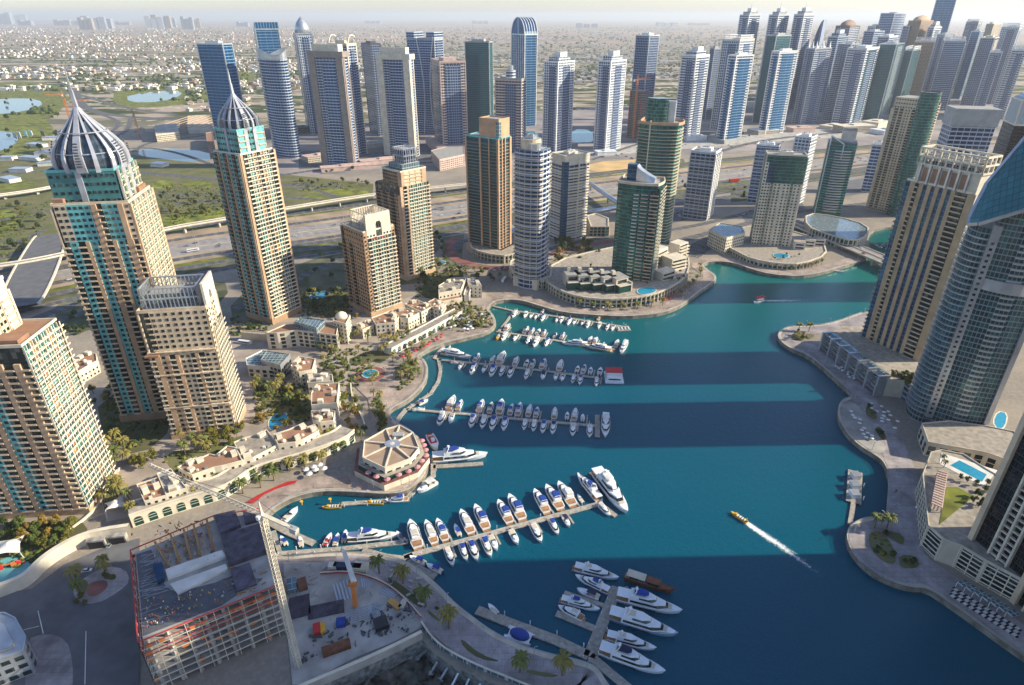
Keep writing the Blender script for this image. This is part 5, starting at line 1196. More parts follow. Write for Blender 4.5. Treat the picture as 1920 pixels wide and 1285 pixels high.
M['rawbay'] = facade('raw_concrete_bays', (.03, .028, .026), (.30, .27, .23), 3.875, 6.5, .1, .28, (.22, .13, .07), 0, .8); M['rawc'] = plain('raw_concrete', (.33, .31, .28), .9, 0, .35, .3); M['form'] = plain('purple_formwork', (.10, .085, .12), .7, 0, .3, .3); M['plank'] = plain('formwork_plank', (.5, .26, .1), .8, 0, .4, .6); M['wet'] = plain('rebar_deck', (.075, .08, .10), .8, 0, .6, .5, col2=(.15, .15, .16))
nfl = 8; fh_ = DZ / nfl
MB().prism(scaled(CL, -3.2), 0, DZ - 1, M['rawbay'], M['rawc']).build('core', cr)
sl = MB().prism(CL, 0, .9, M['concrete'], bottom=True).mesh('floor_slab')
for k in range(1, nfl + 1): inst('floor_slab', sl, cr, (0, 0, k * fh_ - .9))
i0 = min(range(len(CL)), key=lambda i: CL[i][1]);
cp = Pool(cr, 'column', MB().box(0, 0, 0, 1.2, 1.2, DZ - .95, M['concrete']))
for i in range(len(CL)):
 a = Vector(scaled(CL, -.9)[i]); b_ = Vector(scaled(CL, -.9)[(i + 1) % len(CL)]); n = max(1, int((b_ - a).length / 6.5))
 for k in range(n): p = a + (b_ - a) * k / n; cp.put(p.x, p.y, 0)
cp.flush()
pp = Pool(cr, 'partition_wall', MB().box(0, 0, 0, .3, 5.2, DZ - .6, M['concrete']))
lo = [i for i in range(len(CL)) if CL[i][1] < 0]
def dk(x, y): g = G(x, y, DZ + GZ); return (g.x - c.x, g.y - c.y)
A12 = lambda L: zpx(3.724, 230, 940, L)
def dpoly(L, z0, z1, m, name, top=None):
 Q = [dk(*p) for p in A12(L)]
 if sum(Q[i][0] * Q[(i + 1) % len(Q)][1] - Q[(i + 1) % len(Q)][0] * Q[i][1] for i in range(len(Q))) < 0: Q.reverse()
 return MB().prism(Q, DZ + z0, DZ + z1, m, top or m).build(name, cr)
dpoly([(640, 120), (790, 85), (830, 185), (690, 245)], .02, 2.2, M['form'], 'formwork_panel'); dpoly([(840, 80), (930, 110), (945, 145), (860, 170)], .02, 1.6, M['form'], 'formwork_panel')
dpoly([(690, 262), (975, 180), (1015, 370), (745, 460)], .02, 2.6, M['form'], 'formwork_panel'); dpoly([(755, 490), (890, 440), (940, 585), (800, 640)], .02, 1.2, M['form'], 'formwork_panel')
dpoly([(95, 375), (200, 340), (300, 600), (380, 640), (650, 570), (770, 520), (800, 655), (690, 730), (150, 940)], .02, .25, M['wet'], 'rebar_deck')
dpoly([(305, 495), (700, 360), (725, 400), (320, 555)], .02, 1.8, M['whitew'], 'core_wall'); dpoly([(335, 590), (725, 450), (735, 480), (390, 660)], .02, 1.2, M['whitew'], 'core_wall'); dpoly([(220, 470), (285, 450), (300, 560), (250, 590)], .02, 2.4, M['glassb'], 'shuttering_box')
rn = random.Random(11); mats = [M['plank'], M['rawc'], M['red'], M['gold'], M['plank'], M['dgrey']]
pb = [Pool(cr, nm, MB().box(0, 0, 0, 1, 1, 1, m), 60) for nm, m in (('timber_beam', M['plank']), ('steel_prop', M['crane_o']), ('scaffold_tube', M['silver']), ('debris_pallet', M['dgrey']))]
def dsp(x, y): return dk(*A12([(x, y)])[0])
def along(a, b_, z, w_, hgt_, pool):
 p, q = Vector(dsp(*a)), Vector(dsp(*b_)); m_ = (p + q) / 2; d_ = q - p; pool.put(m_.x, m_.y, z, math.atan2(d_.y, d_.x), (d_.length, w_, hgt_))
for a, b_ in (((230, 300), (330, 470)), ((340, 250), (400, 440)), ((430, 210), (480, 410)), ((500, 180), (550, 390)), ((590, 140), (640, 360))): along(a, b_, DZ + .6, .9, 1.2, pb[0])
for k in range(85):
 x = rn.uniform(220, 640); y = rn.uniform(170, 440) - (x - 220) * .12; an = rn.uniform(0, 3.1); l = rn.uniform(8, 34)
 along((x, y), (x + l * math.cos(an), y + l * math.sin(an)), DZ + rn.uniform(.3, 1.5), rn.uniform(.12, .4), rn.uniform(.15, .8), rn.choice(pb[:3] + [pb[3], pb[0]]))
for k in range(16):
 a = (110 + k * 6, 400 + k * 30)
for k in range(40):
 x = 110 + rn.uniform(0, 60); y = rn.uniform(380, 900); along((x, y), (x + rn.uniform(40, 200), y - rn.uniform(10, 80)), DZ + .3, .12, .12, pb[2])
for k in range(30):
 x = rn.uniform(700, 1000); y = rn.uniform(470, 680); along((x, y), (x + rn.uniform(10, 60), y - rn.uniform(0, 30)), DZ + .1, .3, .5, pb[rn.choice((0, 2, 3))])
for p in pb: p.flush()
M['redw'] = plain('red_scaffold', (.55, .06, .05), .6)
for i in range(len(CL)):
 a = Vector(scaled(CL, 1.5)[i]); b_ = Vector(scaled(CL, 1.5)[(i + 1) % len(CL)]); L_ = (b_ - a).length; n = max(2, int(L_ / 5.2))
 sb = MB(); rb = MB()
 for k in range(n + 1):
  p = a + (b_ - a) * k / n; sb.bar((p.x, p.y, 2), (p.x, p.y, DZ + 1.4), .09, M['cream'])
 for z in [q for q in range(1, int(DZ / 2)) if q % 2 == 0 or q > 9]:
  zz = z * 2.0 + 1.2; tgt = rb if (zz > DZ - 11 and z % 3 != 1) else sb
  tgt.bar((a.x, a.y, zz), (b_.x, b_.y, zz), .12, M['redw'] if tgt is rb else M['cream'])
 rb.bar((a.x, a.y, DZ + 1.3), (b_.x, b_.y, DZ + 1.3), .22, M['redw']); sb.build('scaffolding', cr); rb.build('guard_rail', cr)
 if CL[i][1] + CL[(i + 1) % len(CL)][1] < 0 or True:
  nt_ = Pool(cr, 'safety_net', MB().box(0, 0, 0, 2.1, .08, 1.5, M['redw'] if i % 2 else M['crane_o']), 30)
  for q in range(26):
   f = rn.random(); p = a + (b_ - a) * f; nt_.put(p.x, p.y, rn.choice((1, 2, 3, 4, 5, 6, 7)) * fh_ + .3 if q % 3 else DZ - 3.5, math.atan2(b_.y - a.y, b_.x - a.x))
  nt_.flush()
g0 = G(552, 1215, GZ); crane('white lattice tower crane with long jib over the unfinished building', (G(560, 1250).x, G(560, 1250).y, GZ), hgt(490, 965, G(560, 1250).y) - GZ, 62, math.atan2(G(240, 855, 75).y - G(490, 965, 75).y, G(240, 855, 75).x - G(490, 965, 75).x), M['cream'], .95, step=2.2)
struct_patch('site_yard', A7([(1590, 600), (1850, 600), (2080, 640), (2200, 760), (2330, 900), (2370, 960), (2200, 1050), (2000, 1130), (1700, 1285), (1640, 1285), (1600, 900)]), M['concrete'], it=0)
struct_patch('garden', [(120, 740), (220, 720), (300, 690), (430, 640), (560, 590), (640, 600), (760, 560), (880, 520), (920, 560), (880, 600), (820, 625), (740, 660), (660, 700), (650, 800), (600, 850), (500, 880), (420, 905), (300, 960), (200, 980), (180, 900)], M['pave'], it=0)
for P in ([(180, 745), (300, 735), (330, 800), (260, 860), (195, 830)], [(300, 850), (400, 840), (470, 810), (420, 850), (330, 895)], [(470, 720), (560, 725), (580, 790), (500, 770)], [(540, 740), (585, 740), (580, 800), (550, 800)], [(560, 560), (640, 545), (660, 585), (600, 600)], [(780, 540), (850, 500), (900, 530), (860, 555), (800, 565)],
          [(640, 680), (700, 655), (740, 665), (700, 690)], [(735, 720), (770, 690), (790, 700), (765, 740), (735, 755)], [(690, 750), (715, 745), (725, 790), (700, 800)], [(0, 985), (150, 975), (170, 1000), (80, 1060), (0, 1100)], [(-20, 1020), (60, 1005), (60, 1080), (-20, 1110)], [(200, 895), (235, 890), (215, 950), (190, 960)], [(680, 480), (760, 465), (830, 500), (800, 530), (700, 540)]):
 struct_patch('planting_bed', P, M['scrub'])
for P in ([(727, 700), (740, 690), (742, 700), (735, 708)], [(725, 752), (750, 745), (755, 752), (730, 765)], [(310, 955), (350, 943), (352, 950), (314, 968)]): struct_patch('lawn', P, M['lawn'])
struct_patch('plaza', [(655, 690), (700, 680), (745, 690), (790, 672), (800, 690), (795, 715), (765, 745), (730, 768), (735, 790), (700, 800), (690, 750), (660, 720)], M['prom'], it=0)
g = G(*A5([(1220, 782)])[0]); fr = thing('fountain', 'round blue tiered fountain in rings of red paving on the plaza', 'fountain', (g.x, g.y, GZ + .42))
MB().prism(ell(11.5, 11.5, 40), 0, .2, M['redpave']).build('paving_ring', fr); MB().prism(ell(6.6, 6.6, 32), .2, .8, M['cream']).build('basin_rim', fr); MB().prism(ell(6, 6, 32), .8, .84, M['pool']).build('basin_water', fr); MB().prism(ell(3.2, 3.2, 24), .8, 1.4, M['glassb'], M['tlake']).build('inner_ring', fr); MB().prism(ell(1.3, 1.3, 16), 1.4, 1.9, M['cream'], M['pool']).build('centre_bowl', fr)
def pool_thing(label, pxs, z, name='swimming_pool'):
 Q = [G(x, y, z) for x, y in pxs];
 if area2(Q) < 0: Q.reverse()
 Q = smooth_poly(Q, True, 1); c = sum(Q, Vector()) / len(Q); L = [(p.x - c.x, p.y - c.y) for p in Q]; r_ = thing(name, label, 'pool', (c.x, c.y, z))
 MB().prism(scaled(L, .8), 0, .25, M['cream']).build('pool_deck', r_); b = MB(); b.poly(L, .29, M['pool']); b.build('water', r_); return r_
pool_thing('irregular blue pool between palms behind the upper villa block', A6([(1330, 200), (1400, 150), (1480, 160), (1470, 230), (1350, 290), (1325, 270)]), GZ + .3)
pool_thing('small blue pool beside the base of the taller brown tower', A3([(690, 810), (740, 800), (755, 825), (700, 830)]), GZ + .3); pool_thing('blue pool terrace between the second domed tower and the brown tower', A5([(660, 70), (800, 20), (870, 60), (720, 110)]), GZ + .3); pool_thing('light blue rooftop pool right of the orange piered tower', A3([(1210, 572), (1275, 570), (1275, 592), (1210, 596)]), GZ + 8)
struct_patch('road', [(-60, 1125), (60, 1105), (120, 1060), (190, 1030), (262, 1010), (262, 1300), (-60, 1300)], M['parking'], it=0)
struct_patch('forecourt', [(48, 1285), (48, 1200), (90, 1188), (125, 1200), (137, 1240), (137, 1300), (48, 1300)], M['promcool'])
for P, m in (([(135, 1105), (165, 1080), (200, 1062), (235, 1068), (245, 1090), (225, 1110), (180, 1135), (145, 1130)], 'promcool'), ([(140, 1095), (160, 1085), (168, 1100), (150, 1125)], 'scrub'), ([(192, 1075), (220, 1080), (215, 1090), (195, 1086)], 'scrub'), ([(162, 1105), (170, 1093), (200, 1088), (204, 1102), (185, 1118), (166, 1120)], 'redpave')): struct_patch('roundabout_island', P, M[m])
for a, b_ in (((72, 1147), (82, 1190)), ((162, 1185), (160, 1285)), ((45, 1183), (74, 1176))):
 p, q = G(*a), G(*b_); b = MB(); strip_mb(b, [p, q], 0, .35, GZ + .6, M['white']); o = b.build('road_marking'); o['kind'] = 'structure'
def wall_run(label, pxs, h, th, mat, name='retaining_wall', z0=GZ, cap=None):
 P = smooth_poly([G(x, y, z0) for x, y in pxs], False, 2); c = P[len(P) // 2]; P = [p - c for p in P]; r_ = thing(name, label, 'wall', c)
 strip_mb(MB(), P, 0, th, h, mat, thick=h).build('wall', r_); strip_mb(MB(), P, 0, th + .3, h + .25, cap or M['cream'], thick=.25).build('coping', r_); return r_
wall_run('sunlit curved cream retaining wall beside the roundabout', [(-30, 1130), (20, 1112), (45, 1102), (62, 1090), (85, 1066), (115, 1044), (150, 1025), (190, 1012), (248, 1003)], 7, 2.2, M['cream'])
wall_run('low cream garden wall under the nearest sandy tower', [(125, 1000), (160, 975), (185, 950), (205, 915), (225, 880)], 1.2, .6, M['cream'])
wall_run('low white garden wall curving by the shore trees, above the restaurant', [(658, 722), (660, 745), (668, 765), (680, 785), (684, 800)], 1.6, .7, M['whitew'])
for k, (x, y) in enumerate(((190, 1018), (228, 1010))):
 g = G(x, y); r_ = thing('car_park_entrance', ('left' if k == 0 else 'right') + ' dark car park entrance cut in the cream wall', 'entrance', (g.x, g.y - 2.5, GZ), R(10)); MB().box(0, 0, 0, 9, 3, 5.2, M['rawc']).build('frame', r_); MB().box(0, -1.45, .1, 7.6, .4, 4.2, M['dark']).build('opening', r_)  # opening is a dark slab; its colour stands for the shade inside
L = Low('office_building', 'pale curved office corner with dark windows, cut off by the lower left corner', [(-60, 1150), (10, 1150), (30, 1160), (50, 1195), (45, 1222), (-60, 1260)], 14); L.vol(L.P, 0, 14, M['silver'], M['silver'], ww=3, wh=2.2, sp=4, fh=4.6); L.vol(scaled(L.P, -4), 14, 15.2, M['grey'], M['silver'], 'roof_plinth', win=False, par=0); L.clutter(15.3, 3, False, 2); L.done()
def canopy(label, px, py, s, az, mat=None):
 g = G(px, py); r_ = thing('tensile_canopy', label, 'canopy', (g.x, g.y, GZ), R(az)); b = MB(); n = 8
 H_ = lambda u, v: 4.2 + 2.6 * (1 - abs(u)) * (1 - abs(v)) + (1.6 if u * v > 0 else -.8) * abs(u * v)
 for i in range(n):
  for j in range(n):
   q = [(-1 + 2 * (i + a) / n, -1 + 2 * (j + c_) / n) for a, c_ in ((0, 0), (1, 0), (1, 1), (0, 1))]
   b.face([(u * s * (1 - .25 * (1 - abs(v)) * abs(u)), v * s * (1 - .25 * (1 - abs(u)) * abs(v)), H_(u, v)) for u, v in q], mat or M['whitew'])
 b.build('membrane', r_, True)
 for u in (-1, 1):
  for v in (-1, 1): MB().bar((u * s * 1.15, v * s * 1.15, 0), (u * s, v * s, H_(u, v)), .16, M['white']).build('pole', r_)
canopy('white tensile canopy over the playground at the left edge', 22, 1035, 6.5, 20); canopy('white tensile canopy beside the palm under the nearest sandy tower', 221, 955, 5, 35)
g = G(28, 1062); r_ = thing('play_structure', 'red and orange playground slide under the white canopy', 'playground', (g.x, g.y, GZ + .1), .6); MB().box(0, 0, 0, 2.2, 2.2, 2.4, M['crane_o']).build('tower', r_); MB().bar((1, 0, 2.2), (4.4, 0, .2), .6, M['red']).build('slide', r_); MB().bar((-1, 0, 2.4), (-5, 1, 2.2), .3, M['crane_o']).build('bridge', r_); MB().box(-5.4, 1, 0, 1.6, 1.6, 2.6, M['red']).build('tower', r_)
struct_patch('play_surface', [(-20, 1060), (30, 1040), (62, 1050), (50, 1075), (-20, 1100)], M['teal'])
# CENTRE PODIUMS
M['pcream'] = plain('podium_cream', (.60, .53, .42), .8)
def podium(label, pxs, h, mat='pcream', roof='terr', name='podium_building', smooth=1, win=True, ww=3.6, wh=2.8, sp=5, fh=4, colm=None):
 L = Low(name, label, pxs, h)
 if smooth:
  Q = smooth_poly([Vector((*p, 0)) for p in L.P], True, smooth); L.P = [(p.x, p.y) for p in Q]
 MB().prism(L.P, 0, h, M[mat], M[roof]).build('wall', L.root)
 P = resample([Vector((*p, 0)) for p in L.P] + [Vector((*L.P[0], 0))], sp); T = tangents(P); pw = Pool(L.root, 'window', MB().box(0, 0, 0, ww, .3, wh, M['glassg'])); pc = Pool(L.root, 'column', MB().box(0, 0, 0, .7, 1.6, h + .3, M[colm or mat]))
 for p, t in zip(P[:-1], T):
  rz = math.atan2(t.y, t.x); n_ = Vector((t.y, -t.x, 0));
  for f in range(max(1, int(h / fh))): pw.put(p.x, p.y, .6 + f * fh, rz)
  q = p + t * sp * .5 + n_ * .6; pc.put(q.x, q.y, 0, rz)
 if win: pw.flush(); pc.flush()
 b = MB(); n = len(L.P); I = scaled(L.P, -.5); O = scaled(L.P, .9)
 for i in range(n):
  j = (i + 1) % n; b.face([(*O[i], h - .5), (*O[j], h - .5), (*O[j], h + 1), (*O[i], h + 1)], M[mat]); b.face([(*O[i], h + 1), (*O[j], h + 1), (*I[j], h + 1), (*I[i], h + 1)], M[mat]); b.face([(*I[j], h), (*I[i], h), (*I[i], h + 1), (*I[j], h + 1)], M[mat])
 b.build('parapet', L.root); return L
pt = podium('curved cream retail podium with colonnade around the green towers of the point', [(1020, 525), (1050, 545), (1085, 557), (1130, 562), (1180, 560), (1225, 553), (1255, 540), (1280, 525), (1292, 505), (1290, 480), (1262, 462), (1200, 455), (1120, 470), (1040, 490)], 9)
for k in range(5):
 x, y = AC([(560 + k * 112, 300 + k * 7)])[0]; g = G(x, y, GZ + 9)
 r_ = thing('terraced_townhouse', '%s stepped townhouse from the left on the podium of the point' % ordw(k + 1), 'house', (g.x, g.y, GZ + 9), R(8 + k * 5), 'stepped townhouses on the point')
 r_.scale = (1.3, 1.35, 1.35); MB().box(0, 9, 0, 11, 12, 9.5, M['pcream']).build('wall', r_); MB().box(0, 9, 9.51, 11.6, 12.6, .5, M['roofgrey']).build('roof', r_); MB().box(0, 2, 0, 11, 5, 5.5, M['glassg']).build('lower_bay', r_); MB().box(0, .6, 5.51, 11, 5, .4, M['pcream']).build('terrace_slab', r_)
 MB().prism([(5.6, -1), (6.6, -1), (6.6, 4), (5.6, 4)], 0, 7, M['pcream']).build('fin_wall', r_); MB().box(0, 2.9, 5.9, 8, .2, 2.6, M['glassd']).build('window', r_); MB().box(-2, 12, 10, 2.6, 2.6, 3, M['pcream']).build('stair_head', r_)
for k, (x, y, w_, d_, h_) in enumerate(((1262, 500, 20, 16, 12), (1245, 520, 18, 12, 8), (1270, 478, 16, 14, 15), (1230, 492, 20, 14, 17))):
 g = G(x, y, GZ + 9); r_ = thing('terrace_block', '%s step of the sunlit cream terrace blocks right of the green towers' % ordw(k + 1), 'building', (g.x, g.y, GZ + 9), R(30 + k * 6)); MB().box(0, 0, 0, w_, d_, h_, M['cream']).build('wall', r_)
 for f in range(int(h_ / 3.6)): MB().box(0, -d_ / 2 - 1, f * 3.6, w_ + 1, 3, .5, M['cream']).build('balcony', r_); MB().box(0, -d_ / 2 - .05, f * 3.6 + .8, w_ - 2, .2, 2, M['glassd']).build('window', r_)
pool_thing('bright blue pool on the point podium under white columns', AC([(1120, 310), (1180, 285), (1290, 290), (1300, 320), (1230, 345), (1150, 350)]), GZ + 9.3)
bk = podium('low cream podium at the foot of the blue strip tower', [(955, 505), (985, 520), (1030, 525), (1035, 500), (1000, 480), (960, 485)], 11)
podium('cream retail podium ringed by palms under the green topped tower', A4([(720, 770), (900, 870), (990, 915), (1150, 945), (1290, 945), (1440, 890), (1420, 820), (1280, 760), (1100, 720), (900, 730)]), 6.5)
pool_thing('round blue pool in the podium of the green topped tower', A4([(1110, 890), (1160, 878), (1215, 890), (1210, 908), (1150, 912)]), GZ + 6.8)
L = Low('apartment_block', 'low cream L shaped apartment block left of the green topped tower', A4([(735, 740), (800, 700), (930, 720), (950, 760), (840, 790)]), 20); L.vol(L.P, 0, 20, M['cream'], M['pale_glass'], ww=1.6, wh=1.8); L.done()
for k, (x, y) in enumerate(A4([(1270, 850), (1330, 835), (1390, 830)])):
 g = G(x, y, GZ + 6.5); r_ = thing('terraced_villa', '%s white terraced villa right of the round podium pool' % ordw(k + 1), 'house', (g.x, g.y, GZ + 6.5), R(-15)); MB().box(0, 0, 0, 12, 10, 8, M['whitew']).build('wall', r_); MB().box(0, 0, 8, 12.6, 10.6, .5, M['terr']).build('roof', r_); MB().box(0, -5.1, 1, 9, .2, 2, M['glassd']).build('window', r_); MB().box(0, -5.1, 4.6, 9, .2, 2, M['glassd']).build('window', r_)
podium('glass and cream columned podium beside the bridge under the double green tower', A4([(1315, 640), (1500, 660), (1690, 715), (1680, 780), (1600, 810), (1450, 770), (1320, 720)]), 12, roof='pale_glass', fh=6, wh=5, colm='whitew')
podium('low ribbed building with a flat pool roof right of the off-white tower', A3([(1770, 480), (1830, 465), (1918, 500), (1918, 560), (1800, 560)]), 12, smooth=0)
podium('pale crescent podium between the striped tower and the drop-off', [(880, 462), (905, 475), (960, 482), (975, 460), (940, 445), (890, 448)], 9, smooth=1)
bp_ = [G(x, y, 8) for x, y in ((1480, 414), (1520, 430), (1580, 455), (1650, 484), (1720, 513), (1780, 540))]; c = bp_[2].copy(); br = thing('road_bridge', 'concrete road bridge crossing the green canal behind the lattice crowned tower', 'bridge', (c.x, c.y, 0))
BL = [p - Vector((c.x, c.y, 0)) for p in bp_]
strip_mb(MB(), BL, 0, 24, 8.0, M['asphaltl'], thick=1.4).build('deck', br)
for o_ in (-12, 0, 12): strip_mb(MB(), BL, o_, .7, 9.0, M['cream'], thick=1.2).build('parapet' if o_ else 'median', br)
for k in (1, 2, 3, 4): MB().box(BL[k].x, BL[k].y, -3, 2.4, 20, 9.6, M['concrete'], math.atan2(BL[k].y - BL[k - 1].y, BL[k].x - BL[k - 1].x)).build('pier', br)
def viaduct(label, pxs, wd, z, m='asphaltl'):
 P = resample(smooth_poly([G(x, y, z) for x, y in pxs], False, 2), 14); c = P[len(P) // 2].copy(); c.z = GZ; P = [p - c for p in P]; r_ = thing('viaduct', label, 'bridge', c)
 h = z - GZ; strip_mb(MB(), P, 0, wd, h, M[m], thick=1.5).build('deck', r_)
 for s_ in (-1, 1): strip_mb(MB(), P, s_ * wd / 2, .6, h + 1.1, M['cream'], thick=1.6).build('parapet', r_)
 for p in P[1::3]: MB().box(p.x, p.y, 0, 1.8, wd * .5, h - 1.5, M['concrete']).build('pier', r_)
viaduct('elevated metro track crossing behind the second domed tower', [(-60, 505), (60, 490), (180, 462), (313, 428), (400, 414), (547, 389), (640, 374), (720, 362), (830, 350), (900, 343)], 9, 13)
viaduct('short elevated road entering from the left edge behind the nearer dome', [(-80, 378), (0, 366), (60, 358), (113, 348), (170, 336), (220, 326)], 11, 10)
P = [G(x, y, 12) for x, y in ((35, 575), (55, 530), (78, 480), (95, 440))]; P = smooth_poly(P, False, 2); c = P[len(P) // 2].copy(); c.z = GZ
r_ = thing('curved_ramp', 'broad curved grey paved ramp deck with violet shadowed rim at far left', 'bridge', c); P = [p - c for p in P]
wds = [30 + 10 * math.sin(math.pi * i / (len(P) - 1)) for i in range(len(P))]; b = MB(); T = tangents(P)
for i in range(len(P) - 1):
 q = [P[k] + Vector((-T[k].y, T[k].x, 0)) * s_ * wds[k] / 2 for k, s_ in ((i, -1), (i + 1, -1), (i + 1, 1), (i, 1))]; b.face(q, M['parking']); b.face([x - Vector((0, 0, 1.5)) for x in q[::-1]], M['dgrey'])
b.build('deck', r_)
for s_ in (-1, 1):
 b = MB()
 for i in range(len(P) - 1): b.bar(P[i] + Vector((-T[i].y, T[i].x, 0)) * s_ * wds[i] / 2, P[i + 1] + Vector((-T[i + 1].y, T[i + 1].x, 0)) * s_ * wds[i + 1] / 2, .9, M['cream'])
 b.build('parapet', r_)
for i in (3, 8, 13): MB().box(P[i].x, P[i].y, -9, 2.5, 10, 8, M['concrete']).build('pier', r_)
for k, pts in enumerate((((1108, 345), (1140, 368), (1165, 384)), ((1085, 400), (1130, 394), (1165, 388)))):
 P = [G(x, y, 14) for x, y in pts]; c = P[1].copy(); r_ = thing('footbridge', ('long' if k == 0 else 'short') + ' pale tube footbridge over the highway right of the off-white tower', 'bridge', (c.x, c.y, GZ))
 b = MB(); rg = []; T = tangents(P)
 for p, t_ in zip(P, T): nx = Vector((-t_.y, t_.x, 0)); rg.append([p - Vector((c.x, c.y, GZ)) + nx * 4 * math.cos(a) + Vector((0, 0, 3.4 * math.sin(a))) for a in [2 * math.pi * q / 12 for q in range(12)]])
 b.loft(rg, M['silver']); b.build('tube', r_, True)
 for p in P: MB().box(p.x - c.x, p.y - c.y, 0, 2, 2, 8, M['concrete']).build('pier', r_)
L = Low('depot', 'long depot with ribbed tan roof beside the leftmost blue office tower', [(352, 218), (388, 216), (400, 241), (352, 243)], 10); L.vol(L.P, 0, 10, M['cream'], M['sandw'], win=False)
p0, p1 = Vector(L.P[0]), Vector(L.P[1]);
for k in range(9): MB().box(min(q[0] for q in L.P) + (max(q[0] for q in L.P) - min(q[0] for q in L.P)) * (k + .5) / 9, 0, 10.05, 1.6, (max(q[1] for q in L.P) - min(q[1] for q in L.P)) * .8, 1.2, M['tan']).build('roof_rib', L.root)
L.done()
L = Low('station_building', 'low cream station building left of the ribbed roof depot', [(290, 236), (330, 232), (336, 248), (292, 253)], 16); L.vol(L.P, 0, 16, M['cream'], M['concrete'], ww=2.4); L.done()
L = Low('brick_block', 'small rose block at the foot of the leftmost blue office tower', [(386, 250), (398, 248), (402, 272), (390, 276)], 18); L.vol(L.P, 0, 18, M['pinkp'], M['roofbrown'], ww=2); L.done()
for k, (x, y, m) in enumerate(((30, 262, 'glassb'), (38, 260, 'white'), (50, 258, 'teal'), (60, 257, 'white'), (82, 258, 'glassb'))):
 g = G(x, y); r_ = thing('advert_board', ('blue', 'white', 'green', 'pale', 'small blue')[k] + ' blank hoarding panel beside the golf lake', 'billboard', (g.x, g.y, GZ), R(-40)); MB().box(0, 0, 3, 22, 1, 12, M[m]).build('panel', r_); MB().box(-8, .8, 0, 1, 1, 14, M['grey']).box(8, .8, 0, 1, 1, 14, M['grey']).build('posts', r_)
rnl = random.Random(21)
for k, (x, y) in enumerate(((70, 275), (88, 290), (60, 300), (100, 262), (40, 322), (20, 340), (15, 300), (92, 310), (300, 300 + 12))):
 g = G(x, y); r_ = thing('site_shed', '%s pale site shed from the left near the interchange' % ordw(k + 1), 'shed', (g.x, g.y, GZ), R(rnl.uniform(-30, 30)), 'site sheds by the interchange'); w_ = rnl.uniform(25, 50); MB().box(0, 0, 0, w_, 18, 6, M['whitew']).build('wall', r_); MB().box(0, 0, 6, w_ + 1, 19, .7, M['silver']).build('roof', r_)
for k, (x, y, w_, d_, h_, m) in enumerate(((600, 300, 60, 30, 10, 'pinkp'), (700, 276, 70, 30, 9, 'grey'), (748, 278, 50, 40, 5, 'roofgrey'), (880, 274, 60, 30, 9, 'pinkp'), (1000, 282, 50, 26, 9, 'white'), (1060, 276, 44, 30, 8, 'grey'), (1240, 262, 60, 34, 12, 'pcream'), (1300, 262, 50, 30, 8, 'white'), (1345, 262, 44, 30, 9, 'grey'), (1430, 250, 60, 40, 9, 'white'), (1500, 246, 60, 30, 9, 'pinkp'), (1560, 240, 60, 34, 7, 'cream'), (1600, 246, 90, 40, 14, 'cream'), (1640, 238, 60, 40, 14, 'cream'), (1660, 250, 60, 40, 9, 'white'), (480, 305, 60, 34, 8, 'white'), (650, 318, 90, 22, 7, 'pinkp'), (720, 306, 90, 24, 8, 'pinkp'), (560, 245, 60, 30, 9, 'grey'), (1135, 290, 40, 24, 7, 'white'))):
 g = G(x, y); r_ = thing('podium_block', '%s low podium block from the left at the feet of the lake district towers' % ordw(k + 1), 'building', (g.x, g.y, GZ), R(rnl.uniform(10, 40)), 'podium blocks in the lake district')
 MB().prism(rect(w_, d_), 0, h_, M['beige_grid'] if k % 3 == 0 else M[m], M['roofgrey']).build('wall', r_); MB().box(w_ * .1, 0, h_ + .01, w_ * .4, d_ * .4, 3, M[m]).build('roof_block', r_); MB().box(0, 0, h_, w_ + 1, d_ + 1, .6, M[m]).build('roof', r_)
L = Low('pink_car_park', 'tall rose coloured car park podium under the rose banded tower', [(808, 283), (836, 276), (871, 275), (871, 290), (824, 300)], 20, 'building'); L.vol(L.P, 0, 20, M['pinkp'], M['roofgrey'], ww=3.4, wh=1.4, sp=5); L.done()
# RIGHT BANK PODIUMS
A_, B_ = G(1545, 657), G(1648, 742); u = (B_ - A_).normalized(); nv = Vector((-u.y, u.x, 0)); Lw = (B_ - A_).length
r_ = thing('terraced_podium', 'terraced podium of six stepped grey bays at the foot of the lattice crowned tower', 'building', A_, math.atan2(u.y, u.x))
MB().prism([(0, 0), (Lw, 0), (Lw + 4, 12), (Lw + 34, 60), (-6, 70), (-14, 20)], 0, 14.5, M['pcream'], M['terr']).build('wall', r_)
for k in range(7): MB().prism([(k * Lw / 6 - .8, -5), (k * Lw / 6 + .8, -5), (k * Lw / 6 + .8, 4), (k * Lw / 6 - .8, 4)], 0, 17, M['silver']).build('fin_wall', r_)
for k in range(6):
 cx = (k + .5) * Lw / 6
 for f in range(4): MB().box(cx, -2 + f * .5, f * 3.8 + 3, Lw / 6 - 1.6, 4, .45, M['silver']).build('terrace_slab', r_); MB().box(cx, -.2, f * 3.8 + .4, Lw / 6 - 2.2, .5, 2.5, M['glassd']).build('glazing', r_)
 MB().box(cx, 3, 14.52, Lw / 6 - 3, 3.5, 2.2, M['pale_glass']).build('roof_light', r_)
L = Low('corner_pavilion', 'dark glass corner building with cream frame below the roof garden, right bank', [(1655, 700), (1690, 712), (1722, 735), (1740, 720), (1740, 680), (1700, 670), (1660, 680)], 13); L.vol(L.P, 0, 13, M['curtain_b'], M['terr'], win=False, pm=M['pcream'])
for k in range(3): MB().prism(scaled(L.P, .8 + .03 * k), 2.5 + k * 4, 3.4 + k * 4, M['silver']).build('floor_band', L.root)
L.done()
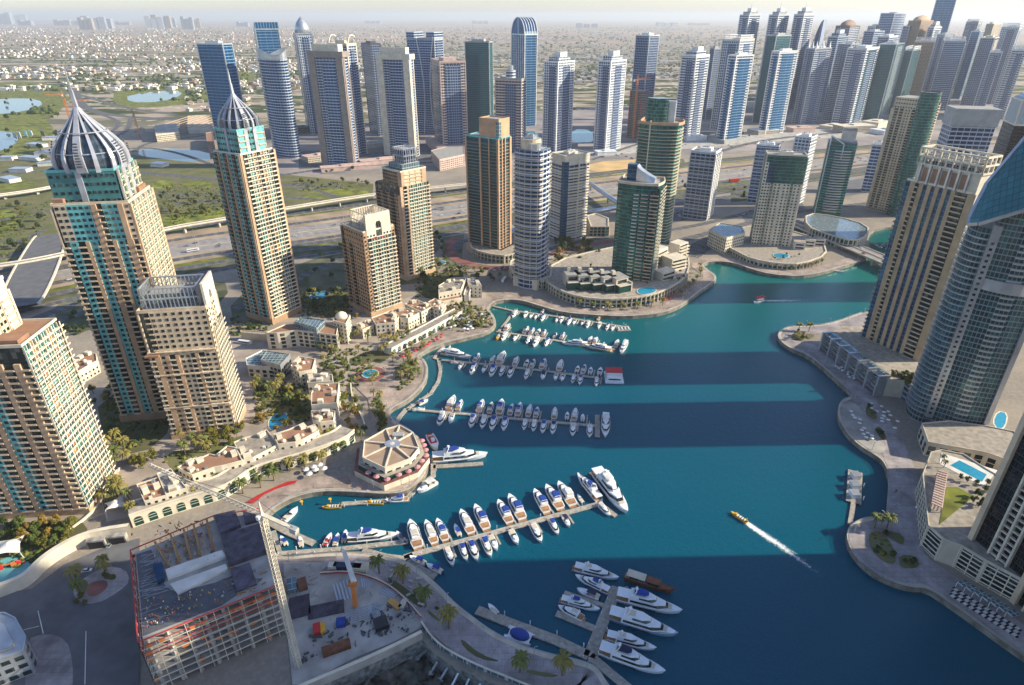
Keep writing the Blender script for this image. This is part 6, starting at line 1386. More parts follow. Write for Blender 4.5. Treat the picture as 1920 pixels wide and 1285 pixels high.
L = Low('tower_podium', 'grey brown podium terrace with rounded corner under the cyan sail tower', [(1728, 795), (1780, 790), (1850, 800), (1900, 810), (1960, 850), (1960, 890), (1850, 850), (1740, 830)], 10); L.vol(L.P, 0, 10, M['pcream'], M['terr'], win=True, ww=4, wh=3, sp=6); L.done()
pool_thing('small blue pool behind the foot of the cyan sail tower', [(1862, 792), (1872, 772), (1888, 776), (1884, 800), (1872, 806)], GZ + 9)
PO = A9([(405, 92), (330, 290), (345, 420), (382, 745), (520, 870), (680, 925), (900, 1060), (1237, 1240), (1400, 1100), (1237, 560), (1060, 330), (900, 240), (700, 110), (500, 70)])
L = Low('podium_garden_building', 'large podium with pool deck, lawn and rose pergola at the lower right', PO, 14); L.vol(L.P, 0, 14, M['pcream'], M['terr'], win=False)
P = L.P; n = len(P); pw = Pool(L.root, 'louvre_band', MB().box(0, 0, 0, 1, .5, .7, M['cream'])); gl = Pool(L.root, 'glazing', MB().box(0, 0, 0, 1, .24, 12.4, M['glassd'])); mu = Pool(L.root, 'mullion', MB().box(0, 0, 0, .45, .9, 14.3, M['cream']))
for i in range(n):
 a, b_ = Vector(P[i]), Vector(P[(i + 1) % n]); l = (b_ - a).length; m_ = (a + b_) / 2; rz = math.atan2(b_.y - a.y, b_.x - a.x)
 if b_.y - a.y > 0 and abs(b_.y - a.y) > l * .5: continue
 if l < 9: continue
 gl.put(m_.x, m_.y, .8, rz, (l - 2, 1, 1))
 for f in range(5): pw.put(m_.x, m_.y, 1.4 + f * 2.6, rz, (l - 1, 1, 1))
 for k in range(int(l / 5) + 1): p = a + (b_ - a) * (k / int(l / 5)); mu.put(p.x, p.y, 0, rz)
pw.flush(); gl.flush(); mu.flush()
def top_patch(L, pts, z, m, name, h=.15):
 Q = [L.loc(x, y, z) for x, y in pts]
 if sum(Q[i][0] * Q[(i + 1) % len(Q)][1] - Q[(i + 1) % len(Q)][0] * Q[i][1] for i in range(len(Q))) < 0: Q.reverse()
 return MB().prism(Q, z, z + h, m).build(name, L.root)
top_patch(L, A9([(545, 400), (640, 400), (790, 480), (480, 735)]), 14, M['lawn'], 'roof_lawn', .25); top_patch(L, A9([(500, 95), (1000, 250), (880, 400), (480, 190)]), 14, M['whitew'], 'pool_terrace', .2); top_patch(L, A9([(660, 160), (905, 285), (862, 350), (580, 203)]), 14.2, M['pool'], 'pool_water', .08)
Q = [L.loc(x, y, 17) for x, y in A9([(470, 258), (550, 280), (505, 585), (415, 545)])]; b = MB()
for k in range(15):
 f = k / 14; a = Vector(Q[0]) + (Vector(Q[3]) - Vector(Q[0])) * f; c2 = Vector(Q[1]) + (Vector(Q[2]) - Vector(Q[1])) * f; b.bar((a.x, a.y, 17.4), (c2.x, c2.y, 17.4), .3, M['pinkp'])
for s_ in (0, .33, .66, 1): a = Vector(Q[0]) * (1 - s_) + Vector(Q[1]) * s_; c2 = Vector(Q[3]) * (1 - s_) + Vector(Q[2]) * s_; b.bar((a.x, a.y, 17), (c2.x, c2.y, 17), .28, M['pinkp']); b.bar((a.x, a.y, 14), (a.x, a.y, 17), .25, M['pinkp']); b.bar((c2.x, c2.y, 14), (c2.x, c2.y, 17), .25, M['pinkp'])
b.build('pergola', L.root); L.done()
for k in range(7):
 x = 1797 + 15.5 * k; y = 1092 + 9.4 * k; g = G(x + 10, y + 2, GZ + 4); r_ = thing('glass_awning', '%s pale blue glass awning from the left over the lower right terrace' % ordw(k + 1), 'awning', (g.x, g.y, GZ), math.atan2(B.y - A.y, B.x - A.x), 'glass awnings at lower right'); MB().box(0, 0, 4, 3.0, 5, .18, M['cyanp'] if 'cyanp' in M else M['pale_glass']).build('glass_panel', r_)
 MB().bar((-1.4, -2.2, 0), (-1.4, -2.2, 4), .12, M['white']).bar((1.4, -2.2, 4.2), (-1.4, -2.2, 4.2), .12, M['white']).build('frame', r_)
for P in (A9([(0, 790), (160, 830), (165, 925), (100, 900), (0, 830)]), zpx(2.989, 1280, 855, [(1045, 440), (1080, 425), (1120, 440), (1170, 500), (1190, 560), (1190, 615), (1130, 600), (1070, 550), (1040, 490)]), zpx(2.989, 1280, 855, [(1210, 560), (1310, 565), (1330, 630), (1215, 635)]), zpx(2.989, 1280, 430, [(1030, 990), (1050, 1000), (1095, 1065), (1060, 1070), (1020, 1040)]), zpx(2.989, 1280, 430, [(1070, 1120), (1110, 1110), (1150, 1190), (1110, 1180)]), zpx(2.989, 1280, 430, [(605, 590), (680, 580), (685, 630), (620, 625)]), zpx(2.989, 1280, 430, [(690, 590), (750, 600), (700, 620)])):
 struct_patch('planting_bed', P, M['scrub'], z=GZ + .75)
RP = smooth_poly([G(x, y) for x, y in [(1520, 640), (1560, 678), (1600, 722), (1630, 765), (1655, 805), (1680, 850), (1695, 900), (1692, 960), (1690, 1010), (1710, 1050), (1760, 1085), (1820, 1130), (1900, 1185), (1990, 1250)]], False, 2)
struct_strip('promenade', RP, 0, 16, M['promcool'])
struct_patch('promenade', zpx(2.989, 1280, 855, [(925, 420), (1000, 370), (1130, 375), (1240, 400), (1330, 560), (1380, 700), (1280, 725), (1120, 690), (1000, 610), (930, 520)]), M['promcool'])
for k, (x, y, w_, d_, h_) in enumerate(((330, 172, 40, 40, 235), (300, 112, 50, 46, 250), (270, 42, 50, 46, 240))):
 t = Tower('apartment_tower', ('first', 'second', 'third')[k] + ' tower outside the photo to the right, beyond the frame', 'skyscraper', (x, y), 150, w_, d_, h_); t.wall(rect(w_ - 1, d_ - 1), 0, h_, M['white_grid']); t.slabs(rect(w_ + 1, d_ + 1), 12, h_ - 4, 7.2, M['beige'], .5); t.parapet(rect(w_, d_), h_, M['cream']); t.plant(h_); t.done()
# MARINA
M['gel'] = plain('white_gelcoat', (.80, .81, .82), .25, 0, .05, .5, .5); M['gelc'] = plain('cream_gelcoat', (.72, .66, .54), .3, 0, .06, .5, .5); M['hullnavy'] = plain('navy_hull', (.02, .03, .08), .25, 0, .05, .5, .5)
M['teak'] = plain('teak_deck', (.40, .22, .11), .6, 0, .2, .8); M['canv'] = plain('blue_canvas', (.015, .06, .32), .7, 0, .15, .5); M['canvw'] = plain('white_canvas', (.70, .70, .68), .8, 0, .1, .5); M['canvn'] = plain('navy_canvas', (.012, .02, .07), .7, 0, .1, .5)
M['yell'] = plain('yellow_paint', (.75, .40, .02), .5, 0, .1, .5); M['dhoww'] = plain('dhow_timber', (.22, .08, .035), .55, 0, .25, .4); M['rubber'] = plain('black_rubber', (.02, .02, .022), .6); M['silverhull'] = plain('silver_blue_hull', (.42, .52, .62), .2, .3, .05, .5); M['pont'] = plain('pontoon_planks', (.42, .38, .32), .85, 0, .2, .6); M['cushion'] = plain('cream_cushion', (.62, .55, .42), .8)
def hull_mb(L, B, F, m, bow=.45, rise=.35, fine=.04):
 b = MB(); rg = []
 for f, w_, r_ in ((-.5, .82, 0), (-.38, .93, 0), (-.1, 1, .04), (.12, .96, .12), (.27, .78, .3), (.38, .52, .55), (.46, .22, .85), (.5, fine, 1)):
  x = L * f; h = B / 2 * w_; z = F * (1 + rise * r_); kx = x - (L * .05 * max(0, r_))
  rg.append([(x, -h, z), (kx, -h * .72, -.35), (kx, h * .72, -.35), (x, h, z)])
 b.loft(rg, m); return b
def outl(L, B, xa, xb, k=.86):
 """deck outline between two stations, following the hull"""
 pts = []
 for f, w_ in ((-.5, .82), (-.38, .93), (-.1, 1), (.12, .96), (.27, .78), (.38, .52), (.46, .22)):
  if xa <= f <= xb: pts.append((L * f, B / 2 * w_ * k))
 return [(x, -y) for x, y in pts] + [(x, y) for x, y in reversed(pts)]
def cabin_mb(xa, xb, wb, wt, z0, z1, slope, m, back=.1):
 b = MB(); l = xb - xa
 P0 = [(xa, -wb / 2), (xb - l * .25, -wb / 2), (xb, -wb * .22), (xb, wb * .22), (xb - l * .25, wb / 2), (xa, wb / 2)]
 P1 = [(xa + back, -wt / 2), (xb - l * .25 - slope, -wt / 2), (xb - slope, -wt * .22), (xb - slope, wt * .22), (xb - l * .25 - slope, wt / 2), (xa + back, wt / 2)]
 b.loft([[(*p, z0) for p in P0], [(*p, z1) for p in P1]], m); return b
def make_boat(kind, L, B, hull='gel', cover=None, label=''):
 r_ = thing('motor_boat' if L < 16 else 'motor_yacht', label or 'boat', 'boat' if L < 16 else 'yacht', (0, -950, 0))
 F = .9 + L * .035
 hull_mb(L, B, F, M[hull]).build('hull', r_)
 b = MB(); b.prism(outl(L, B, -.5, .4), F + .02 + (0), F + .10, M['gel' if hull != 'gelc' else 'gelc']);
 if kind == 'small':
  b = MB(); b.prism(outl(L, B, -.5, .15, .7), F + .02, F + .08, M['teak'] if cover == 'teak' else M['cushion']); b.build('cockpit', r_)
  cabin_mb(-.02 * L, .3 * L, B * .62, B * .4, F, F + .55, .5, M['gel']).build('foredeck', r_)
  b = MB(); b.loft([[(-.02 * L, -B * .36, F), (.06 * L, -B * .3, F), (.06 * L, B * .3, F), (-.02 * L, B * .36, F)], [(-.06 * L, -B * .33, F + 1), (-.05 * L, -B * .28, F + 1), (-.05 * L, B * .28, F + 1), (-.06 * L, B * .33, F + 1)]], M['glassd']); b.build('windscreen', r_)
  MB().box(-.36 * L, 0, F, .5, B * .7, .6, M['cushion']).build('seat', r_); MB().box(-.54 * L, 0, .2, .6, .7, 1.2, M['rubber']).build('outboard_motor', r_)
  if cover in ('canv', 'canvw', 'canvn'): MB().prism([(-.36 * L, -B * .4), (.03 * L, -B * .36), (.03 * L, B * .36), (-.36 * L, B * .4)], F + 1.5, F + 1.68, M[cover]).build('canopy', r_); MB().bar((-.3 * L, -B * .38, F), (-.3 * L, -B * .38, F + 1.5), .05, M['silver']).bar((-.3 * L, B * .38, F), (-.3 * L, B * .38, F + 1.5), .05, M['silver']).build('canopy_frame', r_)
 elif kind == 'cruiser':
  b = MB(); b.prism(outl(L, B, -.5, -.1, .82), F + .02, F + .08, M['teak']); b.build('aft_deck', r_)
  cabin_mb(-.3 * L, .33 * L, B * .80, B * .62, F, F + 1.5, L * .12, M['gel']).build('cabin', r_)
  cabin_mb(-.26 * L, .305 * L, B * .83, B * .72, F + .55, F + 1.15, L * .035, M['glassd'], .0).build('cabin_window', r_)
  cabin_mb(-.34 * L, .06 * L, B * .66, B * .6, F + 1.5, F + 2.2, L * .03, M['gel']).build('flybridge', r_)
  MB().box(-.17 * L, 0, F + 2.21, L * .24, B * .42, .06, M['cushion']).build('flybridge_seat', r_)
  if cover: cabin_mb(-.32 * L, -.02 * L, B * .64, B * .5, F + 2.9, F + 3.2, L * .03, M[cover]).build('canopy', r_)
  b = MB(); b.bar((-.33 * L, -B * .33, F + 1.5), (-.30 * L, -B * .28, F + 3.2), .09, M['gel']); b.bar((-.33 * L, B * .33, F + 1.5), (-.30 * L, B * .28, F + 3.2), .09, M['gel']); b.bar((-.30 * L, -B * .28, F + 3.2), (-.30 * L, B * .28, F + 3.2), .09, M['gel']); b.build('radar_arch', r_)
  MB().box(-.535 * L, 0, .2, L * .08, B * .7, .2, M['teak']).build('swim_platform', r_); MB().box(.28 * L, 0, F + .12, L * .16, B * .34, .22, M['cushion']).build('sun_pad', r_)
 elif kind == 'yacht':
  b = MB(); b.prism(outl(L, B, -.5, -.1, .85), F + .02, F + .09, M['teak']); b.build('aft_deck', r_); b = MB(); b.prism(outl(L, B, .12, .46, .72), F * 1.1 + .25, F * 1.1 + .34, M['gel']); b.build('foredeck', r_)
  cabin_mb(-.32 * L, .3 * L, B * .86, B * .74, F, F + 2.1, L * .07, M['gel']).build('main_deck_cabin', r_)
  cabin_mb(-.29 * L, .285 * L, B * .89, B * .82, F + .8, F + 1.6, L * .03, M['glassd'], .0).build('cabin_window', r_)
  cabin_mb(-.30 * L, .12 * L, B * .72, B * .6, F + 2.1, F + 3.9, L * .05, M['gel']).build('upper_deck_cabin', r_); cabin_mb(-.16 * L, .105 * L, B * .75, B * .67, F + 2.7, F + 3.4, L * .025, M['glassd'], .0).build('cabin_window', r_)
  MB().box(-.40 * L, 0, F + 2.1, L * .2, B * .74, .18, M['gel']).build('deck_overhang', r_); MB().box(-.19 * L, 0, F + 3.91, L * .13, B * .42, .1, M['cushion']).build('sundeck_seat', r_)
  if cover: cabin_mb(-.24 * L, -.02 * L, B * .56, B * .46, F + 4.8, F + 5.05, L * .03, M[cover]).build('canopy', r_)
  b = MB()
  for s_ in (-1, 1): b.bar((-.25 * L, s_ * B * .3, F + 3.9), (-.21 * L, s_ * B * .22, F + 5.6), .16, M['gel'])
  b.bar((-.21 * L, -B * .22, F + 5.6), (-.21 * L, B * .22, F + 5.6), .2, M['gel']); b.build('radar_arch', r_); MB().prism(ell(.6, .6, 10, -.21 * L, 0), F + 5.7, F + 6.4, M['gel']).build('radar_dome', r_)
  MB().box(-.53 * L, 0, .2, L * .07, B * .74, .2, M['teak']).build('swim_platform', r_); b = MB()
  for s_ in (-1, 1): b.box(-.06 * L, s_ * B * .488, F * .45, L * .34, .12, F * .2, M['glassd'])
  b.build('hull_window', r_)
  MB().box(.29 * L, 0, F * 1.1 + .34, L * .10, B * .36, .25, M['cushion']).build('sun_pad', r_)
 elif kind == 'open':
  b = MB(); b.prism(outl(L, B, -.5, .27, .75), F + .02, F + .07, M['cushion' if cover != 'red' else 'red']); b.build('deck', r_); MB().box(0, 0, F, .9, B * .35, .9, M['gel']).build('console', r_); MB().box(-.32 * L, 0, F, .5, B * .6, .4, M['cushion']).build('seat', r_)
  MB().box(-.54 * L, 0, .2, .5, .5, 1.1, M['rubber']).build('outboard_motor', r_)
 return r_
PROTO = {}; PUSED = set()
def boat(kind, L, hull, cover, pos, hd, label, group=None, z=0.0):
 base = {'small': 8.5, 'open': 7, 'cruiser': 14, 'yacht': 26}[kind]; beam = {'small': 2.9, 'open': 2.5, 'cruiser': 4.5, 'yacht': 6.3}[kind]
 k = (kind, hull, cover)
 if k not in PROTO: PROTO[k] = make_boat(kind, base, beam, hull, cover); o = PROTO[k]
 else: o = copy_tree(PROTO[k])
 o.location = (pos[0], pos[1], z); o.rotation_euler = (0, 0, hd); s = L / base; o.scale = (s, s * rnb.uniform(.95, 1.05), s)
 if 'group' in o.keys() and not group: del o['group']
 tag(o, label, 'yacht' if L >= 16 else 'boat', group); o.name = 'motor_yacht' if L >= 16 else 'motor_boat'
 return o
rnb = random.Random(5)
def pontoon(label, pts, wd=2.6, fingers=(), z=.9, piles=True):
 P = [G(x, y, z) for x, y in pts]; c = P[0].copy(); c.z = 0; r_ = thing('pontoon', label, 'pontoon', c); Q = [p - c for p in P]
 strip_mb(MB(), Q, 0, wd, z, M['pont'], thick=.7).build('walkway', r_)
 for a, b_, w_ in fingers:
  A1, B1 = G(*a, z) - c, G(*b_, z) - c; strip_mb(MB(), [A1, B1], 0, w_, z + .01, M['pont'], thick=.6).build('finger', r_)
 if piles:
  R_ = resample(Q, 13); T = tangents(R_)
  for p, t in list(zip(R_, T))[1:]: MB().bar((p.x - t.y * wd * .62, p.y + t.x * wd * .62, -2), (p.x - t.y * wd * .62, p.y + t.x * wd * .62, 3.0), .2, M['gel']).build('pile', r_)
  sb = Pool(r_, 'service_pillar', MB().box(0, 0, 0, .35, .35, 1.1, M['gel']), 60)
  for p, t in list(zip(resample(Q, 9), tangents(resample(Q, 9))))[1:]: sb.put(p.x + t.y * wd * .4, p.y - t.x * wd * .4, z)
  sb.flush()
 return r_
C5 = lambda L: zpx(2.989, 640, 430, L); C8 = lambda L: zpx(2.989, 640, 855, L)
CN = {'b': ('canv', 'with blue canopy'), 'w': (None, 'all white'), 'c': ('canvw', 'with white canopy'), 'n': ('canvn', 'with navy canopy')}
def pont_row(pname, line, boats, side, sidew, wd=2.6, flip=1, ks=1.12):
 """boats moored stern-to on one side of a pontoon line (photo pixels); entries (x, y, kind, length, cover, hull)"""
 a, b_ = G(*line[0], 0), G(*line[-1], 0); d = (b_ - a).normalized(); nrm = Vector((-d.y, d.x, 0))
 if (nrm.y > 0) != (side == 'far'): nrm = -nrm
 ds = []
 for k, bt in enumerate(boats):
  x, y, kd, L, cv = bt[:5]; L *= ks if wd < 3 else 1.03; hull = bt[5] if len(bt) > 5 else 'gel'
  p = G(x, y, 1); t = (p - a).dot(d); base = a + d * t; q = base + nrm * (wd / 2 + L / 2 + 1.2); h = math.atan2(nrm.y, nrm.x) + rnb.uniform(-.03, .03)
  cover, cw = CN[cv];
  if kd in ('small', 'open') and cv == 'w': cover = None
  boat(kd, L, hull, cover, (q.x, q.y), h, ('%s boat from the shore on the %s side of the %s, %s' % (ordw(k + 1), sidew, pname, cw)), 'boats moored at the pontoons')
  ds.append(t)
 fing = []
 for k in range(0, len(ds)):
  t = ds[k] + 3.1
  if k % 2 == 0 or len(ds) < 6:
   f = a + d * t; e = f + nrm * 10.5; fing.append((f, e))
 return fing
def add_fingers(r_, fing, wd=2.6):
 for f, e in fing: MB_ = strip_mb(MB(), [Vector((f.x - r_.location.x, f.y - r_.location.y, 0)), Vector((e.x - r_.location.x, e.y - r_.location.y, 0))], 0, 1.0, .88, M['pont'], thick=.5); MB_.build('finger', r_)
l1 = C5([(960, 455), (1600, 548)]); p = pontoon('topmost pontoon, nearest the curved promenade of the point', C5([(850, 430), (960, 456), (1150, 480), (1350, 508), (1600, 548)]))
f = pont_row('topmost pontoon', l1, [(*C5([(x, y)])[0], k, L, c) for x, y, k, L, c in ((975, 470, 'cruiser', 12, 'w'), (1040, 470, 'small', 9, 'c'), (1070, 475, 'small', 8, 'w'), (1100, 480, 'small', 9, 'w'), (1138, 485, 'cruiser', 11, 'b'), (1213, 500, 'small', 9, 'w'), (1238, 504, 'small', 9, 'c'), (1283, 508, 'cruiser', 11, 'b'), (1310, 512, 'small', 8, 'w'), (1355, 520, 'small', 8, 'w'), (1387, 525, 'cruiser', 11, 'w'), (1450, 532, 'small', 9, 'c'), (1495, 540, 'cruiser', 10, 'b'), (1525, 545, 'small', 9, 'w'))], 'near', 'near'); add_fingers(p, f)
f = pont_row('topmost pontoon', l1, [(*C5([(x, y)])[0], k, L, c, *h) for x, y, k, L, c, *h in ((1120, 470, 'small', 7, 'w'), (1440, 505, 'small', 8, 'w', 'yell'))], 'far', 'far');
g = G(*C5([(1580, 560)])[0], 0); r_ = thing('floating_rack', 'white floating jet ski rack at the end of the topmost pontoon', 'dock', (g.x, g.y, 0), .1)
MB().box(0, 0, 0, 12, 9, .8, M['pont']).build('float', r_);
for k in range(4): MB().loft([[(-4.5 + k * 3 - .4, -3, .9), (-4.5 + k * 3 + .4, -3, .9), (-4.5 + k * 3 + .4, -3, 1.3), (-4.5 + k * 3 - .4, -3, 1.3)], [(-4.5 + k * 3 - .6, 0, .9), (-4.5 + k * 3 + .6, 0, .9), (-4.5 + k * 3 + .4, 0, 1.9), (-4.5 + k * 3 - .4, 0, 1.9)], [(-4.5 + k * 3 - .1, 2.4, 1), (-4.5 + k * 3 + .1, 2.4, 1), (-4.5 + k * 3 + .1, 2.4, 1.3), (-4.5 + k * 3 - .1, 2.4, 1.3)]], M['gel']).build('jet_ski', r_)
pontoon('link walkway between the two topmost pontoons', C5([(965, 458), (930, 510), (880, 572)]), 2.2, piles=False)
l2 = C5([(880, 573), (1535, 672)]); p = pontoon('second pontoon from the top', C5([(870, 572), (1050, 598), (1250, 630), (1535, 672)]))
f = pont_row('second pontoon', l2, [(*C5([(x, y)])[0], k, L, c) for x, y, k, L, c in ((922, 560, 'cruiser', 12, 'w'), (1028, 575, 'cruiser', 12, 'n'), (1062, 580, 'cruiser', 11, 'b'), (1098, 585, 'small', 10, 'w'), (1130, 588, 'cruiser', 11, 'n'), (1195, 600, 'small', 8, 'n'), (1235, 605, 'cruiser', 11, 'b'), (1390, 630, 'cruiser', 11, 'w'), (1420, 634, 'cruiser', 11, 'c'), (1540, 650, 'cruiser', 12, 'w'))], 'far', 'far'); add_fingers(p, f)
f = pont_row('second pontoon', l2, [(*C5([(x, y)])[0], k, L, c) for x, y, k, L, c in ((915, 600, 'cruiser', 13, 'w'), (978, 605, 'small', 10, 'w'), (1050, 620, 'cruiser', 12, 'w'), (1095, 628, 'cruiser', 15, 'w'), (1152, 635, 'cruiser', 11, 'b'))], 'near', 'near'); add_fingers(p, f)
def free_boat(kind, L, hull, cover, a, b_, label, z=0):
 """stern pixel a, bow pixel b"""
 A1, B1 = G(*a, .6), G(*b_, .6); m_ = (A1 + B1) / 2; L = L or (B1 - A1).length; return boat(kind, L, hull, cover, (m_.x, m_.y), math.atan2(B1.y - A1.y, B1.x - A1.x), label)
free_boat('yacht', 22, 'gel', None, *C5([(1365, 650), (1248, 640)]), 'slim white yacht lying along the near side of the second pontoon')
free_boat('yacht', 23, 'gelc', None, *C5([(1505, 680), (1372, 655)]), 'cream tinted yacht lying along the second pontoon, right of the slim one')
free_boat('yacht', 22, 'gel', 'canvw', *C5([(1605, 620), (1555, 715)]), 'broad white yacht across the end of the second pontoon')
free_boat('open', 10, 'yell', None, *C5([(895, 590), (868, 622)]), 'small yellow boat at the shore end of the second pontoon')
l3 = C5([(570, 735), (1440, 832)]); p = pontoon('third pontoon, ending at the red roofed houseboat', C5([(545, 730), (800, 755), (1100, 788), (1440, 832)])); pontoon('gangway from the shore to the third pontoon', C5([(575, 655), (540, 690), (520, 722), (560, 732)]), 2.4, piles=False)
f = pont_row('third pontoon', l3, [(*C5([(x, y)])[0], k, L, c) for x, y, k, L, c in ((750, 735, 'cruiser', 12, 'b'), (842, 745, 'cruiser', 11, 'w'), (885, 748, 'cruiser', 18, 'w'), (972, 758, 'cruiser', 13, 'c'), (1033, 765, 'small', 10, 'w'), (1067, 768, 'cruiser', 12, 'n'), (1124, 775, 'cruiser', 14, 'b'), (1220, 785, 'cruiser', 15, 'w'), (1320, 798, 'small', 9, 'w'), (1355, 802, 'cruiser', 12, 'n'), (1393, 808, 'small', 9, 'w'), (1447, 814, 'small', 10, 'w'))], 'far', 'far'); add_fingers(p, f)
f = pont_row('third pontoon', l3, [(*C5([(x, y)])[0], k, L, c) for x, y, k, L, c in ((675, 755, 'small', 9, 'w'), (750, 765, 'cruiser', 14, 'b'), (808, 772, 'small', 10, 'w'), (857, 778, 'cruiser', 14, 'b'), (907, 783, 'cruiser', 12, 'w'), (955, 790, 'cruiser', 13, 'n'), (1045, 800, 'cruiser', 12, 'w'), (1135, 812, 'small', 10, 'n'), (1205, 818, 'small', 9, 'w'), (1243, 822, 'small', 9, 'w'), (1303, 828, 'cruiser', 10, 'w'), (1342, 833, 'cruiser', 11, 'b'), (1433, 843, 'cruiser', 10, 'w'))], 'near', 'near'); add_fingers(p, f)
free_boat('yacht', 27, 'gel', None, *C5([(572, 695), (720, 720)]), 'long white yacht at the shore end of the third pontoon, bow to the right')
free_boat('open', 7, 'gel', 'red', *C5([(610, 745), (660, 752)]), 'small dinghy with red deck beside the third pontoon near the shore')
A1, B1 = G(*C5([(1480, 800)])[0], 0), G(*C5([(1575, 870)])[0], 0); g = (A1 + B1) / 2
hbt = thing('houseboat', 'white two storey houseboat with red roof at the end of the third pontoon', 'houseboat', (g.x, g.y, 0), R(-4)); hbt.scale = (.75, .72, .8); MB().box(0, 0, -.3, 19, 24, 1.4, M['gel']).build('hull', hbt); MB().box(0, 1, 1.1, 16, 18, 3, M['gel']).build('lower_cabin', hbt); MB().box(0, 2, 4.1, 14, 13, 2.6, M['gel']).build('upper_cabin', hbt); MB().box(0, 4, 6.7, 17, 12, .5, M['salmon'] if 'salmon' in M else M['red']).build('roof', hbt)
for s_ in (-1, 1): MB().box(s_ * 8.1, 1, 1.9, .15, 15, 1.4, M['glassd']).build('window', hbt)
MB().box(0, -8.1, 1.9, 12, .15, 1.4, M['glassd']).build('window', hbt)
pontoon('long curved walkway from the third to the fourth pontoon', C5([(545, 732), (556, 790), (545, 850), (500, 920), (430, 965), (370, 1005)]), 2.6); pontoon('gangway from the fourth pontoon to the restaurant', C5([(365, 1005), (330, 1045), (305, 1090)]), 3.2, piles=False)
l4 = C5([(370, 1008), (1420, 1098)]); p = pontoon('fourth pontoon, in the middle of the basin', C5([(365, 1008), (700, 1035), (1050, 1068), (1420, 1100)]))
f = pont_row('fourth pontoon', l4, [(*C5([(x, y)])[0], k, L, c) for x, y, k, L, c in ((612, 985, 'cruiser', 16, 'w'), (657, 1000, 'cruiser', 12, 'b'), (775, 1010, 'cruiser', 14, 'b'), (832, 1015, 'cruiser', 12, 'n'), (888, 1010, 'cruiser', 16, 'b'), (947, 1025, 'cruiser', 12, 'b'), (993, 1020, 'cruiser', 14, 'b'), (1050, 1030, 'cruiser', 13, 'c'), (1092, 1035, 'cruiser', 11, 'b'), (1193, 1045, 'cruiser', 12, 'w'), (1265, 1050, 'small', 8, 'w'), (1307, 1055, 'cruiser', 13, 'w'), (1352, 1065, 'open', 7, 'n'))], 'far', 'far'); add_fingers(p, f)
f = pont_row('fourth pontoon', l4, [(*C5([(x, y)])[0], k, L, c) for x, y, k, L, c in ((568, 1045, 'cruiser', 14, 'c'), (618, 1055, 'small', 10, 'w'), (740, 1060, 'cruiser', 13, 'b'), (803, 1065, 'cruiser', 13, 'w'), (857, 1070, 'cruiser', 14, 'b'), (920, 1075, 'cruiser', 13, 'b'), (1030, 1085, 'cruiser', 10, 'w'), (1082, 1090, 'cruiser', 11, 'c'), (1135, 1095, 'cruiser', 12, 'b'), (1190, 1098, 'cruiser', 12, 'n'), (1300, 1108, 'cruiser', 12, 'w'), (1393, 1118, 'cruiser', 12, 'w'))], 'near', 'near'); add_fingers(p, f)
free_boat('yacht', 26, 'gel', 'canvw', *C5([(1482, 1040), (1478, 1180)]), 'large white yacht across the end of the fourth pontoon')
pontoon('short grey finger dock beside the end yacht of the fourth pontoon', C5([(1435, 1040), (1435, 1165)]), 3.4, piles=False)
free_boat('open', 9, 'gel', None, *C5([(400, 1015), (470, 1012)]), 'small white dinghy by the walkway at the shore end of the fourth pontoon'); free_boat('small', 9, 'gel', 'canv', *C5([(430, 985), (490, 955)]), 'small boat with blue cover moored along the curved walkway')
free_boat('open', 17, 'gel', 'red', *C5([(495, 1165), (535, 1240)]), 'red and white motor boat moored alone by the restaurant')
free_boat('yacht', 35, 'gel', 'canv', *C8([(535, 25), (800, 0)]), 'large white yacht moored alone right of the restaurant, bow to the right')
pontoon('grey dock along the large yacht beside the restaurant', C8([(515, 60), (650, 52), (795, 42)]), 3.6, piles=False); pontoon('quay walkway curving below the restaurant', C8([(515, 5), (515, 110), (440, 165), (365, 235), (200, 255), (0, 268)]), 3.2)
free_boat('small', 14, 'gel', 'canvw', *C8([(530, 150), (430, 205)]), 'white speedboat with orange trim stern below the restaurant'); free_boat('cruiser', 13, 'gel', 'canv', *C8([(365, 245), (255, 252)]), 'white cruiser with blue canopy moored below the restaurant')
def abra(label, a, b_, name='sightseeing_boat'):
 A1, B1 = G(*a, .5), G(*b_, .5); m_ = (A1 + B1) / 2; L = (B1 - A1).length; r_ = thing(name, label, 'boat', (m_.x, m_.y, 0), math.atan2(B1.y - A1.y, B1.x - A1.x))
 hull_mb(L, L * .27, 1.0, M['yell']).build('hull', r_); MB().prism(outl(L, L * .27, -.5, .2, .7), 1.03, 1.1, M['rubber']).build('deck', r_)
 for k in range(4): MB().box(-L * .34 + k * L * .14, 0, 1.1, .7, L * .17, .5, M['canvw']).build('seat', r_)
 MB().box(L * .18, 0, 1.0, L * .1, L * .14, 1.1, M['yell']).build('console', r_); MB().bar((-L * .44, 0, 1), (-L * .44, 0, 3.4), .14, M['yell']).build('rear_arch', r_); return r_
abra('yellow sightseeing boat moored left of the blue canopied cruiser', *C8([(235, 265), (130, 262)])); abra('yellow sightseeing boat moored farther left on the same quay', *A7([(1912, 285), (1805, 290)]))
abra('orange sightseeing boat racing across the basin with a white wake', *zpx(2.989, 1280, 855, [(362, 375), (270, 315)]))
for k, (x, y) in enumerate(A7([(1690, 262), (1850, 248)])): g = G(x, y); r_ = thing('buoy_ring_post', ('left' if k == 0 else 'right') + ' yellow marker post on the quay by the sightseeing boats', 'post', (g.x, g.y, 1.2)); MB().bar((0, 0, 0), (0, 0, 2.4), .25, M['yell']).build('post', r_); MB().prism(ell(.9, .9, 10), 2.4, 2.9, M['yell']).build('head', r_)
free_boat('small', 12, 'gel', None, *A7([(1595, 365), (1665, 300)]), 'white speedboat under the left end of the quay walkway')
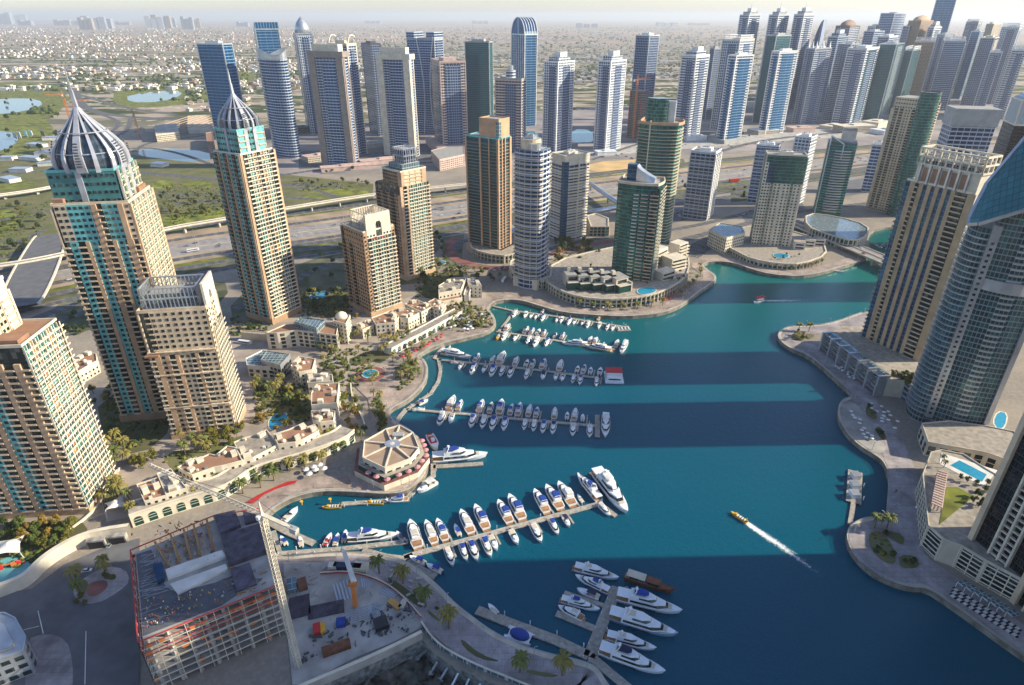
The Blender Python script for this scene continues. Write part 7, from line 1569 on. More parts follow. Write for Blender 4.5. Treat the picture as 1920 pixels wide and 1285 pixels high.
pontoon('gangway crossing the small inlet by the crane', A7([(1490, 360), (1600, 420), (1760, 490)]), 4, piles=False); pontoon('quay dock around the small inlet', A7([(1530, 420), (1570, 545), (1910, 520)]), 3.0);
free_boat('open', 9, 'gel', 'red', *A7([(1825, 500), (1855, 445)]), 'small boat with red deck in the inlet'); free_boat('small', 9, 'gel', 'canv', *A7([(1880, 500), (1895, 445)]), 'small boat with blue canopy beside the red decked one'); free_boat('small', 8, 'gel', 'canv', *A7([(1605, 500), (1575, 455)]), 'small blue covered boat at the inner end of the inlet'); free_boat('small', 8, 'gel', None, *A7([(1690, 505), (1680, 460)]), 'small white boat in the middle of the inlet')
l5 = C8([(370, 560), (1450, 262)]); pontoon('near dock with the long blue topped yacht, left of the fifth pontoon', C8([(0, 520), (180, 500), (375, 478)]), 3.2); pontoon('gangway to the fifth pontoon from the curved road', C8([(120, 525), (250, 560), (350, 572), (400, 552)]), 3, piles=False)
p = pontoon('fifth and longest pontoon, slanting up to the superyacht', C8([(350, 565), (620, 492), (1000, 388), (1450, 265)]), 3.2)
f = pont_row('fifth pontoon', l5, [(*C8([(x, y)])[0], k, L, c) for x, y, k, L, c in ((438, 530, 'cruiser', 20, 'w'), (527, 505, 'cruiser', 17, 'w'), (590, 490, 'cruiser', 16, 'b'), (670, 465, 'small', 9, 'b'), (735, 450, 'cruiser', 18, 'w'), (820, 425, 'cruiser', 19, 'b'), (950, 385, 'cruiser', 18, 'b'), (1020, 365, 'cruiser', 20, 'b'), (1160, 325, 'cruiser', 19, 'b'), (1235, 305, 'cruiser', 20, 'b'), (1305, 285, 'cruiser', 20, 'c'), (1365, 275, 'small', 7, 'w'))], 'far', 'far', 3.2); add_fingers(p, f)
f = pont_row('fifth pontoon', l5, [(*C8([(x, y)])[0], k, L, c) for x, y, k, L, c in ((590, 520, 'cruiser', 13, 'w'), (670, 500, 'cruiser', 12, 'b'), (720, 485, 'cruiser', 14, 'b'), (795, 465, 'cruiser', 14, 'b'), (838, 455, 'small', 11, 'w'), (950, 420, 'small', 11, 'w'), (1070, 390, 'cruiser', 14, 'w'), (1170, 360, 'cruiser', 12, 'b'), (1245, 340, 'small', 9, 'n'))], 'near', 'near', 3.2); add_fingers(p, f)
free_boat('yacht', 26, 'gel', 'canv', *C8([(1432, 240), (1335, 120)]), 'white yacht with blue canopy beside the superyacht at the end of the fifth pontoon'); free_boat('yacht', 38, 'gel', 'canvw', *C8([(1430, 105), (1600, 325)]), 'white superyacht at the end of the fifth pontoon'); free_boat('cruiser', 12, 'gel', None, *C8([(1445, 275), (1500, 330)]), 'small white cruiser in the shade of the superyacht')
pontoon('short dark dock beside the superyacht', C8([(1445, 265), (1540, 335)]), 3.2, piles=False); free_boat('yacht', 27, 'gel', 'canv', *C8([(75, 470), (290, 450)]), 'long white yacht with blue upper deck on the near dock'); free_boat('small', 9, 'gel', 'canv', *C8([(15, 478), (25, 428)]), 'small blue covered boat left of the long yacht on the near dock'); free_boat('small', 9, 'gel', 'canvn', *C8([(345, 470), (320, 440)]), 'small dark boat right of the long yacht on the near dock')
pontoon('low white quay stage below the curved road', C8([(380, 580), (450, 640), (530, 675)]), 4.5, piles=False); free_boat('small', 10, 'gel', 'canv', *C8([(455, 600), (400, 575)]), 'left one of two blue canopied boats at the white quay stage'); free_boat('small', 10, 'gel', 'canv', *C8([(555, 650), (485, 615)]), 'right one of two blue canopied boats at the white quay stage')
pontoon('long low dock reaching toward the T shaped pier, bottom', C8([(760, 862), (960, 940), (1200, 1030), (1385, 1118)]), 5); p = pontoon('wide T shaped pier between the bottom yachts', C8([(1545, 735), (1470, 920), (1388, 1125)]), 5.2, [((*C8([(1440, 975)])[0],), (*C8([(1205, 880)])[0],), 3.4), ((*C8([(1495, 845)])[0],), (*C8([(1250, 765)])[0],), 2.4), ((*C8([(1530, 760)])[0],), (*C8([(1610, 740)])[0],), 2.4), ((*C8([(1440, 1040)])[0],), (*C8([(1500, 1045)])[0],), 2.4)]); pontoon('dock leading off the bottom edge of the photo', C8([(1395, 1120), (1500, 1210), (1620, 1310)]), 4.2, piles=False)
for kd, L, hu, cv, a, b_, lb in (('yacht', None, 'gel', None, (1310, 630), (1555, 690), 'topmost white yacht left of the T shaped pier'), ('yacht', None, 'gel', 'canv', (1500, 765), (1310, 672), 'white yacht with blue decks just above the small boats of the T shaped pier'), ('small', None, 'gel', 'canvn', (1445, 800), (1320, 752), 'slim open boat between two yachts left of the T shaped pier'), ('yacht', None, 'gel', 'canv', (1235, 810), (1450, 865), 'white yacht with three roof vents left of the T shaped pier'), ('cruiser', None, 'gel', None, (1355, 915), (1215, 845), 'lowest cruiser left of the T shaped pier, orange seat at the bow'),
       ('yacht', None, 'gel', 'canv', (1545, 790), (1908, 880), 'longest white yacht right of the T shaped pier, next to the wooden dhow'), ('yacht', None, 'silverhull', None, (1505, 895), (1885, 1010), 'silver blue streamlined yacht right of the T shaped pier'), ('yacht', None, 'gel', None, (1490, 1015), (1765, 1085), 'white yacht between the silver one and the bottom one'), ('yacht', None, 'gel', 'canvn', (1450, 1090), (1815, 1220), 'bottom white yacht with round black skylight')):
 free_boat(kd, L, hu, cv, *C8([a, b_]), lb)
free_boat('open', 7, 'gel', None, *C8([(870, 880), (830, 840)]), 'tiny grey dinghy at the left end of the bottom dock')
A1, B1 = [G(*q, .5) for q in C8([(1590, 680), (1862, 768)])]; m_ = (A1 + B1) / 2; L = (B1 - A1).length; r_ = thing('dhow', 'wooden dhow with cream awning above the longest bottom yacht', 'dhow', (m_.x, m_.y, 0), math.atan2(B1.y - A1.y, B1.x - A1.x))
hull_mb(L, L * .2, 2.2, M['dhoww'], rise=.7).build('hull', r_); MB().prism(outl(L, L * .2, -.5, .3, .85), 2.3, 2.4, M['teak']).build('deck', r_); MB().box(-L * .27, 0, 4.4, L * .38, L * .19, .25, M['cushion']).build('awning', r_); MB().box(L * .08, 0, 4.1, L * .3, L * .17, .25, M['dhoww']).build('roof', r_); MB().box(-L * .1, 0, 2.4, L * .6, L * .14, 1.6, M['glassd']).build('saloon', r_); MB().bar((L * .45, 0, 2.8), (L * .56, 0, 4.4), .16, M['dhoww']).build('bowsprit', r_)
A1, B1 = [G(*q, .5) for q in C8([(925, 985), (1075, 1040)])]; m_ = (A1 + B1) / 2; r_ = thing('catamaran', 'catamaran with rounded blue cover at the long bottom dock', 'boat', (m_.x, m_.y, 0), math.atan2(B1.y - A1.y, B1.x - A1.x)); L = (B1 - A1).length
for s_ in (-1, 1): h_ = hull_mb(L, 1.8, 1.2, M['gel']); h_.v = [(x, y + s_ * 2.6, z) for x, y, z in h_.v]; h_.build('hull', r_)
MB().box(0, 0, 1.2, L * .8, 6, .3, M['gel']).build('deck', r_); MB().loft([[(L * .36 * k * math.cos(a) , 2.9 * k * math.sin(a), 1.6 + z) for a in [math.pi * 2 * q / 14 for q in range(14)]] for k, z in ((1, 0), (.95, 1.2), (.7, 2.1), (.15, 2.5))], M['canv']).build('cover', r_, True)
wt = free_boat('cruiser', 15, 'gel', 'red', *zpx(2.989, 1280, 430, [(460, 395), (392, 415)]), 'water taxi with red roof under way on the green water'); MB().box(-1.5, 0, 4.6, 9.5, 4.2, .3, M['red']).build('roof', wt); free_boat('small', 9, 'gel', None, *zpx(2.989, 1280, 430, [(895, 238), (865, 236)]), 'small white boat near the bridge')
r_ = pontoon('white floating landing stage with sheds off the right promenade', zpx(2.989, 1280, 855, [(968, 85), (958, 262)]), 8); pontoon('gangway from the landing stage to the right promenade', zpx(2.989, 1280, 855, [(958, 262), (945, 345), (938, 385)]), 2.6, piles=False)
for k in range(3): x, y = zpx(2.989, 1280, 855, [(965 - k * 3, 120 + k * 52)])[0]; g = G(x, y, 1.0); q = MB(); q.box(0, 0, 0, 4.4, 5, 2.6, M['gel']); q.box(0, 0, 2.6, 5, 5.6, .25, M['silver']); b_ = q.build('shed', r_); b_.location = (g.x - r_.location.x, g.y - r_.location.y, 1.0)
M['foam'] = None
def mat_foam(name, dens):
 m, t, p = nodes_of(name); tc = N(t, 'ShaderNodeTexCoord'); uv = N(t, 'ShaderNodeUVMap'); sp = N(t, 'ShaderNodeSeparateXYZ'); t.links.new(uv.outputs[0], sp.inputs[0])
 n = N(t, 'ShaderNodeTexNoise'); n.inputs['Scale'].default_value = .55; n.inputs['Detail'].default_value = 8; n.inputs['Roughness'].default_value = .75; t.links.new(tc.outputs['Object'], n.inputs[0])
 v = math_n(t, 'ABSOLUTE', math_n(t, 'SUBTRACT', sp.outputs[1], .5)); f = math_n(t, 'SUBTRACT', 1.0, math_n(t, 'MULTIPLY', v, 1.7)); f = math_n(t, 'MULTIPLY', f, math_n(t, 'POWER', math_n(t, 'SUBTRACT', 1.0, sp.outputs[0]), 1.1))
 r = N(t, 'ShaderNodeMapRange'); r.inputs[1].default_value = .50; r.inputs[2].default_value = .72; t.links.new(math_n(t, 'MULTIPLY_ADD', f, dens, math_n(t, 'MULTIPLY', n.outputs[0], .62)), r.inputs[0])
 tr = N(t, 'ShaderNodeBsdfTransparent'); mx = N(t, 'ShaderNodeMixShader'); t.links.new(r.outputs[0], mx.inputs[0]); t.links.new(tr.outputs[0], mx.inputs[1]); t.links.new(p.outputs[0], mx.inputs[2]); t.links.new(mx.outputs[0], t.nodes['Material Output'].inputs[0])
 p.inputs['Base Color'].default_value = (.75, .80, .80, 1); p.inputs['Roughness'].default_value = .8; return m
def wake(label, pxs, w0, w1, dens=.55):
 P = resample(smooth_poly([G(x, y, .06) for x, y in pxs], False, 2), 3); n = len(P); T = tangents(P); b = MB(); m = mat_foam('foam', dens)
 for i in range(n - 1):
  u0, u1 = i / (n - 1), (i + 1) / (n - 1); a = w0 + (w1 - w0) * u0 ** .6; c2 = w0 + (w1 - w0) * u1 ** .6; n0, n1 = Vector((-T[i].y, T[i].x, 0)), Vector((-T[i + 1].y, T[i + 1].x, 0))
  b.face([P[i] - n0 * a / 2, P[i + 1] - n1 * c2 / 2, P[i + 1] + n1 * c2 / 2, P[i] + n0 * a / 2], m, [(u0, 0), (u1, 0), (u1, 1), (u0, 1)])
 o = b.build('wake'); tag(o, label, 'wake', None, 'stuff')
wake('long white wake behind the orange sightseeing boat', zpx(2.989, 1280, 855, [(330, 355), (420, 420), (530, 490), (640, 570), (780, 670), (920, 770), (1050, 850)]), 3.6, 12, .64)
wake('faint pale wake behind the red roofed water taxi', zpx(2.989, 1280, 430, [(455, 402), (600, 400), (800, 400), (1000, 385)]), 3, 30, .42)
# VEGETATION
def leafmat(name, c1, c2):
 m, t, p = nodes_of(name); tc = N(t, 'ShaderNodeTexCoord'); n = N(t, 'ShaderNodeTexNoise'); n.inputs['Scale'].default_value = .9; n.inputs['Detail'].default_value = 3; t.links.new(tc.outputs['Object'], n.inputs[0]); oi = N(t, 'ShaderNodeObjectInfo')
 f = math_n(t, 'ADD', math_n(t, 'MULTIPLY', n.outputs[0], .9), math_n(t, 'MULTIPLY_ADD', oi.outputs['Random'], .6, -.25)); f2 = math_n(t, 'MINIMUM', math_n(t, 'MAXIMUM', f, 0.0), 1.0)
 t.links.new(mixc(t, f2, c1, c2), p.inputs['Base Color']); p.inputs['Roughness'].default_value = .75; p.inputs['Specular IOR Level'].default_value = .2; M[name] = m; return m
leafmat('leaf_green', (.035, .06, .012), (.10, .13, .025)); leafmat('leaf_dark', (.018, .035, .012), (.05, .07, .02)); leafmat('leaf_olive', (.08, .085, .014), (.20, .17, .03)); leafmat('leaf_amber', (.15, .10, .018), (.28, .18, .035)); leafmat('frond', (.06, .085, .02), (.16, .17, .045)); leafmat('frond_gold', (.12, .11, .025), (.27, .22, .06))
M['bark'] = plain('bark', (.20, .14, .09), .95, 0, .25, 1.2)
rv = random.Random(77)
def palm_mesh(seed, mat, hh=7.5):
 r_ = random.Random(seed); tb = MB(); rg = []
 for k in range(6):
  f = k / 5; rr = .34 - .12 * f + (.1 if k == 0 else 0); x = .25 * math.sin(f * 2 + seed); rg.append([(x + rr * math.cos(a), rr * math.sin(a), hh * f) for a in [2 * math.pi * q / 7 for q in range(7)]])
 tb.loft(rg, M['bark']); x0_ = .25 * math.sin(2 + seed); cb = MB(); n = 24
 for k in range(n):
  a = 2 * math.pi * k / n + r_.uniform(-.12, .12); up = r_.uniform(.15, 1.05); L = r_.uniform(3.2, 4.3); prev = None; ca, sa = math.cos(a), math.sin(a)
  for s_ in range(6):
   f = s_ / 5; d = L * math.sin(min(1.4, f * 1.25)) * .95; z = hh + .1 + up * L * .5 * math.sin(f * 2.1) - f * f * L * (1.05 - up * .55); w_ = .62 * (1 - f) ** .55 * (.35 + f * 1.6 if f < .35 else 1) + .03
   c_ = (x0_ + ca * d, sa * d, z); l = (c_[0] - sa * w_, c_[1] + ca * w_, z - w_ * .45); q = (c_[0] + sa * w_, c_[1] - ca * w_, z - w_ * .45)
   if prev: cb.face([prev[0], c_, l, prev[1]] if False else [prev[1], prev[0], c_, l], mat); cb.face([prev[0], prev[2], q, c_], mat)
   prev = (c_, l, q)
 return tb.mesh('trunk'), cb.mesh('crown')
def tree_mesh(seed, mat, H_=7, W_=6, nl=760):
 r_ = random.Random(seed); tb = MB(); tb.bar((0, 0, 0), (.15, .1, H_ * .45), .24, M['bark'], .15)
 cl = []
 for k in range(9):
  a = r_.uniform(0, 6.28); d = r_.uniform(.1, .38) * W_; z = H_ * r_.uniform(.48, .88); cl.append((d * math.cos(a), d * math.sin(a), z, r_.uniform(.16, .27) * W_)); tb.bar((.15, .1, H_ * .42), (cl[-1][0], cl[-1][1], z), .10, M['bark'], .04)
 cb = MB()
 for k in range(nl):
  cx, cy, cz, cr_ = r_.choice(cl); v = Vector((r_.gauss(0, 1), r_.gauss(0, 1), r_.gauss(0, .8))).normalized() * cr_ * r_.uniform(.65, 1.08); p = Vector((cx, cy, cz)) + v
  n_ = (v.normalized() + Vector((r_.uniform(-.6, .6), r_.uniform(-.6, .6), r_.uniform(-.2, .8)))).normalized(); a_ = n_.orthogonal().normalized(); b_ = n_.cross(a_); s_ = r_.uniform(.3, .6) * W_ / 7
  cb.face([p - a_ * s_, p - b_ * s_ * .7, p + a_ * s_, p + b_ * s_ * .7], mat)
 return tb.mesh('trunk'), cb.mesh('crown')
PALM = [palm_mesh(k, M['frond' if k < 3 else 'frond_gold']) for k in range(5)]
TREES = {'g': [tree_mesh(10 + k, M['leaf_green']) for k in range(2)], 'd': [tree_mesh(20 + k, M['leaf_dark']) for k in range(2)], 'o': [tree_mesh(30 + k, M['leaf_olive']) for k in range(2)], 'a': [tree_mesh(40, M['leaf_amber'])]}
TW = {'g': 'green', 'd': 'dark green', 'o': 'olive yellow', 'a': 'amber tinged'}
CNT = {'palm': 0, 'tree': 0}
def plant(kind, p, s, label, group, tint=None):
 t_, c_ = (rv.choice(PALM[3:] if tint == 'gold' else PALM[:3] if tint == 'green' else PALM) if kind == 'palm' else rv.choice(TREES[kind]))
 o = thing('palm_tree' if kind == 'palm' else 'broadleaf_tree', label, 'palm' if kind == 'palm' else 'tree', p, rv.uniform(0, 6.28), group); s2 = s * rv.uniform(.85, 1.15); o.scale = (s2, s2, s * rv.uniform(.85, 1.2))
 inst('trunk', t_, o); inst('crown', c_, o); CNT['palm' if kind == 'palm' else 'tree'] += 1
def row(kind, pxs, n, s, where, z=GZ, tint=None):
 P = smooth_poly([G(x, y, z) for x, y in pxs], False, 2) if len(pxs) > 2 else [G(x, y, z) for x, y in pxs]; L = sum((P[i + 1] - P[i]).length for i in range(len(P) - 1)); Q = resample(P, L / max(1, n)) if n > 1 else [P[0]]
 for k, p in enumerate(Q[:n]): plant(kind if kind == 'palm' else rv.choice(kind), (p.x + rv.uniform(-.8, .8), p.y + rv.uniform(-.8, .8), z), s, '%s %s from the left in the row %s' % (ordw(k + 1), 'palm' if kind == 'palm' else 'tree', where), 'row of planting ' + where, tint)
FOOT = []
def in_px(px, py, poly): return inside(Vector((px, py, 0)), [Vector((x, y, 0)) for x, y in poly])
def patch(kinds, poly, n, s, where, z=GZ, dmin=None, tint=None):
 xs = [p[0] for p in poly]; ys = [p[1] for p in poly]; got = []; t_ = 0
 dmin = dmin or 4.5 * s
 while len(got) < n and t_ < n * 30:
  t_ += 1; x = rv.uniform(min(xs), max(xs)); y = rv.uniform(min(ys), max(ys))
  if not in_px(x, y, poly): continue
  p = G(x, y, z)
  if z == GZ and in_water(p.x, p.y): continue
  if any((p - q).length < dmin for q in got): continue
  got.append(p)
 for p in got:
  k = rv.choice(kinds); kk = 'palm' if k == 'p' else k
  plant(kk, (p.x, p.y, z), s * (1 if k == 'p' else rv.uniform(.75, 1.15)), ('date palm' if k == 'p' else TW[k] + ' tree') + ' ' + where, ('date palms ' if k == 'p' else TW[k] + ' trees ') + where, tint)
patch('p', [(192, 830), (235, 820), (245, 870), (215, 890), (195, 870)], 9, 1.15, 'between the nearest sandy tower and the latticed one'); patch('pgo', [(150, 735), (270, 728), (285, 760), (180, 765)], 14, .9, 'in front of the nearer domed tower')
patch('go', [(250, 855), (290, 860), (285, 890), (250, 885)], 5, 1.0, 'left of the villas under the crane jib'); patch('oog', [(385, 812), (465, 795), (470, 830), (400, 848)], 10, 1.15, 'at the foot of the latticed tower'); patch('p', [(340, 830), (390, 818), (400, 850), (345, 862)], 7, 1.1, 'at the foot of the latticed tower')
patch('p', [(640, 640), (760, 610), (790, 650), (740, 690), (700, 730), (650, 700)], 16, .95, 'scattered over the fountain plaza'); patch('p', [(745, 690), (790, 690), (780, 730), (740, 750)], 6, .9, 'on the round shore terrace'); patch('p', [(400, 905), (640, 835), (650, 850), (480, 905), (420, 925)], 14, .9, 'between the long villas and the arcade'); patch('p', [(845, 590), (915, 600), (905, 620), (820, 622)], 10, .8, 'between the white parasols above the second pontoon'); patch('p', [(180, 880), (260, 880), (250, 980), (200, 975)], 6, 1.1, 'beside the small white canopy'); patch('pg', [(560, 470), (700, 460), (690, 545), (570, 560)], 10, 1.1, 'in the shade between the second dome and the brown towers'); patch('gd', [(1180, 350), (1290, 342), (1290, 370), (1180, 380)], 9, 1.1, 'in the lot behind the tallest green tower'); patch('gd', [(1370, 358), (1480, 342), (1480, 362), (1370, 378)], 8, 1.1, 'in the lot behind the green topped tower')
patch('ppg', [(475, 720), (540, 722), (550, 765), (480, 765)], 14, 1.05, 'in the palm court by the irregular pool'); patch('oga', [(540, 725), (585, 730), (580, 790), (540, 790)], 9, .9, 'beside the courtyard villas'); patch('oa', [(480, 765), (500, 760), (510, 790), (485, 800)], 5, .7, 'by the irregular pool'); patch('oa', [(515, 805), (560, 785), (565, 795), (520, 815)], 4, .7, 'behind the upper villa block')
patch('ppog', [(590, 655), (650, 640), (655, 700), (630, 735), (600, 700)], 20, .95, 'between the long mall and the fountain plaza'); patch('oag', [(630, 585), (690, 600), (680, 650), (640, 640)], 12, 1.0, 'right of the small domed mall'); patch('pog', [(740, 660), (770, 640), (800, 650), (790, 668), (760, 672)], 5, .8, 'on the lawn above the round shore'); patch('gp', [(752, 690), (772, 672), (782, 690), (772, 720), (752, 735)], 9, .85, 'in the bed beside the round shore terrace')
patch('oop', [(698, 745), (712, 742), (727, 800), (712, 815), (700, 790)], 11, .8, 'in the strip above the restaurant'); patch('pgoa', [(640, 735), (668, 745), (690, 790), (680, 830), (650, 800), (640, 770)], 12, .95, 'between the courtyard villas and the restaurant'); row('palm', [(410, 905), (470, 880), (540, 850), (600, 830), (650, 820)], 9, 1.05, 'between the long villas and the arcade', tint='gold'); row('palm', [(320, 952), (400, 930)], 3, 1.1, 'in front of the villas under the jib', tint='gold'); row('palm', [(455, 925), (500, 912), (545, 880), (590, 878), (630, 858)], 6, 1.1, 'in front of the curved arcade')
patch('gp', [(600, 845), (640, 825), (650, 840), (610, 862)], 6, .8, 'behind the restaurant'); patch('goa', [(20, 985), (150, 970), (160, 1005), (90, 1040), (30, 1020)], 16, 1.0, 'under the nearest sandy tower'); patch('gd', [(-20, 960), (40, 985), (30, 1010), (-20, 1010)], 5, .8, 'at the left edge below the nearest tower'); row('palm', [(222, 935), (240, 940)], 2, 1.35, 'beside the small white canopy')
for k, (x, y) in enumerate(((148, 1088), (153, 1118), (200, 1070), (203, 1085))): row('palm', [(x, y), (x + 1, y)], 1, 1.15, ('left', 'lower', 'upper', 'right')[k] + ' on the roundabout')
patch('o', [(140, 1120), (165, 1122), (160, 1135), (142, 1132)], 3, .5, 'on the roundabout'); patch('o', [(195, 1080), (218, 1080), (215, 1090), (198, 1088)], 3, .5, 'on the roundabout'); patch('dpg', [(560, 550), (660, 540), (650, 580), (575, 585)], 14, .9, 'between the second domed tower and the brown towers'); patch('dg', [(430, 600), (500, 610), (500, 640), (450, 630)], 10, .8, 'at the foot of the second domed tower')
patch('dgp', [(770, 480), (820, 440), (840, 480), (880, 505), (870, 540), (800, 535), (765, 545)], 24, 1.15, 'on the shaded slope right of the taller brown tower'); patch('pg', [(850, 515), (930, 505), (950, 530), (900, 545), (860, 535)], 14, .9, 'around the drop-off below the orange piered tower'); patch('poa', [(845, 565), (880, 555), (890, 600), (855, 605), (835, 590)], 18, .85, 'beside the stepped cream villa block'); patch('oap', [(895, 590), (918, 595), (922, 615), (900, 618)], 8, .75, 'on the rounded shore above the second pontoon')
row('palm', [(650, 640), (720, 625), (780, 600), (840, 575)], 12, .85, 'below the cream villa row'); patch('oa', [(700, 640), (760, 615), (800, 600), (800, 612), (740, 640)], 9, .6, 'below the cream villa row'); row('palm', [(770, 655), (810, 638), (860, 615), (905, 598)], 7, .8, 'in front of the white arcade')
patch('ogga', [(1040, 455), (1100, 455), (1125, 485), (1110, 505), (1050, 500), (1035, 480)], 20, 1.4, 'in the round garden left of the front green tower'); row('palm', [(1085, 575), (1130, 582), (1180, 583), (1225, 578), (1262, 567)], 7, .95, 'along the promenade of the point'); row('palm', [(1275, 556), (1300, 535), (1318, 515), (1305, 497)], 8, .8, 'round the tip of the point'); patch('oag', [(1240, 500), (1290, 500), (1285, 530), (1250, 530)], 7, .6, 'on the terrace blocks of the point', GZ + 9.2); row('palm', [(1400, 490), (1450, 505), (1500, 507), (1550, 495)], 12, .75, 'around the podium of the green topped tower'); patch('og', [(1440, 478), (1500, 480), (1500, 490), (1440, 488)], 6, .45, 'on the podium of the green topped tower', GZ + 6.7)
patch('ogg', [(1070, 530), (1130, 545), (1220, 540), (1240, 520), (1220, 500), (1100, 500)], 14, .5, 'on the podium terrace of the point', GZ + 9.2, 5); patch('gp', [(1640, 440), (1670, 448), (1665, 460), (1635, 455)], 6, .7, 'beyond the bridge'); patch('oga', [(1668, 705), (1700, 700), (1725, 720), (1722, 735), (1690, 725)], 12, .8, 'in the roof garden of the corner pavilion', GZ + 13.2); patch('oap', [(1484, 624), (1508, 622), (1512, 640), (1490, 642)], 6, .65, 'on the round island at the tip of the right bank'); row('palm', [(1498, 622), (1530, 622)], 2, 1.0, 'on the tip of the right bank')
patch('dg', [(1632, 1005), (1660, 1000), (1678, 1040), (1665, 1055), (1645, 1035)], 3, .5, 'in the oval bed of the right promenade'); row('palm', [(1640, 990), (1678, 990)], 2, 1.1, 'above the oval bed'); patch('d', [(1690, 1045), (1715, 1050), (1715, 1065), (1690, 1062)], 2, .5, 'in the lower bed of the right promenade'); patch('dg', [(1628, 765), (1640, 775), (1632, 790)], 2, .7, 'in the upper bed of the right promenade'); patch('d', [(1640, 810), (1660, 820), (1655, 830)], 3, .6, 'in the middle bed of the right promenade')
row('tree' if False else 'g', [(1800, 900), (1845, 915)], 3, .55, 'beside the pool deck at lower right', GZ + 14.2); row('palm', [(1768, 870), (1772, 880)], 2, .6, 'left of the roof pool at lower right', GZ + 14.2); patch('dg', [(1840, 900), (1880, 905), (1840, 960), (1820, 940)], 8, .6, 'on the deck between lawn and dark tower', GZ + 14.2)
for k, (x, y) in enumerate(((709, 1074), (757, 1097), (841, 1180), (974, 1262), (1053, 1268), (800, 1140))): row('palm', [(x, y), (x + 1, y)], 1, 1.25, ('first', 'second', 'fourth', 'fifth', 'last', 'third')[k] + ' along the curved road by the site')
patch('dgo', [(-40, 380), (90, 385), (100, 450), (20, 480), (-40, 470)], 22, 1.4, 'among the ramps at far left', dmin=9); patch('gdo', [(280, 345), (400, 350), (420, 395), (340, 420), (300, 400)], 26, 1.2, 'in the green wedge between the domed towers', dmin=7); patch('og', [(560, 340), (690, 338), (690, 350), (570, 356)], 12, 1.1, 'beside the highway verge', dmin=8); patch('dg', [(-20, 175), (110, 200), (160, 290), (60, 310), (-20, 300)], 20, 1.8, 'on the golf course', dmin=16); patch('dg', [(110, 580), (180, 560), (200, 600), (130, 640)], 10, 1.0, 'beside the ramps behind the nearest tower')
patch('dg', [(560, 322), (720, 300), (960, 290), (960, 300), (720, 315), (570, 335)], 14, 1.1, 'between the highway and the lake district', dmin=9); patch('g', [(1280, 245), (1440, 250), (1400, 262), (1290, 262)], 8, 1.1, 'in front of the striped towers', dmin=9)
TL = sorted([o for o in COL.objects if o.name.startswith('broadleaf_tree')], key=lambda o: o.location.y - o.scale.x * 60); b = MB()
for o in TL[298:]:
 for ch in o.children:
  me = ch.data; mt = me.materials[0]; M_ = Matrix.LocRotScale(o.location, o.rotation_euler, o.scale); vs = [M_ @ v.co for v in me.vertices]
  for f in me.polygons: b.face([vs[i] for i in f.vertices], mt)
 for ch in list(o.children): bpy.data.objects.remove(ch)
 bpy.data.objects.remove(o)
tag(b.build('distant_grove'), 'farther small trees along the highway and golf course', 'trees', None, 'stuff')
def blobs(name, label, cands, mat, smin, smax):
 b = MB()
 for p, s_ in cands:
  a0 = rv.uniform(0, 6);
  rg = [[(p[0] + s_ * k * math.cos(a + a0) * rv.uniform(.8, 1.2), p[1] + s_ * k * math.sin(a + a0) * rv.uniform(.8, 1.2), p[2] + z * s_) for a in [2 * math.pi * q / 6 for q in range(6)]] for k, z in ((.7, 0), (1, .4), (.75, .9), (.2, 1.15))]
  b.loft(rg, mat[rv.randrange(len(mat))], cap=False)
 o = b.build(name); tag(o, label, name.replace('_', ' '), None, 'stuff')
cc = []
for i in range(11000):
 px = rv.uniform(-40, 1850); py = 52 + 180 * rv.random() ** 1.3; p = G(px, py)
 if py > 150 and px > 460: continue
 if math.sin(p.x * .004 + 2 * math.sin(p.y * .0017)) * math.cos(p.y * .0052 + 1) < -.15: continue
 if py > 165 and (in_px(px, py, [(-60, 183), (50, 180), (85, 192), (60, 210), (-60, 222)]) or in_px(px, py, [(230, 176), (345, 165), (350, 180), (240, 195)]) or in_px(px, py, [(-60, 245), (40, 245), (40, 280), (-60, 290)]) or in_px(px, py, [(110, 180), (460, 195), (460, 330), (100, 330)])): continue
 cc.append(((p.x, p.y, GZ), rv.uniform(4, 9) * (1.5 if py < 90 else 1)))
blobs('distant_trees', 'dark green tree belts running through the far suburb', cc, [M['leaf_green'], M['leaf_dark']], 4, 9)
cc = []
for poly, n in (([(740, 690), (785, 670), (790, 700), (750, 740)], 60), ([(300, 855), (400, 842), (470, 812), (500, 760), (420, 850), (330, 892)], 160), ([(600, 660), (700, 650), (690, 700), (640, 760), (610, 720)], 200), ([(770, 480), (880, 500), (880, 560), (780, 560)], 260), ([(1040, 455), (1130, 470), (1110, 510), (1040, 500)], 120), ([(-20, 985), (150, 975), (100, 1050), (-20, 1085)], 180), ([(560, 545), (660, 540), (660, 590), (560, 600)], 160), ([(190, 735), (300, 730), (330, 790), (250, 850), (200, 820)], 200), ([(430, 590), (510, 610), (490, 640), (430, 630)], 60), ([(700, 745), (712, 742), (727, 800), (712, 810)], 70), ([(1630, 1000), (1665, 995), (1680, 1055), (1640, 1040)], 24), ([(-60, 380), (100, 380), (60, 480), (-60, 500)], 200), ([(300, 345), (420, 350), (420, 400), (320, 425)], 220), ([(560, 345), (690, 340), (690, 352), (560, 360)], 60), ([(850, 560), (920, 585), (925, 615), (840, 615)], 120), ([(475, 715), (580, 720), (580, 790), (480, 790)], 140), ([(780, 1110), (850, 1160), (845, 1165), (775, 1120)], 30)):
 xs = [q[0] for q in poly]; ys = [q[1] for q in poly]
 for i in range(n * 2):
  x = rv.uniform(min(xs), max(xs)); y = rv.uniform(min(ys), max(ys)); p = G(x, y)
  if in_px(x, y, poly) and not in_water(p.x, p.y): cc.append(((p.x, p.y, GZ), rv.uniform(.6, 1.7)))
blobs('shrubs', 'low shrubs and ground cover filling the planting beds', cc, [M['leaf_green'], M['leaf_dark'], M['leaf_olive']], 1, 2)
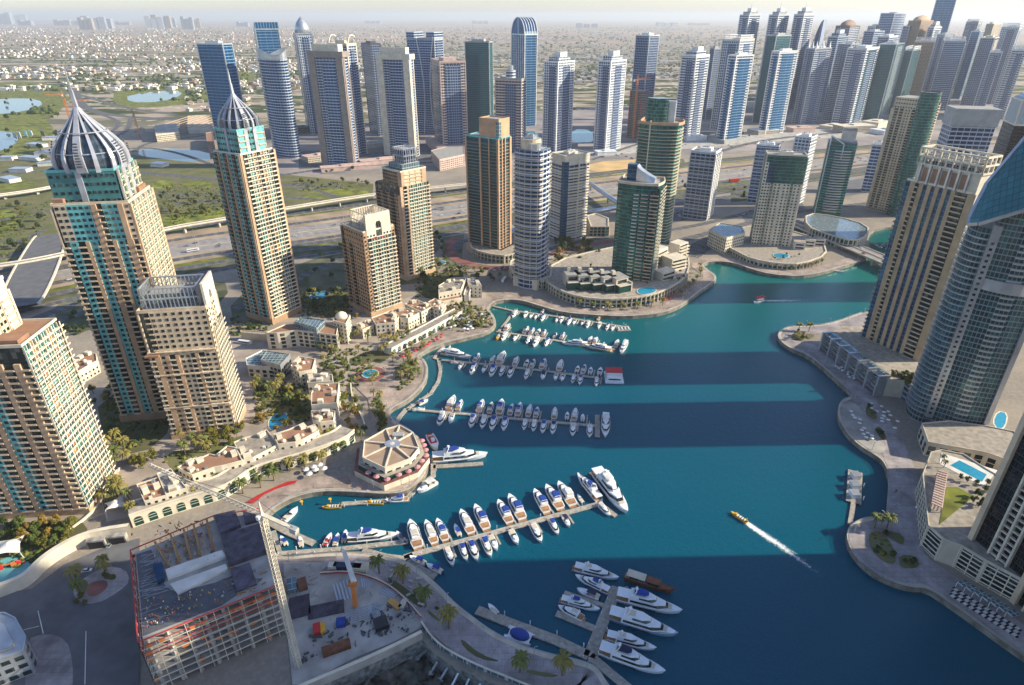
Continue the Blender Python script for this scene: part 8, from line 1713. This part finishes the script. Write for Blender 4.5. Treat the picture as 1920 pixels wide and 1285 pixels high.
for k, pts in enumerate(([(722, 1082), (745, 1092), (775, 1115), (795, 1140), (785, 1140), (755, 1115), (728, 1094)], [(800, 1142), (822, 1160), (825, 1168), (805, 1155)], [(862, 1195), (900, 1228), (945, 1243), (900, 1238), (868, 1215)], [(985, 1256), (1020, 1262), (1052, 1268), (1030, 1272), (990, 1264)])):
 struct_patch('planting_bed', pts, M['scrub'], z=GZ + .35)
# VEHICLES
def car_proto(kind, mat):
 r_ = thing('parked_car', 'car', 'car', (0, -940, GZ)); L, W_, H_ = {'car': (4.6, 1.85, 1.45), 'van': (5.4, 2, 2.2), 'bus': (12, 2.6, 3.2), 'lorry': (12, 2.6, 3.6)}[kind]
 if kind in ('car', 'van'):
  hb_ = .75 if kind == 'car' else 1.0; b = MB(); b.loft([[(x, y * W_ / 2, z) for y, z in ((-1, .3), (-1, hb_ * s_), (1, hb_ * s_), (1, .3))] for x, s_ in ((-L / 2, .92), (-L * .3, 1.08), (L * .15, 1.08), (L / 2, .8))], mat); b.build('body', r_)
  xs = (-L * .38, -L * .26, L * .12, L * .28) if kind == 'car' else (-L * .48, -L * .46, L * .2, L * .34); b = MB(); b.loft([[(xs[0], -W_ * .45, hb_), (xs[0], W_ * .45, hb_), (xs[3], W_ * .45, hb_), (xs[3], -W_ * .45, hb_)], [(xs[1], -W_ * .36, H_ - .06), (xs[1], W_ * .36, H_ - .06), (xs[2], W_ * .36, H_ - .06), (xs[2], -W_ * .36, H_ - .06)]], M['glassd']); b.build('window', r_)
  MB().box((xs[1] + xs[2]) / 2, 0, H_ - .06, xs[2] - xs[1], W_ * .72, .06, mat).build('roof', r_)
 else: MB().box(-.4, 0, .6, L - .8, W_, H_ - .6, mat).build('body', r_); MB().box(L / 2 - .6, 0, .6, 1.6, W_ * .96, H_ * .7, mat if kind == 'bus' else M['red']).build('cab', r_); MB().box(-.4, 0, 1.6, L - 1.6, W_ + .06, .9, M['glassd']).build('window', r_) if kind == 'bus' else None
 wm = MB(); wm.prism([(.33 * math.cos(a), .33 * math.sin(a)) for a in [2 * math.pi * q / 10 for q in range(10)]], -.12, .12, M['rubber']); wm.v = [(x, z, y + .33) for x, y, z in wm.v]; me = wm.mesh('wheel')
 for x in (-L * .31, L * .31):
  for y in (-W_ / 2 + .1, W_ / 2 - .1): inst('wheel', me, r_, (x, y, 0))
 return r_
CARM = [('white', plain('car_white', (.75, .75, .75), .3)), ('silver', plain('car_silver', (.45, .46, .48), .3, .5)), ('black', plain('car_black', (.02, .02, .022), .3)), ('red', plain('car_red', (.5, .03, .03), .3)), ('blue', plain('car_blue', (.03, .08, .25), .3)), ('sand', plain('car_sand', (.45, .38, .28), .4))]
CARP = {}; rc = random.Random(9)
def car(kind, ci, p, hd, label, group=None, s=1.0):
 k = (kind, ci)
 if k not in CARP: CARP[k] = car_proto(kind, CARM[ci][1]); o = CARP[k]
 else: o = copy_tree(CARP[k])
 o.location = (p[0], p[1], p[2] if len(p) > 2 else GZ + .2); o.rotation_euler = (0, 0, hd); o.scale = (s, s, s)
 if not group and 'group' in o.keys(): del o['group']
 tag(o, label, 'bus' if kind == 'bus' else 'lorry' if kind == 'lorry' else 'van' if kind == 'van' else 'car', group); o.name = {'bus': 'bus', 'lorry': 'lorry', 'van': 'delivery_van', 'car': 'passenger_car'}[kind]
TH = tangents(hp); cnt = 0; cs = []
for off in (-31, -27.5, -24, -20, -16.5, -3, .5, 4, 7.5, 11, -48, 32):
 d_ = rc.uniform(0, 50); Lt = 0
 for i in range(len(hp) - 1):
  seg = (hp[i + 1] - hp[i]).length
  while d_ < Lt + seg:
   p = hp[i] + (hp[i + 1] - hp[i]) * ((d_ - Lt) / seg); q = p + Vector((-TH[i].y, TH[i].x, 0)) * off; cs.append((q, math.atan2(TH[i].y, TH[i].x) + (math.pi if off > -8 else 0), off)); d_ += rc.choice((28, 45, 70, 110))
  Lt += seg
cs = [c_ for c_ in cs if -520 < c_[0].x < 900 and c_[0].y < 1300]; rc.shuffle(cs)
for k, (q, h_, off) in enumerate(sorted(cs[:98], key=lambda c_: c_[0].x)):
 ci = rc.choice((0, 0, 0, 1, 1, 2, 3, 4)); kd = rc.choice(('car', 'car', 'car', 'car', 'van', 'bus' if k % 9 == 0 else 'car')); car(kd, ci, (q.x, q.y, GZ + .5), h_, '%s %s, %s from the left on the wide highway' % (CARM[ci][0], {'car': 'car', 'van': 'van', 'bus': 'bus'}[kd], ordw(k + 1)), 'vehicles on the highway', 1.1)
car('lorry', 3, (*G(1376, 342)[:2], GZ + .5), math.atan2(TH[-6].y, TH[-6].x), 'bright red lorry on the highway between the blue-grey blocks', None, 1.5)
car('bus', 0, G(945, 527), R(75), 'white bus waiting at the drop-off above the shore', None, 1.0); car('bus', 0, G(460, 645), R(-15), 'white bus behind the latticed tower', None, 1.0); car('car', 0, G(163, 1071), R(15), 'white car driving round the roundabout'); car('van', 0, (*G(188, 1021)[:2], GZ + .1), R(95), 'white van parked before the left car park entrance'); car('car', 1, (*G(206, 1023)[:2], GZ + .1), R(95), 'silver car parked beside the white van')
k = 0
for poly, n, where in (([(1195, 408), (1285, 392), (1288, 410), (1198, 432)], 20, 'in the car park behind the point'), ([(1390, 400), (1500, 375), (1505, 390), (1400, 415)], 20, 'in the car park left of the double green tower'), ([(1300, 470), (1340, 450), (1400, 460), (1370, 475)], 12, 'on the street behind the point'), ([(1630, 455), (1680, 462), (1650, 470)], 10, 'beyond the bridge'), ([(900, 500), (960, 500), (950, 515), (900, 512)], 6, 'at the red drop-off'), ([(590, 305), (780, 290), (780, 300), (600, 318)], 22, 'between the lake district podiums'), ([(1060, 285), (1180, 285), (1290, 262), (1300, 270), (1160, 305), (1080, 300)], 36, 'in the open car park by the turquoise lake'), ([(1340, 268), (1560, 250), (1560, 258), (1350, 280)], 30, 'below the striped towers'), ([(240, 250), (280, 225), (290, 235), (250, 262)], 14, 'on the interchange ramps')):
 for i in range(n):
  for t_ in range(20):
   x = rc.uniform(min(q[0] for q in poly), max(q[0] for q in poly)); y = rc.uniform(min(q[1] for q in poly), max(q[1] for q in poly))
   if in_px(x, y, poly): break
  ci = rc.choice((0, 0, 0, 1, 1, 2, 3, 4)); p = G(x, y); car('car', ci, (p.x, p.y, GZ + .4), rc.choice((.3, 1.9, 2.2)), '%s car %s' % (CARM[ci][0], where), '%s cars %s' % (CARM[ci][0], where), 1.15)
for k, (f, o_) in enumerate(((.2, -6), (.35, 6), (.5, -4), (.7, 5), (.85, -7))): p = bp_[1] + (bp_[3] - bp_[1]) * f; t_ = (bp_[3] - bp_[1]).normalized(); car('car', (0, 2, 1, 0, 3)[k], (p.x - t_.y * o_, p.y + t_.x * o_, 8.1), math.atan2(t_.y, t_.x), '%s car from the left on the canal bridge' % ordw(k + 1), 'cars on the canal bridge')
# UMBRELLAS, LAMPS, PEOPLE
def umb_proto(mat):
 r_ = thing('parasol', 'parasol', 'parasol', (0, -930, 0)); b = MB(); n = 8; rg = [[(1.7 * k * math.cos(a), 1.7 * k * math.sin(a), z) for a in [2 * math.pi * (q + .5) / n for q in range(n)]] for k, z in ((1, 2.3), (.97, 2.42), (.03, 3.05))]; b.loft(rg, mat); b.build('canopy', r_); MB().bar((0, 0, 0), (0, 0, 2.9), .05, M['silver']).build('pole', r_); MB().prism(ell(.55, .55, 10, .9, .5), .68, .74, M['whitew']).build('table', r_) if False else None; return r_
UM = {}
def umbs(col, poly, n, where, z=GZ, dmin=3.2, s=.8):
 m = {'white': M['canvw'], 'pink': M['pinku'], 'blue': M['canv'], 'red': M['red']}[col]; got = []; t_ = 0
 while len(got) < n and t_ < 800:
  t_ += 1; x = rc.uniform(min(q[0] for q in poly), max(q[0] for q in poly)); y = rc.uniform(min(q[1] for q in poly), max(q[1] for q in poly)); p = G(x, y, z)
  if in_px(x, y, poly) and all((p - q).length > dmin for q in got): got.append(p)
 for p in got:
  if col not in UM: UM[col] = umb_proto(m); o = UM[col]
  else: o = copy_tree(UM[col])
  o.location = p; o.rotation_euler = (0, 0, rc.uniform(0, 1)); o.scale = (s, s, s); tag(o, '%s parasol %s' % (col, where), 'parasol', '%s parasols %s' % (col, where))
M['pinku'] = plain('pink_canvas', (.62, .28, .28), .8, 0, .15)
umbs('white', [(850, 590), (915, 590), (905, 622), (840, 625)], 24, 'on the terrace above the second pontoon', s=1.1); umbs('white', [(1565, 690), (1600, 695), (1612, 715), (1590, 712)], 18, 'below the terraced podium of the right bank'); umbs('white', [(1625, 755), (1660, 765), (1690, 800), (1670, 810), (1640, 785)], 14, 'beside the corner pavilion'); umbs('white', [(560, 892), (605, 876), (612, 885), (570, 900)], 6, 'at the end of the red carpet terrace', s=1.2); umbs('blue', [(1190, 568), (1235, 562), (1235, 570), (1195, 575)], 8, 'on the promenade of the point'); umbs('red', [(1240, 560), (1275, 545), (1280, 552), (1245, 568)], 14, 'on the promenade of the point'); umbs('white', [(1090, 572), (1150, 576), (1150, 582), (1090, 578)], 12, 'on the promenade of the point'); umbs('white', [(1590, 770), (1605, 780), (1640, 830), (1625, 830)], 12, 'on the pale crescent terrace of the right bank'); umbs('red', [(745, 672), (800, 648), (830, 628), (835, 636), (790, 660), (750, 680)], 16, 'in front of the white arcade', s=.9); umbs('white', [(1720, 940), (1735, 935), (1732, 965), (1715, 965)], 12, 'left of the pergola building')
for k in range(11):
 a = R(-118 + k * 15); q_ = Vector((math.cos(a), math.sin(a), 0)); t9 = 5.0
 while inside(q_ * t9, [Vector((*p_, 0)) for p_ in scaled(rest_P, 4.2)]): t9 += .3
 x = rest_c.x + q_.x * t9; y = rest_c.y + q_.y * t9
 o = copy_tree(UM['red']) if 'pink' not in UM else copy_tree(UM['pink'])
 if 'pink' not in UM:
  UM['pink'] = o
  for ch in o.children:
   if ch.name.startswith('canopy'): ch.data = ch.data.copy(); ch.data.materials[0] = M['pinku']
 o.location = (x, y, GZ + 4.3); o.scale = (1.2, 1.2, 1.2); tag(o, '%s pink or red parasol round the restaurant, counted from the left' % ordw(k + 1), 'parasol', 'pink parasols of the restaurant')
tb_ = MB().box(0, 0, 0, 1.1, 1.1, .76, M['whitew']).mesh('table_top'); kk = 0
u_ = (B - A).normalized()
for i in range(11):
 for j in range(3):
  p = G(1792 + i * 11.5 - j * 3, 1108 + i * 7.2 + j * 6); r_ = thing('dining_table', 'white clothed dining table in the black terrace rows at lower right', 'table', (p.x, p.y, GZ + .1), math.atan2(u_.y, u_.x), 'dining tables at lower right'); MB().box(0, 0, .05, 1.5, 1.5, .7, M['whitew']).build('tablecloth', r_);
  for s_ in (-1, 1): MB().box(s_ * 1.2, 0, 0, .6, 1.2, .9, M['rubber']).build('bench', r_)
struct_patch('red_terrace', A6([(1140, 885), (1230, 830), (1330, 780), (1480, 715), (1560, 705), (1540, 730), (1400, 770), (1290, 820), (1200, 890)]), M['red'], z=GZ + .5, it=0)
def lamp(label, p, hh, arms, group):
 r_ = thing('street_lamp', label, 'street lamp', p, rc.uniform(0, 6), group); MB().bar((0, 0, 0), (0, 0, hh), .13 + hh * .006, M['silver'], .07).build('pole', r_); b = MB()
 for s_ in ((-1, 1) if arms > 1 else (1,)): b.bar((0, 0, hh), (s_ * hh * .16, 0, hh + .3), .09, M['silver']); b.box(s_ * hh * .18, 0, hh + .2, 1.1, .4, .18, M['grey'])
 b.build('lamp_arm', r_)
R2 = resample([p + Vector((0, 0, 0)) for p in hp], 60); T2 = tangents(R2); k = 0
for p, t_ in zip(R2, T2):
 if -450 < p.x < 800: k += 1; lamp('%s tall lamp mast from the left on the highway median' % ordw(k), (p.x + t_.y * 10, p.y - t_.x * 10, GZ), 24, 2, 'highway lamp masts')
for nm, P, sg in (('curved road by the site', LEFT, None), ('bay promenade', BAY, None), ('right promenade', RIGHT, None)):
 Q = resample(P, 24); Tq = tangents(Q)
 for k, (p, t_) in enumerate(zip(Q, Tq)):
  s_ = -1 if inside(p + Vector((-t_.y, t_.x, 0)) * 3, WB) else 1; lamp('%s lamp post along the %s' % (ordw(k + 1), nm), (p.x - t_.y * 3.2 * s_, p.y + t_.x * 3.2 * s_, GZ + .05), 6, 1, 'promenade lamp posts')
def railing(label, P, off, step=2.5, hh=1.1):
 Q = resample(P, step); Tq = tangents(Q); mid = Q[len(Q) // 2]; tm = Tq[len(Q) // 2]; s_ = -1 if inside(mid + Vector((-tm.y, tm.x, 0)) * 3, WB) else 1; c = mid.copy(); r_ = thing('railing', label, 'railing', (c.x, c.y, GZ + .3)); b = MB(); b2 = MB(); pr = None
 for p, t_ in zip(Q, Tq):
  q = (p.x - t_.y * off * s_ - c.x, p.y + t_.x * off * s_ - c.y); b.bar((*q, 0), (*q, hh), .07, M['silver'])
  if pr: b2.bar((*pr, hh), (*q, hh), .08, M['silver']); b2.bar((*pr, hh * .5), (*q, hh * .5), .04, M['silver'])
  pr = q
 o = b.build('posts', r_); b2.build('rail', r_)
railing('pale railing on the water edge of the curved road by the site', LEFT, .5); railing('pale railing on the water edge of the left bay promenade', BAY, .5, 4); railing('pale railing on the water edge of the right promenade', RIGHT, .5)
def person_mesh(shirt, legs, stride):
 me = bpy.data.meshes.new('p'); V = [(0, 0, .95), (0, 0, 1.2), (0, 0, 1.42), (0, 0, 1.55), (.02, 0, 1.68), (0, .2, 1.4), (.05, .26, 1.12), (.12, .24, .88), (0, -.2, 1.4), (-.04, -.26, 1.12), (.06, -.25, .9), (0, .1, .88), (stride, .1, .48), (stride * .6, .1, .05), (stride * .6 + .14, .1, .03), (0, -.1, .88), (-stride * .6, -.1, .48), (-stride * 1.2, -.1, .06), (-stride * 1.2 + .14, -.1, .03)]
 E_ = [(0, 1), (1, 2), (2, 3), (3, 4), (2, 5), (5, 6), (6, 7), (2, 8), (8, 9), (9, 10), (0, 11), (11, 12), (12, 13), (13, 14), (0, 15), (15, 16), (16, 17), (17, 18)]
 RR = [.14, .14, .15, .06, .11, .06, .048, .04, .06, .048, .04, .09, .065, .045, .04, .09, .065, .045, .04]
 me.from_pydata(V, E_, []); o = bpy.data.objects.new('p', me); link(o); m_ = o.modifiers.new('s', 'SKIN')
 for v, r_ in zip(me.skin_vertices[0].data, RR): v.radius = (r_, r_)
 me.skin_vertices[0].data[0].use_root = True; o.modifiers.new('u', 'SUBSURF').levels = 1
 dg = bpy.context.evaluated_depsgraph_get(); out = bpy.data.meshes.new_from_object(o.evaluated_get(dg)); bpy.data.objects.remove(o); out.name = 'body'
 for m in (shirt, legs, M['skin'], M['hair']): out.materials.append(m)
 for p in out.polygons:
  z = p.center.z; y = abs(p.center.y); p.material_index = 1 if z < .95 and not y > .19 else 3 if z > 1.72 else 2 if z > 1.5 or (y > .2 and z < 1.15) else 0
 return out
M['skin'] = plain('skin', (.42, .26, .18), .6); M['hair'] = plain('dark_hair', (.03, .02, .015), .7)
SH = [('white', (.7, .7, .68)), ('black', (.02, .02, .02)), ('red', (.5, .04, .04)), ('blue', (.05, .12, .4)), ('yellow', (.7, .5, .05)), ('green', (.08, .3, .1))]
PM = [(n_, person_mesh(plain('shirt_' + n_, c_), plain('trousers_%d' % (k % 2), (.03, .035, .06) if k % 2 else (.25, .22, .18)), (.12, .2, .05)[k % 3])) for k, (n_, c_) in enumerate(SH)]
def people(poly, n, where, z=GZ + .1, verb='walking', cols=(0, 1, 2, 3, 4, 5), s=1.05):
 for k in range(n):
  for t_ in range(30):
   x = rc.uniform(min(q[0] for q in poly), max(q[0] for q in poly)); y = rc.uniform(min(q[1] for q in poly), max(q[1] for q in poly))
   if in_px(x, y, poly): break
  p = G(x, y, z); c_ = rc.choice(cols); o = bpy.data.objects.new('person', PM[c_][1]); link(o); o.location = p; o.rotation_euler = (0, 0, rc.uniform(0, 6.28)); o.scale = (s, s, s); tag(o, 'person in %s shirt %s %s' % (PM[c_][0], verb, where), 'person', 'people in %s shirts %s' % (PM[c_][0], where))
people([(770, 1090), (800, 1100), (860, 1160), (840, 1165)], 9, 'on the curved road by the site'); people([(930, 1205), (1010, 1235), (1000, 1245), (925, 1220)], 6, 'on the lower part of the curved road'); people([(690, 690), (770, 680), (770, 700), (720, 730)], 12, 'on the fountain plaza'); people([(1180, 578), (1270, 570), (1310, 545), (1300, 545), (1220, 580)], 12, 'on the promenade of the point'); people([(640, 905), (680, 890), (700, 915), (650, 918)], 6, 'on the quay left of the restaurant'); people([(1680, 880), (1695, 900), (1690, 960), (1676, 950)], 6, 'on the right promenade'); people([(900, 545), (1000, 545), (990, 560), (910, 558)], 14, 'at the head of the topmost pontoon'); people([(1540, 690), (1620, 760), (1615, 765), (1535, 700)], 7, 'on the upper right promenade')
people(A12([(150, 640), (300, 690), (650, 600), (760, 560), (700, 720), (170, 900)]), 90, 'on the rebar deck of the unfinished building', GZ + DZ + .27, 'working', (0, 2, 2, 3, 4, 4, 5, 0), 1.1); people(A12([(230, 300), (620, 180), (650, 420), (320, 460)]), 30, 'among the formwork beams of the unfinished building', GZ + DZ + .6, 'working', (2, 4, 4, 5), 1.1)
# SITE YARD AND PIT CONTENTS
def crate(name, label, px, py, sx, sy, sz, m, rz=0, z=GZ + .05, extra=None):
 g = G(px, py, z); r_ = thing(name, label, name.replace('_', ' '), g, R(rz)); MB().box(0, 0, 0, sx, sy, sz, m).build('body', r_); MB().box(0, 0, sz, sx + .2, sy + .2, .12, extra or m).build('lid', r_); return r_
B3s = lambda x, y: (540 + x / 5.244, 1040 + y / 5.244)
for nm, lb, x, y, sx, sy, sz, m, rz in (('cabin', 'pale blue site cabin at the left of the yard', 45, 330, 4, 8, 3, 'pale_glass', 20), ('skip', 'brown open skip beside the pale blue cabin', 145, 310, 4, 7, 2, 'dhoww', 25), ('cabin', 'long navy site cabin under the curved road', 590, 145, 14, 3, 3, 'hullnavy', -5), ('cabin', 'white site cabin beside the curved road palms', 720, 150, 7, 5, 3, 'cushion', -8), ('cabin', 'small white cabin left of the navy one', 445, 140, 4, 3, 3, 'whitew', 0), ('formwork_stack', 'large violet formwork stack in the yard', 120, 520, 9, 12, 1, 'form', 20), ('formwork_stack', 'wide violet formwork stack in the yard', 380, 550, 16, 7, 1, 'form', 15), ('container', 'red box with orange sides low in the yard', 290, 755, 3, 5, 2.6, 'red', 20), ('container', 'yellow box beside the red one', 345, 745, 2, 5, 2.2, 'yell', 20), ('container', 'dark square container near the yard wall', 915, 700, 6, 6, 2.5, 'dark', 25), ('container', 'long rust container beside the yard wall', 480, 940, 12, 4, 2.6, 'dhoww', 24), ('cabin', 'round blue water tank in the yard', 525, 690, 4, 4, 2.5, 'canv', 10), ('timber_stack', 'yellow timber stack on the right of the yard', 1050, 500, 7, 3, 1.4, 'gold', -40), ('timber_stack', 'tan timber stack on the right of the yard', 1130, 500, 2.4, 5, 1.4, 'cushion', -20)):
 crate(nm, lb, *B3s(x, y), sx, sy, sz, M[m], rz)
for k, (x, y, n, L, w_) in enumerate(((520, 370, 5, 12, .8), (720, 580, 8, 14, .5), (870, 540, 6, 7, .4), (1000, 370, 4, 9, .6), (760, 280, 5, 6, .5))):
 g = G(*B3s(x, y), GZ + .05); r_ = thing('steel_stack', '%s bundle of pale steel lengths from the left on the yard' % ordw(k + 1), 'steel bundle', g, R((115, 20, 110, -35, 110)[k]))
 for j in range(n): MB().box(0, (j - n / 2) * w_ * 2.0, 0, L, w_, .5, M['silver']).build('steel_length', r_)
rp = Pool(thing('rubble_heap', 'scattered formwork and rubble along the yard wall', 'rubble', G(*B3s(700, 760))), 'rubble_piece', MB().box(0, 0, 0, 1, 1, 1, M['dgrey']), 100)
for k in range(95): x = rc.uniform(-22, 22); y = rc.uniform(-8, 9) + x * .38; rp.put(x, y, 0, rc.uniform(0, 3), (rc.uniform(.5, 3), rc.uniform(.3, 1.2), rc.uniform(.2, 1.4)))
rp.flush()
rp = Pool(thing('material_pile', 'mixed materials spread over the middle of the yard', 'materials', G(*B3s(650, 420))), 'material_piece', MB().box(0, 0, 0, 1, 1, 1, M['concrete']), 100)
for k in range(90): rp.put(rc.uniform(-38, 34), rc.uniform(-16, 20), 0, rc.uniform(0, 3), (rc.uniform(.5, 4), rc.uniform(.2, 1.2), rc.uniform(.2, 1.2)))
rp.flush()
g = G(*B3s(665, 520), GZ); r_ = thing('concrete_pump', 'orange concrete pump with white folded boom in the middle of the yard', 'concrete pump', g); MB().prism(ell(1.3, 1.3, 12), 0, 1, M['grey']).build('base', r_); MB().bar((0, 0, 1), (-.5, 3, 12), 1.0, M['crane_o'], .9).build('column', r_); MB().box(-.6, 3.2, 11.6, 4, 3, 1.6, M['crane_o']).build('turret', r_); MB().bar((-.5, 3, 13.5), (-9, 20, 17), .8, M['whitew'], .5).bar((.8, 3.5, 12.8), (-8, 20.5, 15.4), .5, M['whitew'], .4).build('boom', r_)
wall_run('pale concrete retaining wall between the yard and the pit', [(560, 1302), (640, 1268), (720, 1233), (792, 1197)], 4.5, 1.2, M['concrete']); wall_run('dark hoarding between pit and curved road', [(790, 1172), (815, 1208), (850, 1232), (900, 1256), (958, 1279), (1010, 1300)], 2.4, .5, M['pale_glass'])
wall_run('red barrier line along the top of the yard', [(600, 1078), (650, 1074), (690, 1082), (730, 1100), (765, 1130), (790, 1160)], 1.4, .3, M['redw'], 'barrier')
P = PIT
for k, (a, b_) in enumerate((((800, 1192), (770, 1232)), ((815, 1207), (783, 1234)), ((833, 1222), (808, 1262)), ((850, 1236), (826, 1275)), ((868, 1247), (846, 1290)), ((888, 1256), (868, 1300)), ((908, 1266), (890, 1310)), ((932, 1276), (915, 1320)))):
 p, q = G(*a, 2), G(*b_, -5.8); r_ = thing('steel_strut', '%s slanting pale strut from the left in the pit' % ordw(k + 1), 'strut', (p.x, p.y, p.z), 0, 'raking struts in the pit'); MB().bar((0, 0, 0), q - p, .45, M['silver']).build('tube', r_); MB().box(q.x - p.x, q.y - p.y, q.z - p.z - .4, 2, 2, .7, M['concrete']).build('footing', r_)
rp = Pool(thing('boulder_group', 'stones and spoil heaps on the muddy floor of the pit', 'spoil', G(760, 1275, -6)), 'spoil_lump', MB().loft([[(k * math.cos(a), k * math.sin(a), z) for a in [math.pi * 2 * q / 8 for q in range(8)]] for k, z in ((1, 0), (.8, .5), (.3, .9))], M['pitg']), 100)
for k in range(60): rp.put(rc.uniform(-40, 40), rc.uniform(-14, 8), 0, rc.uniform(0, 3), (rc.uniform(.6, 3), rc.uniform(.6, 3), rc.uniform(.5, 2)))
rp.flush()
struct_patch('crescent_terrace', zpx(2.989, 1280, 430, [(885, 965), (960, 975), (1000, 1010), (1040, 1090), (1110, 1180), (1150, 1240), (1080, 1270), (1000, 1210), (925, 1140), (880, 1060)]), M['concrete'], z=GZ + .45)
# HAZE
hb = MB(); hb.prism([(-46000, -3200), (46000, -3200), (46000, 60500), (-46000, 60500)], -5.0, 420.0, None, bottom=True)
hm = bpy.data.materials.new('haze'); hm.use_nodes = True; ht_ = hm.node_tree; ht_.nodes.remove(ht_.nodes['Principled BSDF'])
pv = ht_.nodes.new('ShaderNodeVolumePrincipled'); pv.inputs['Color'].default_value = (.88, .93, 1.0, 1); pv.inputs['Density'].default_value = 4.8e-5; pv.inputs['Anisotropy'].default_value = .2
ht_.links.new(pv.outputs[0], ht_.nodes['Material Output'].inputs['Volume'])
hb.mats = [hm]; o = hb.build('haze'); o['kind'] = 'stuff'; o['label'] = 'thin pale blue haze over the whole city'; o['category'] = 'haze'
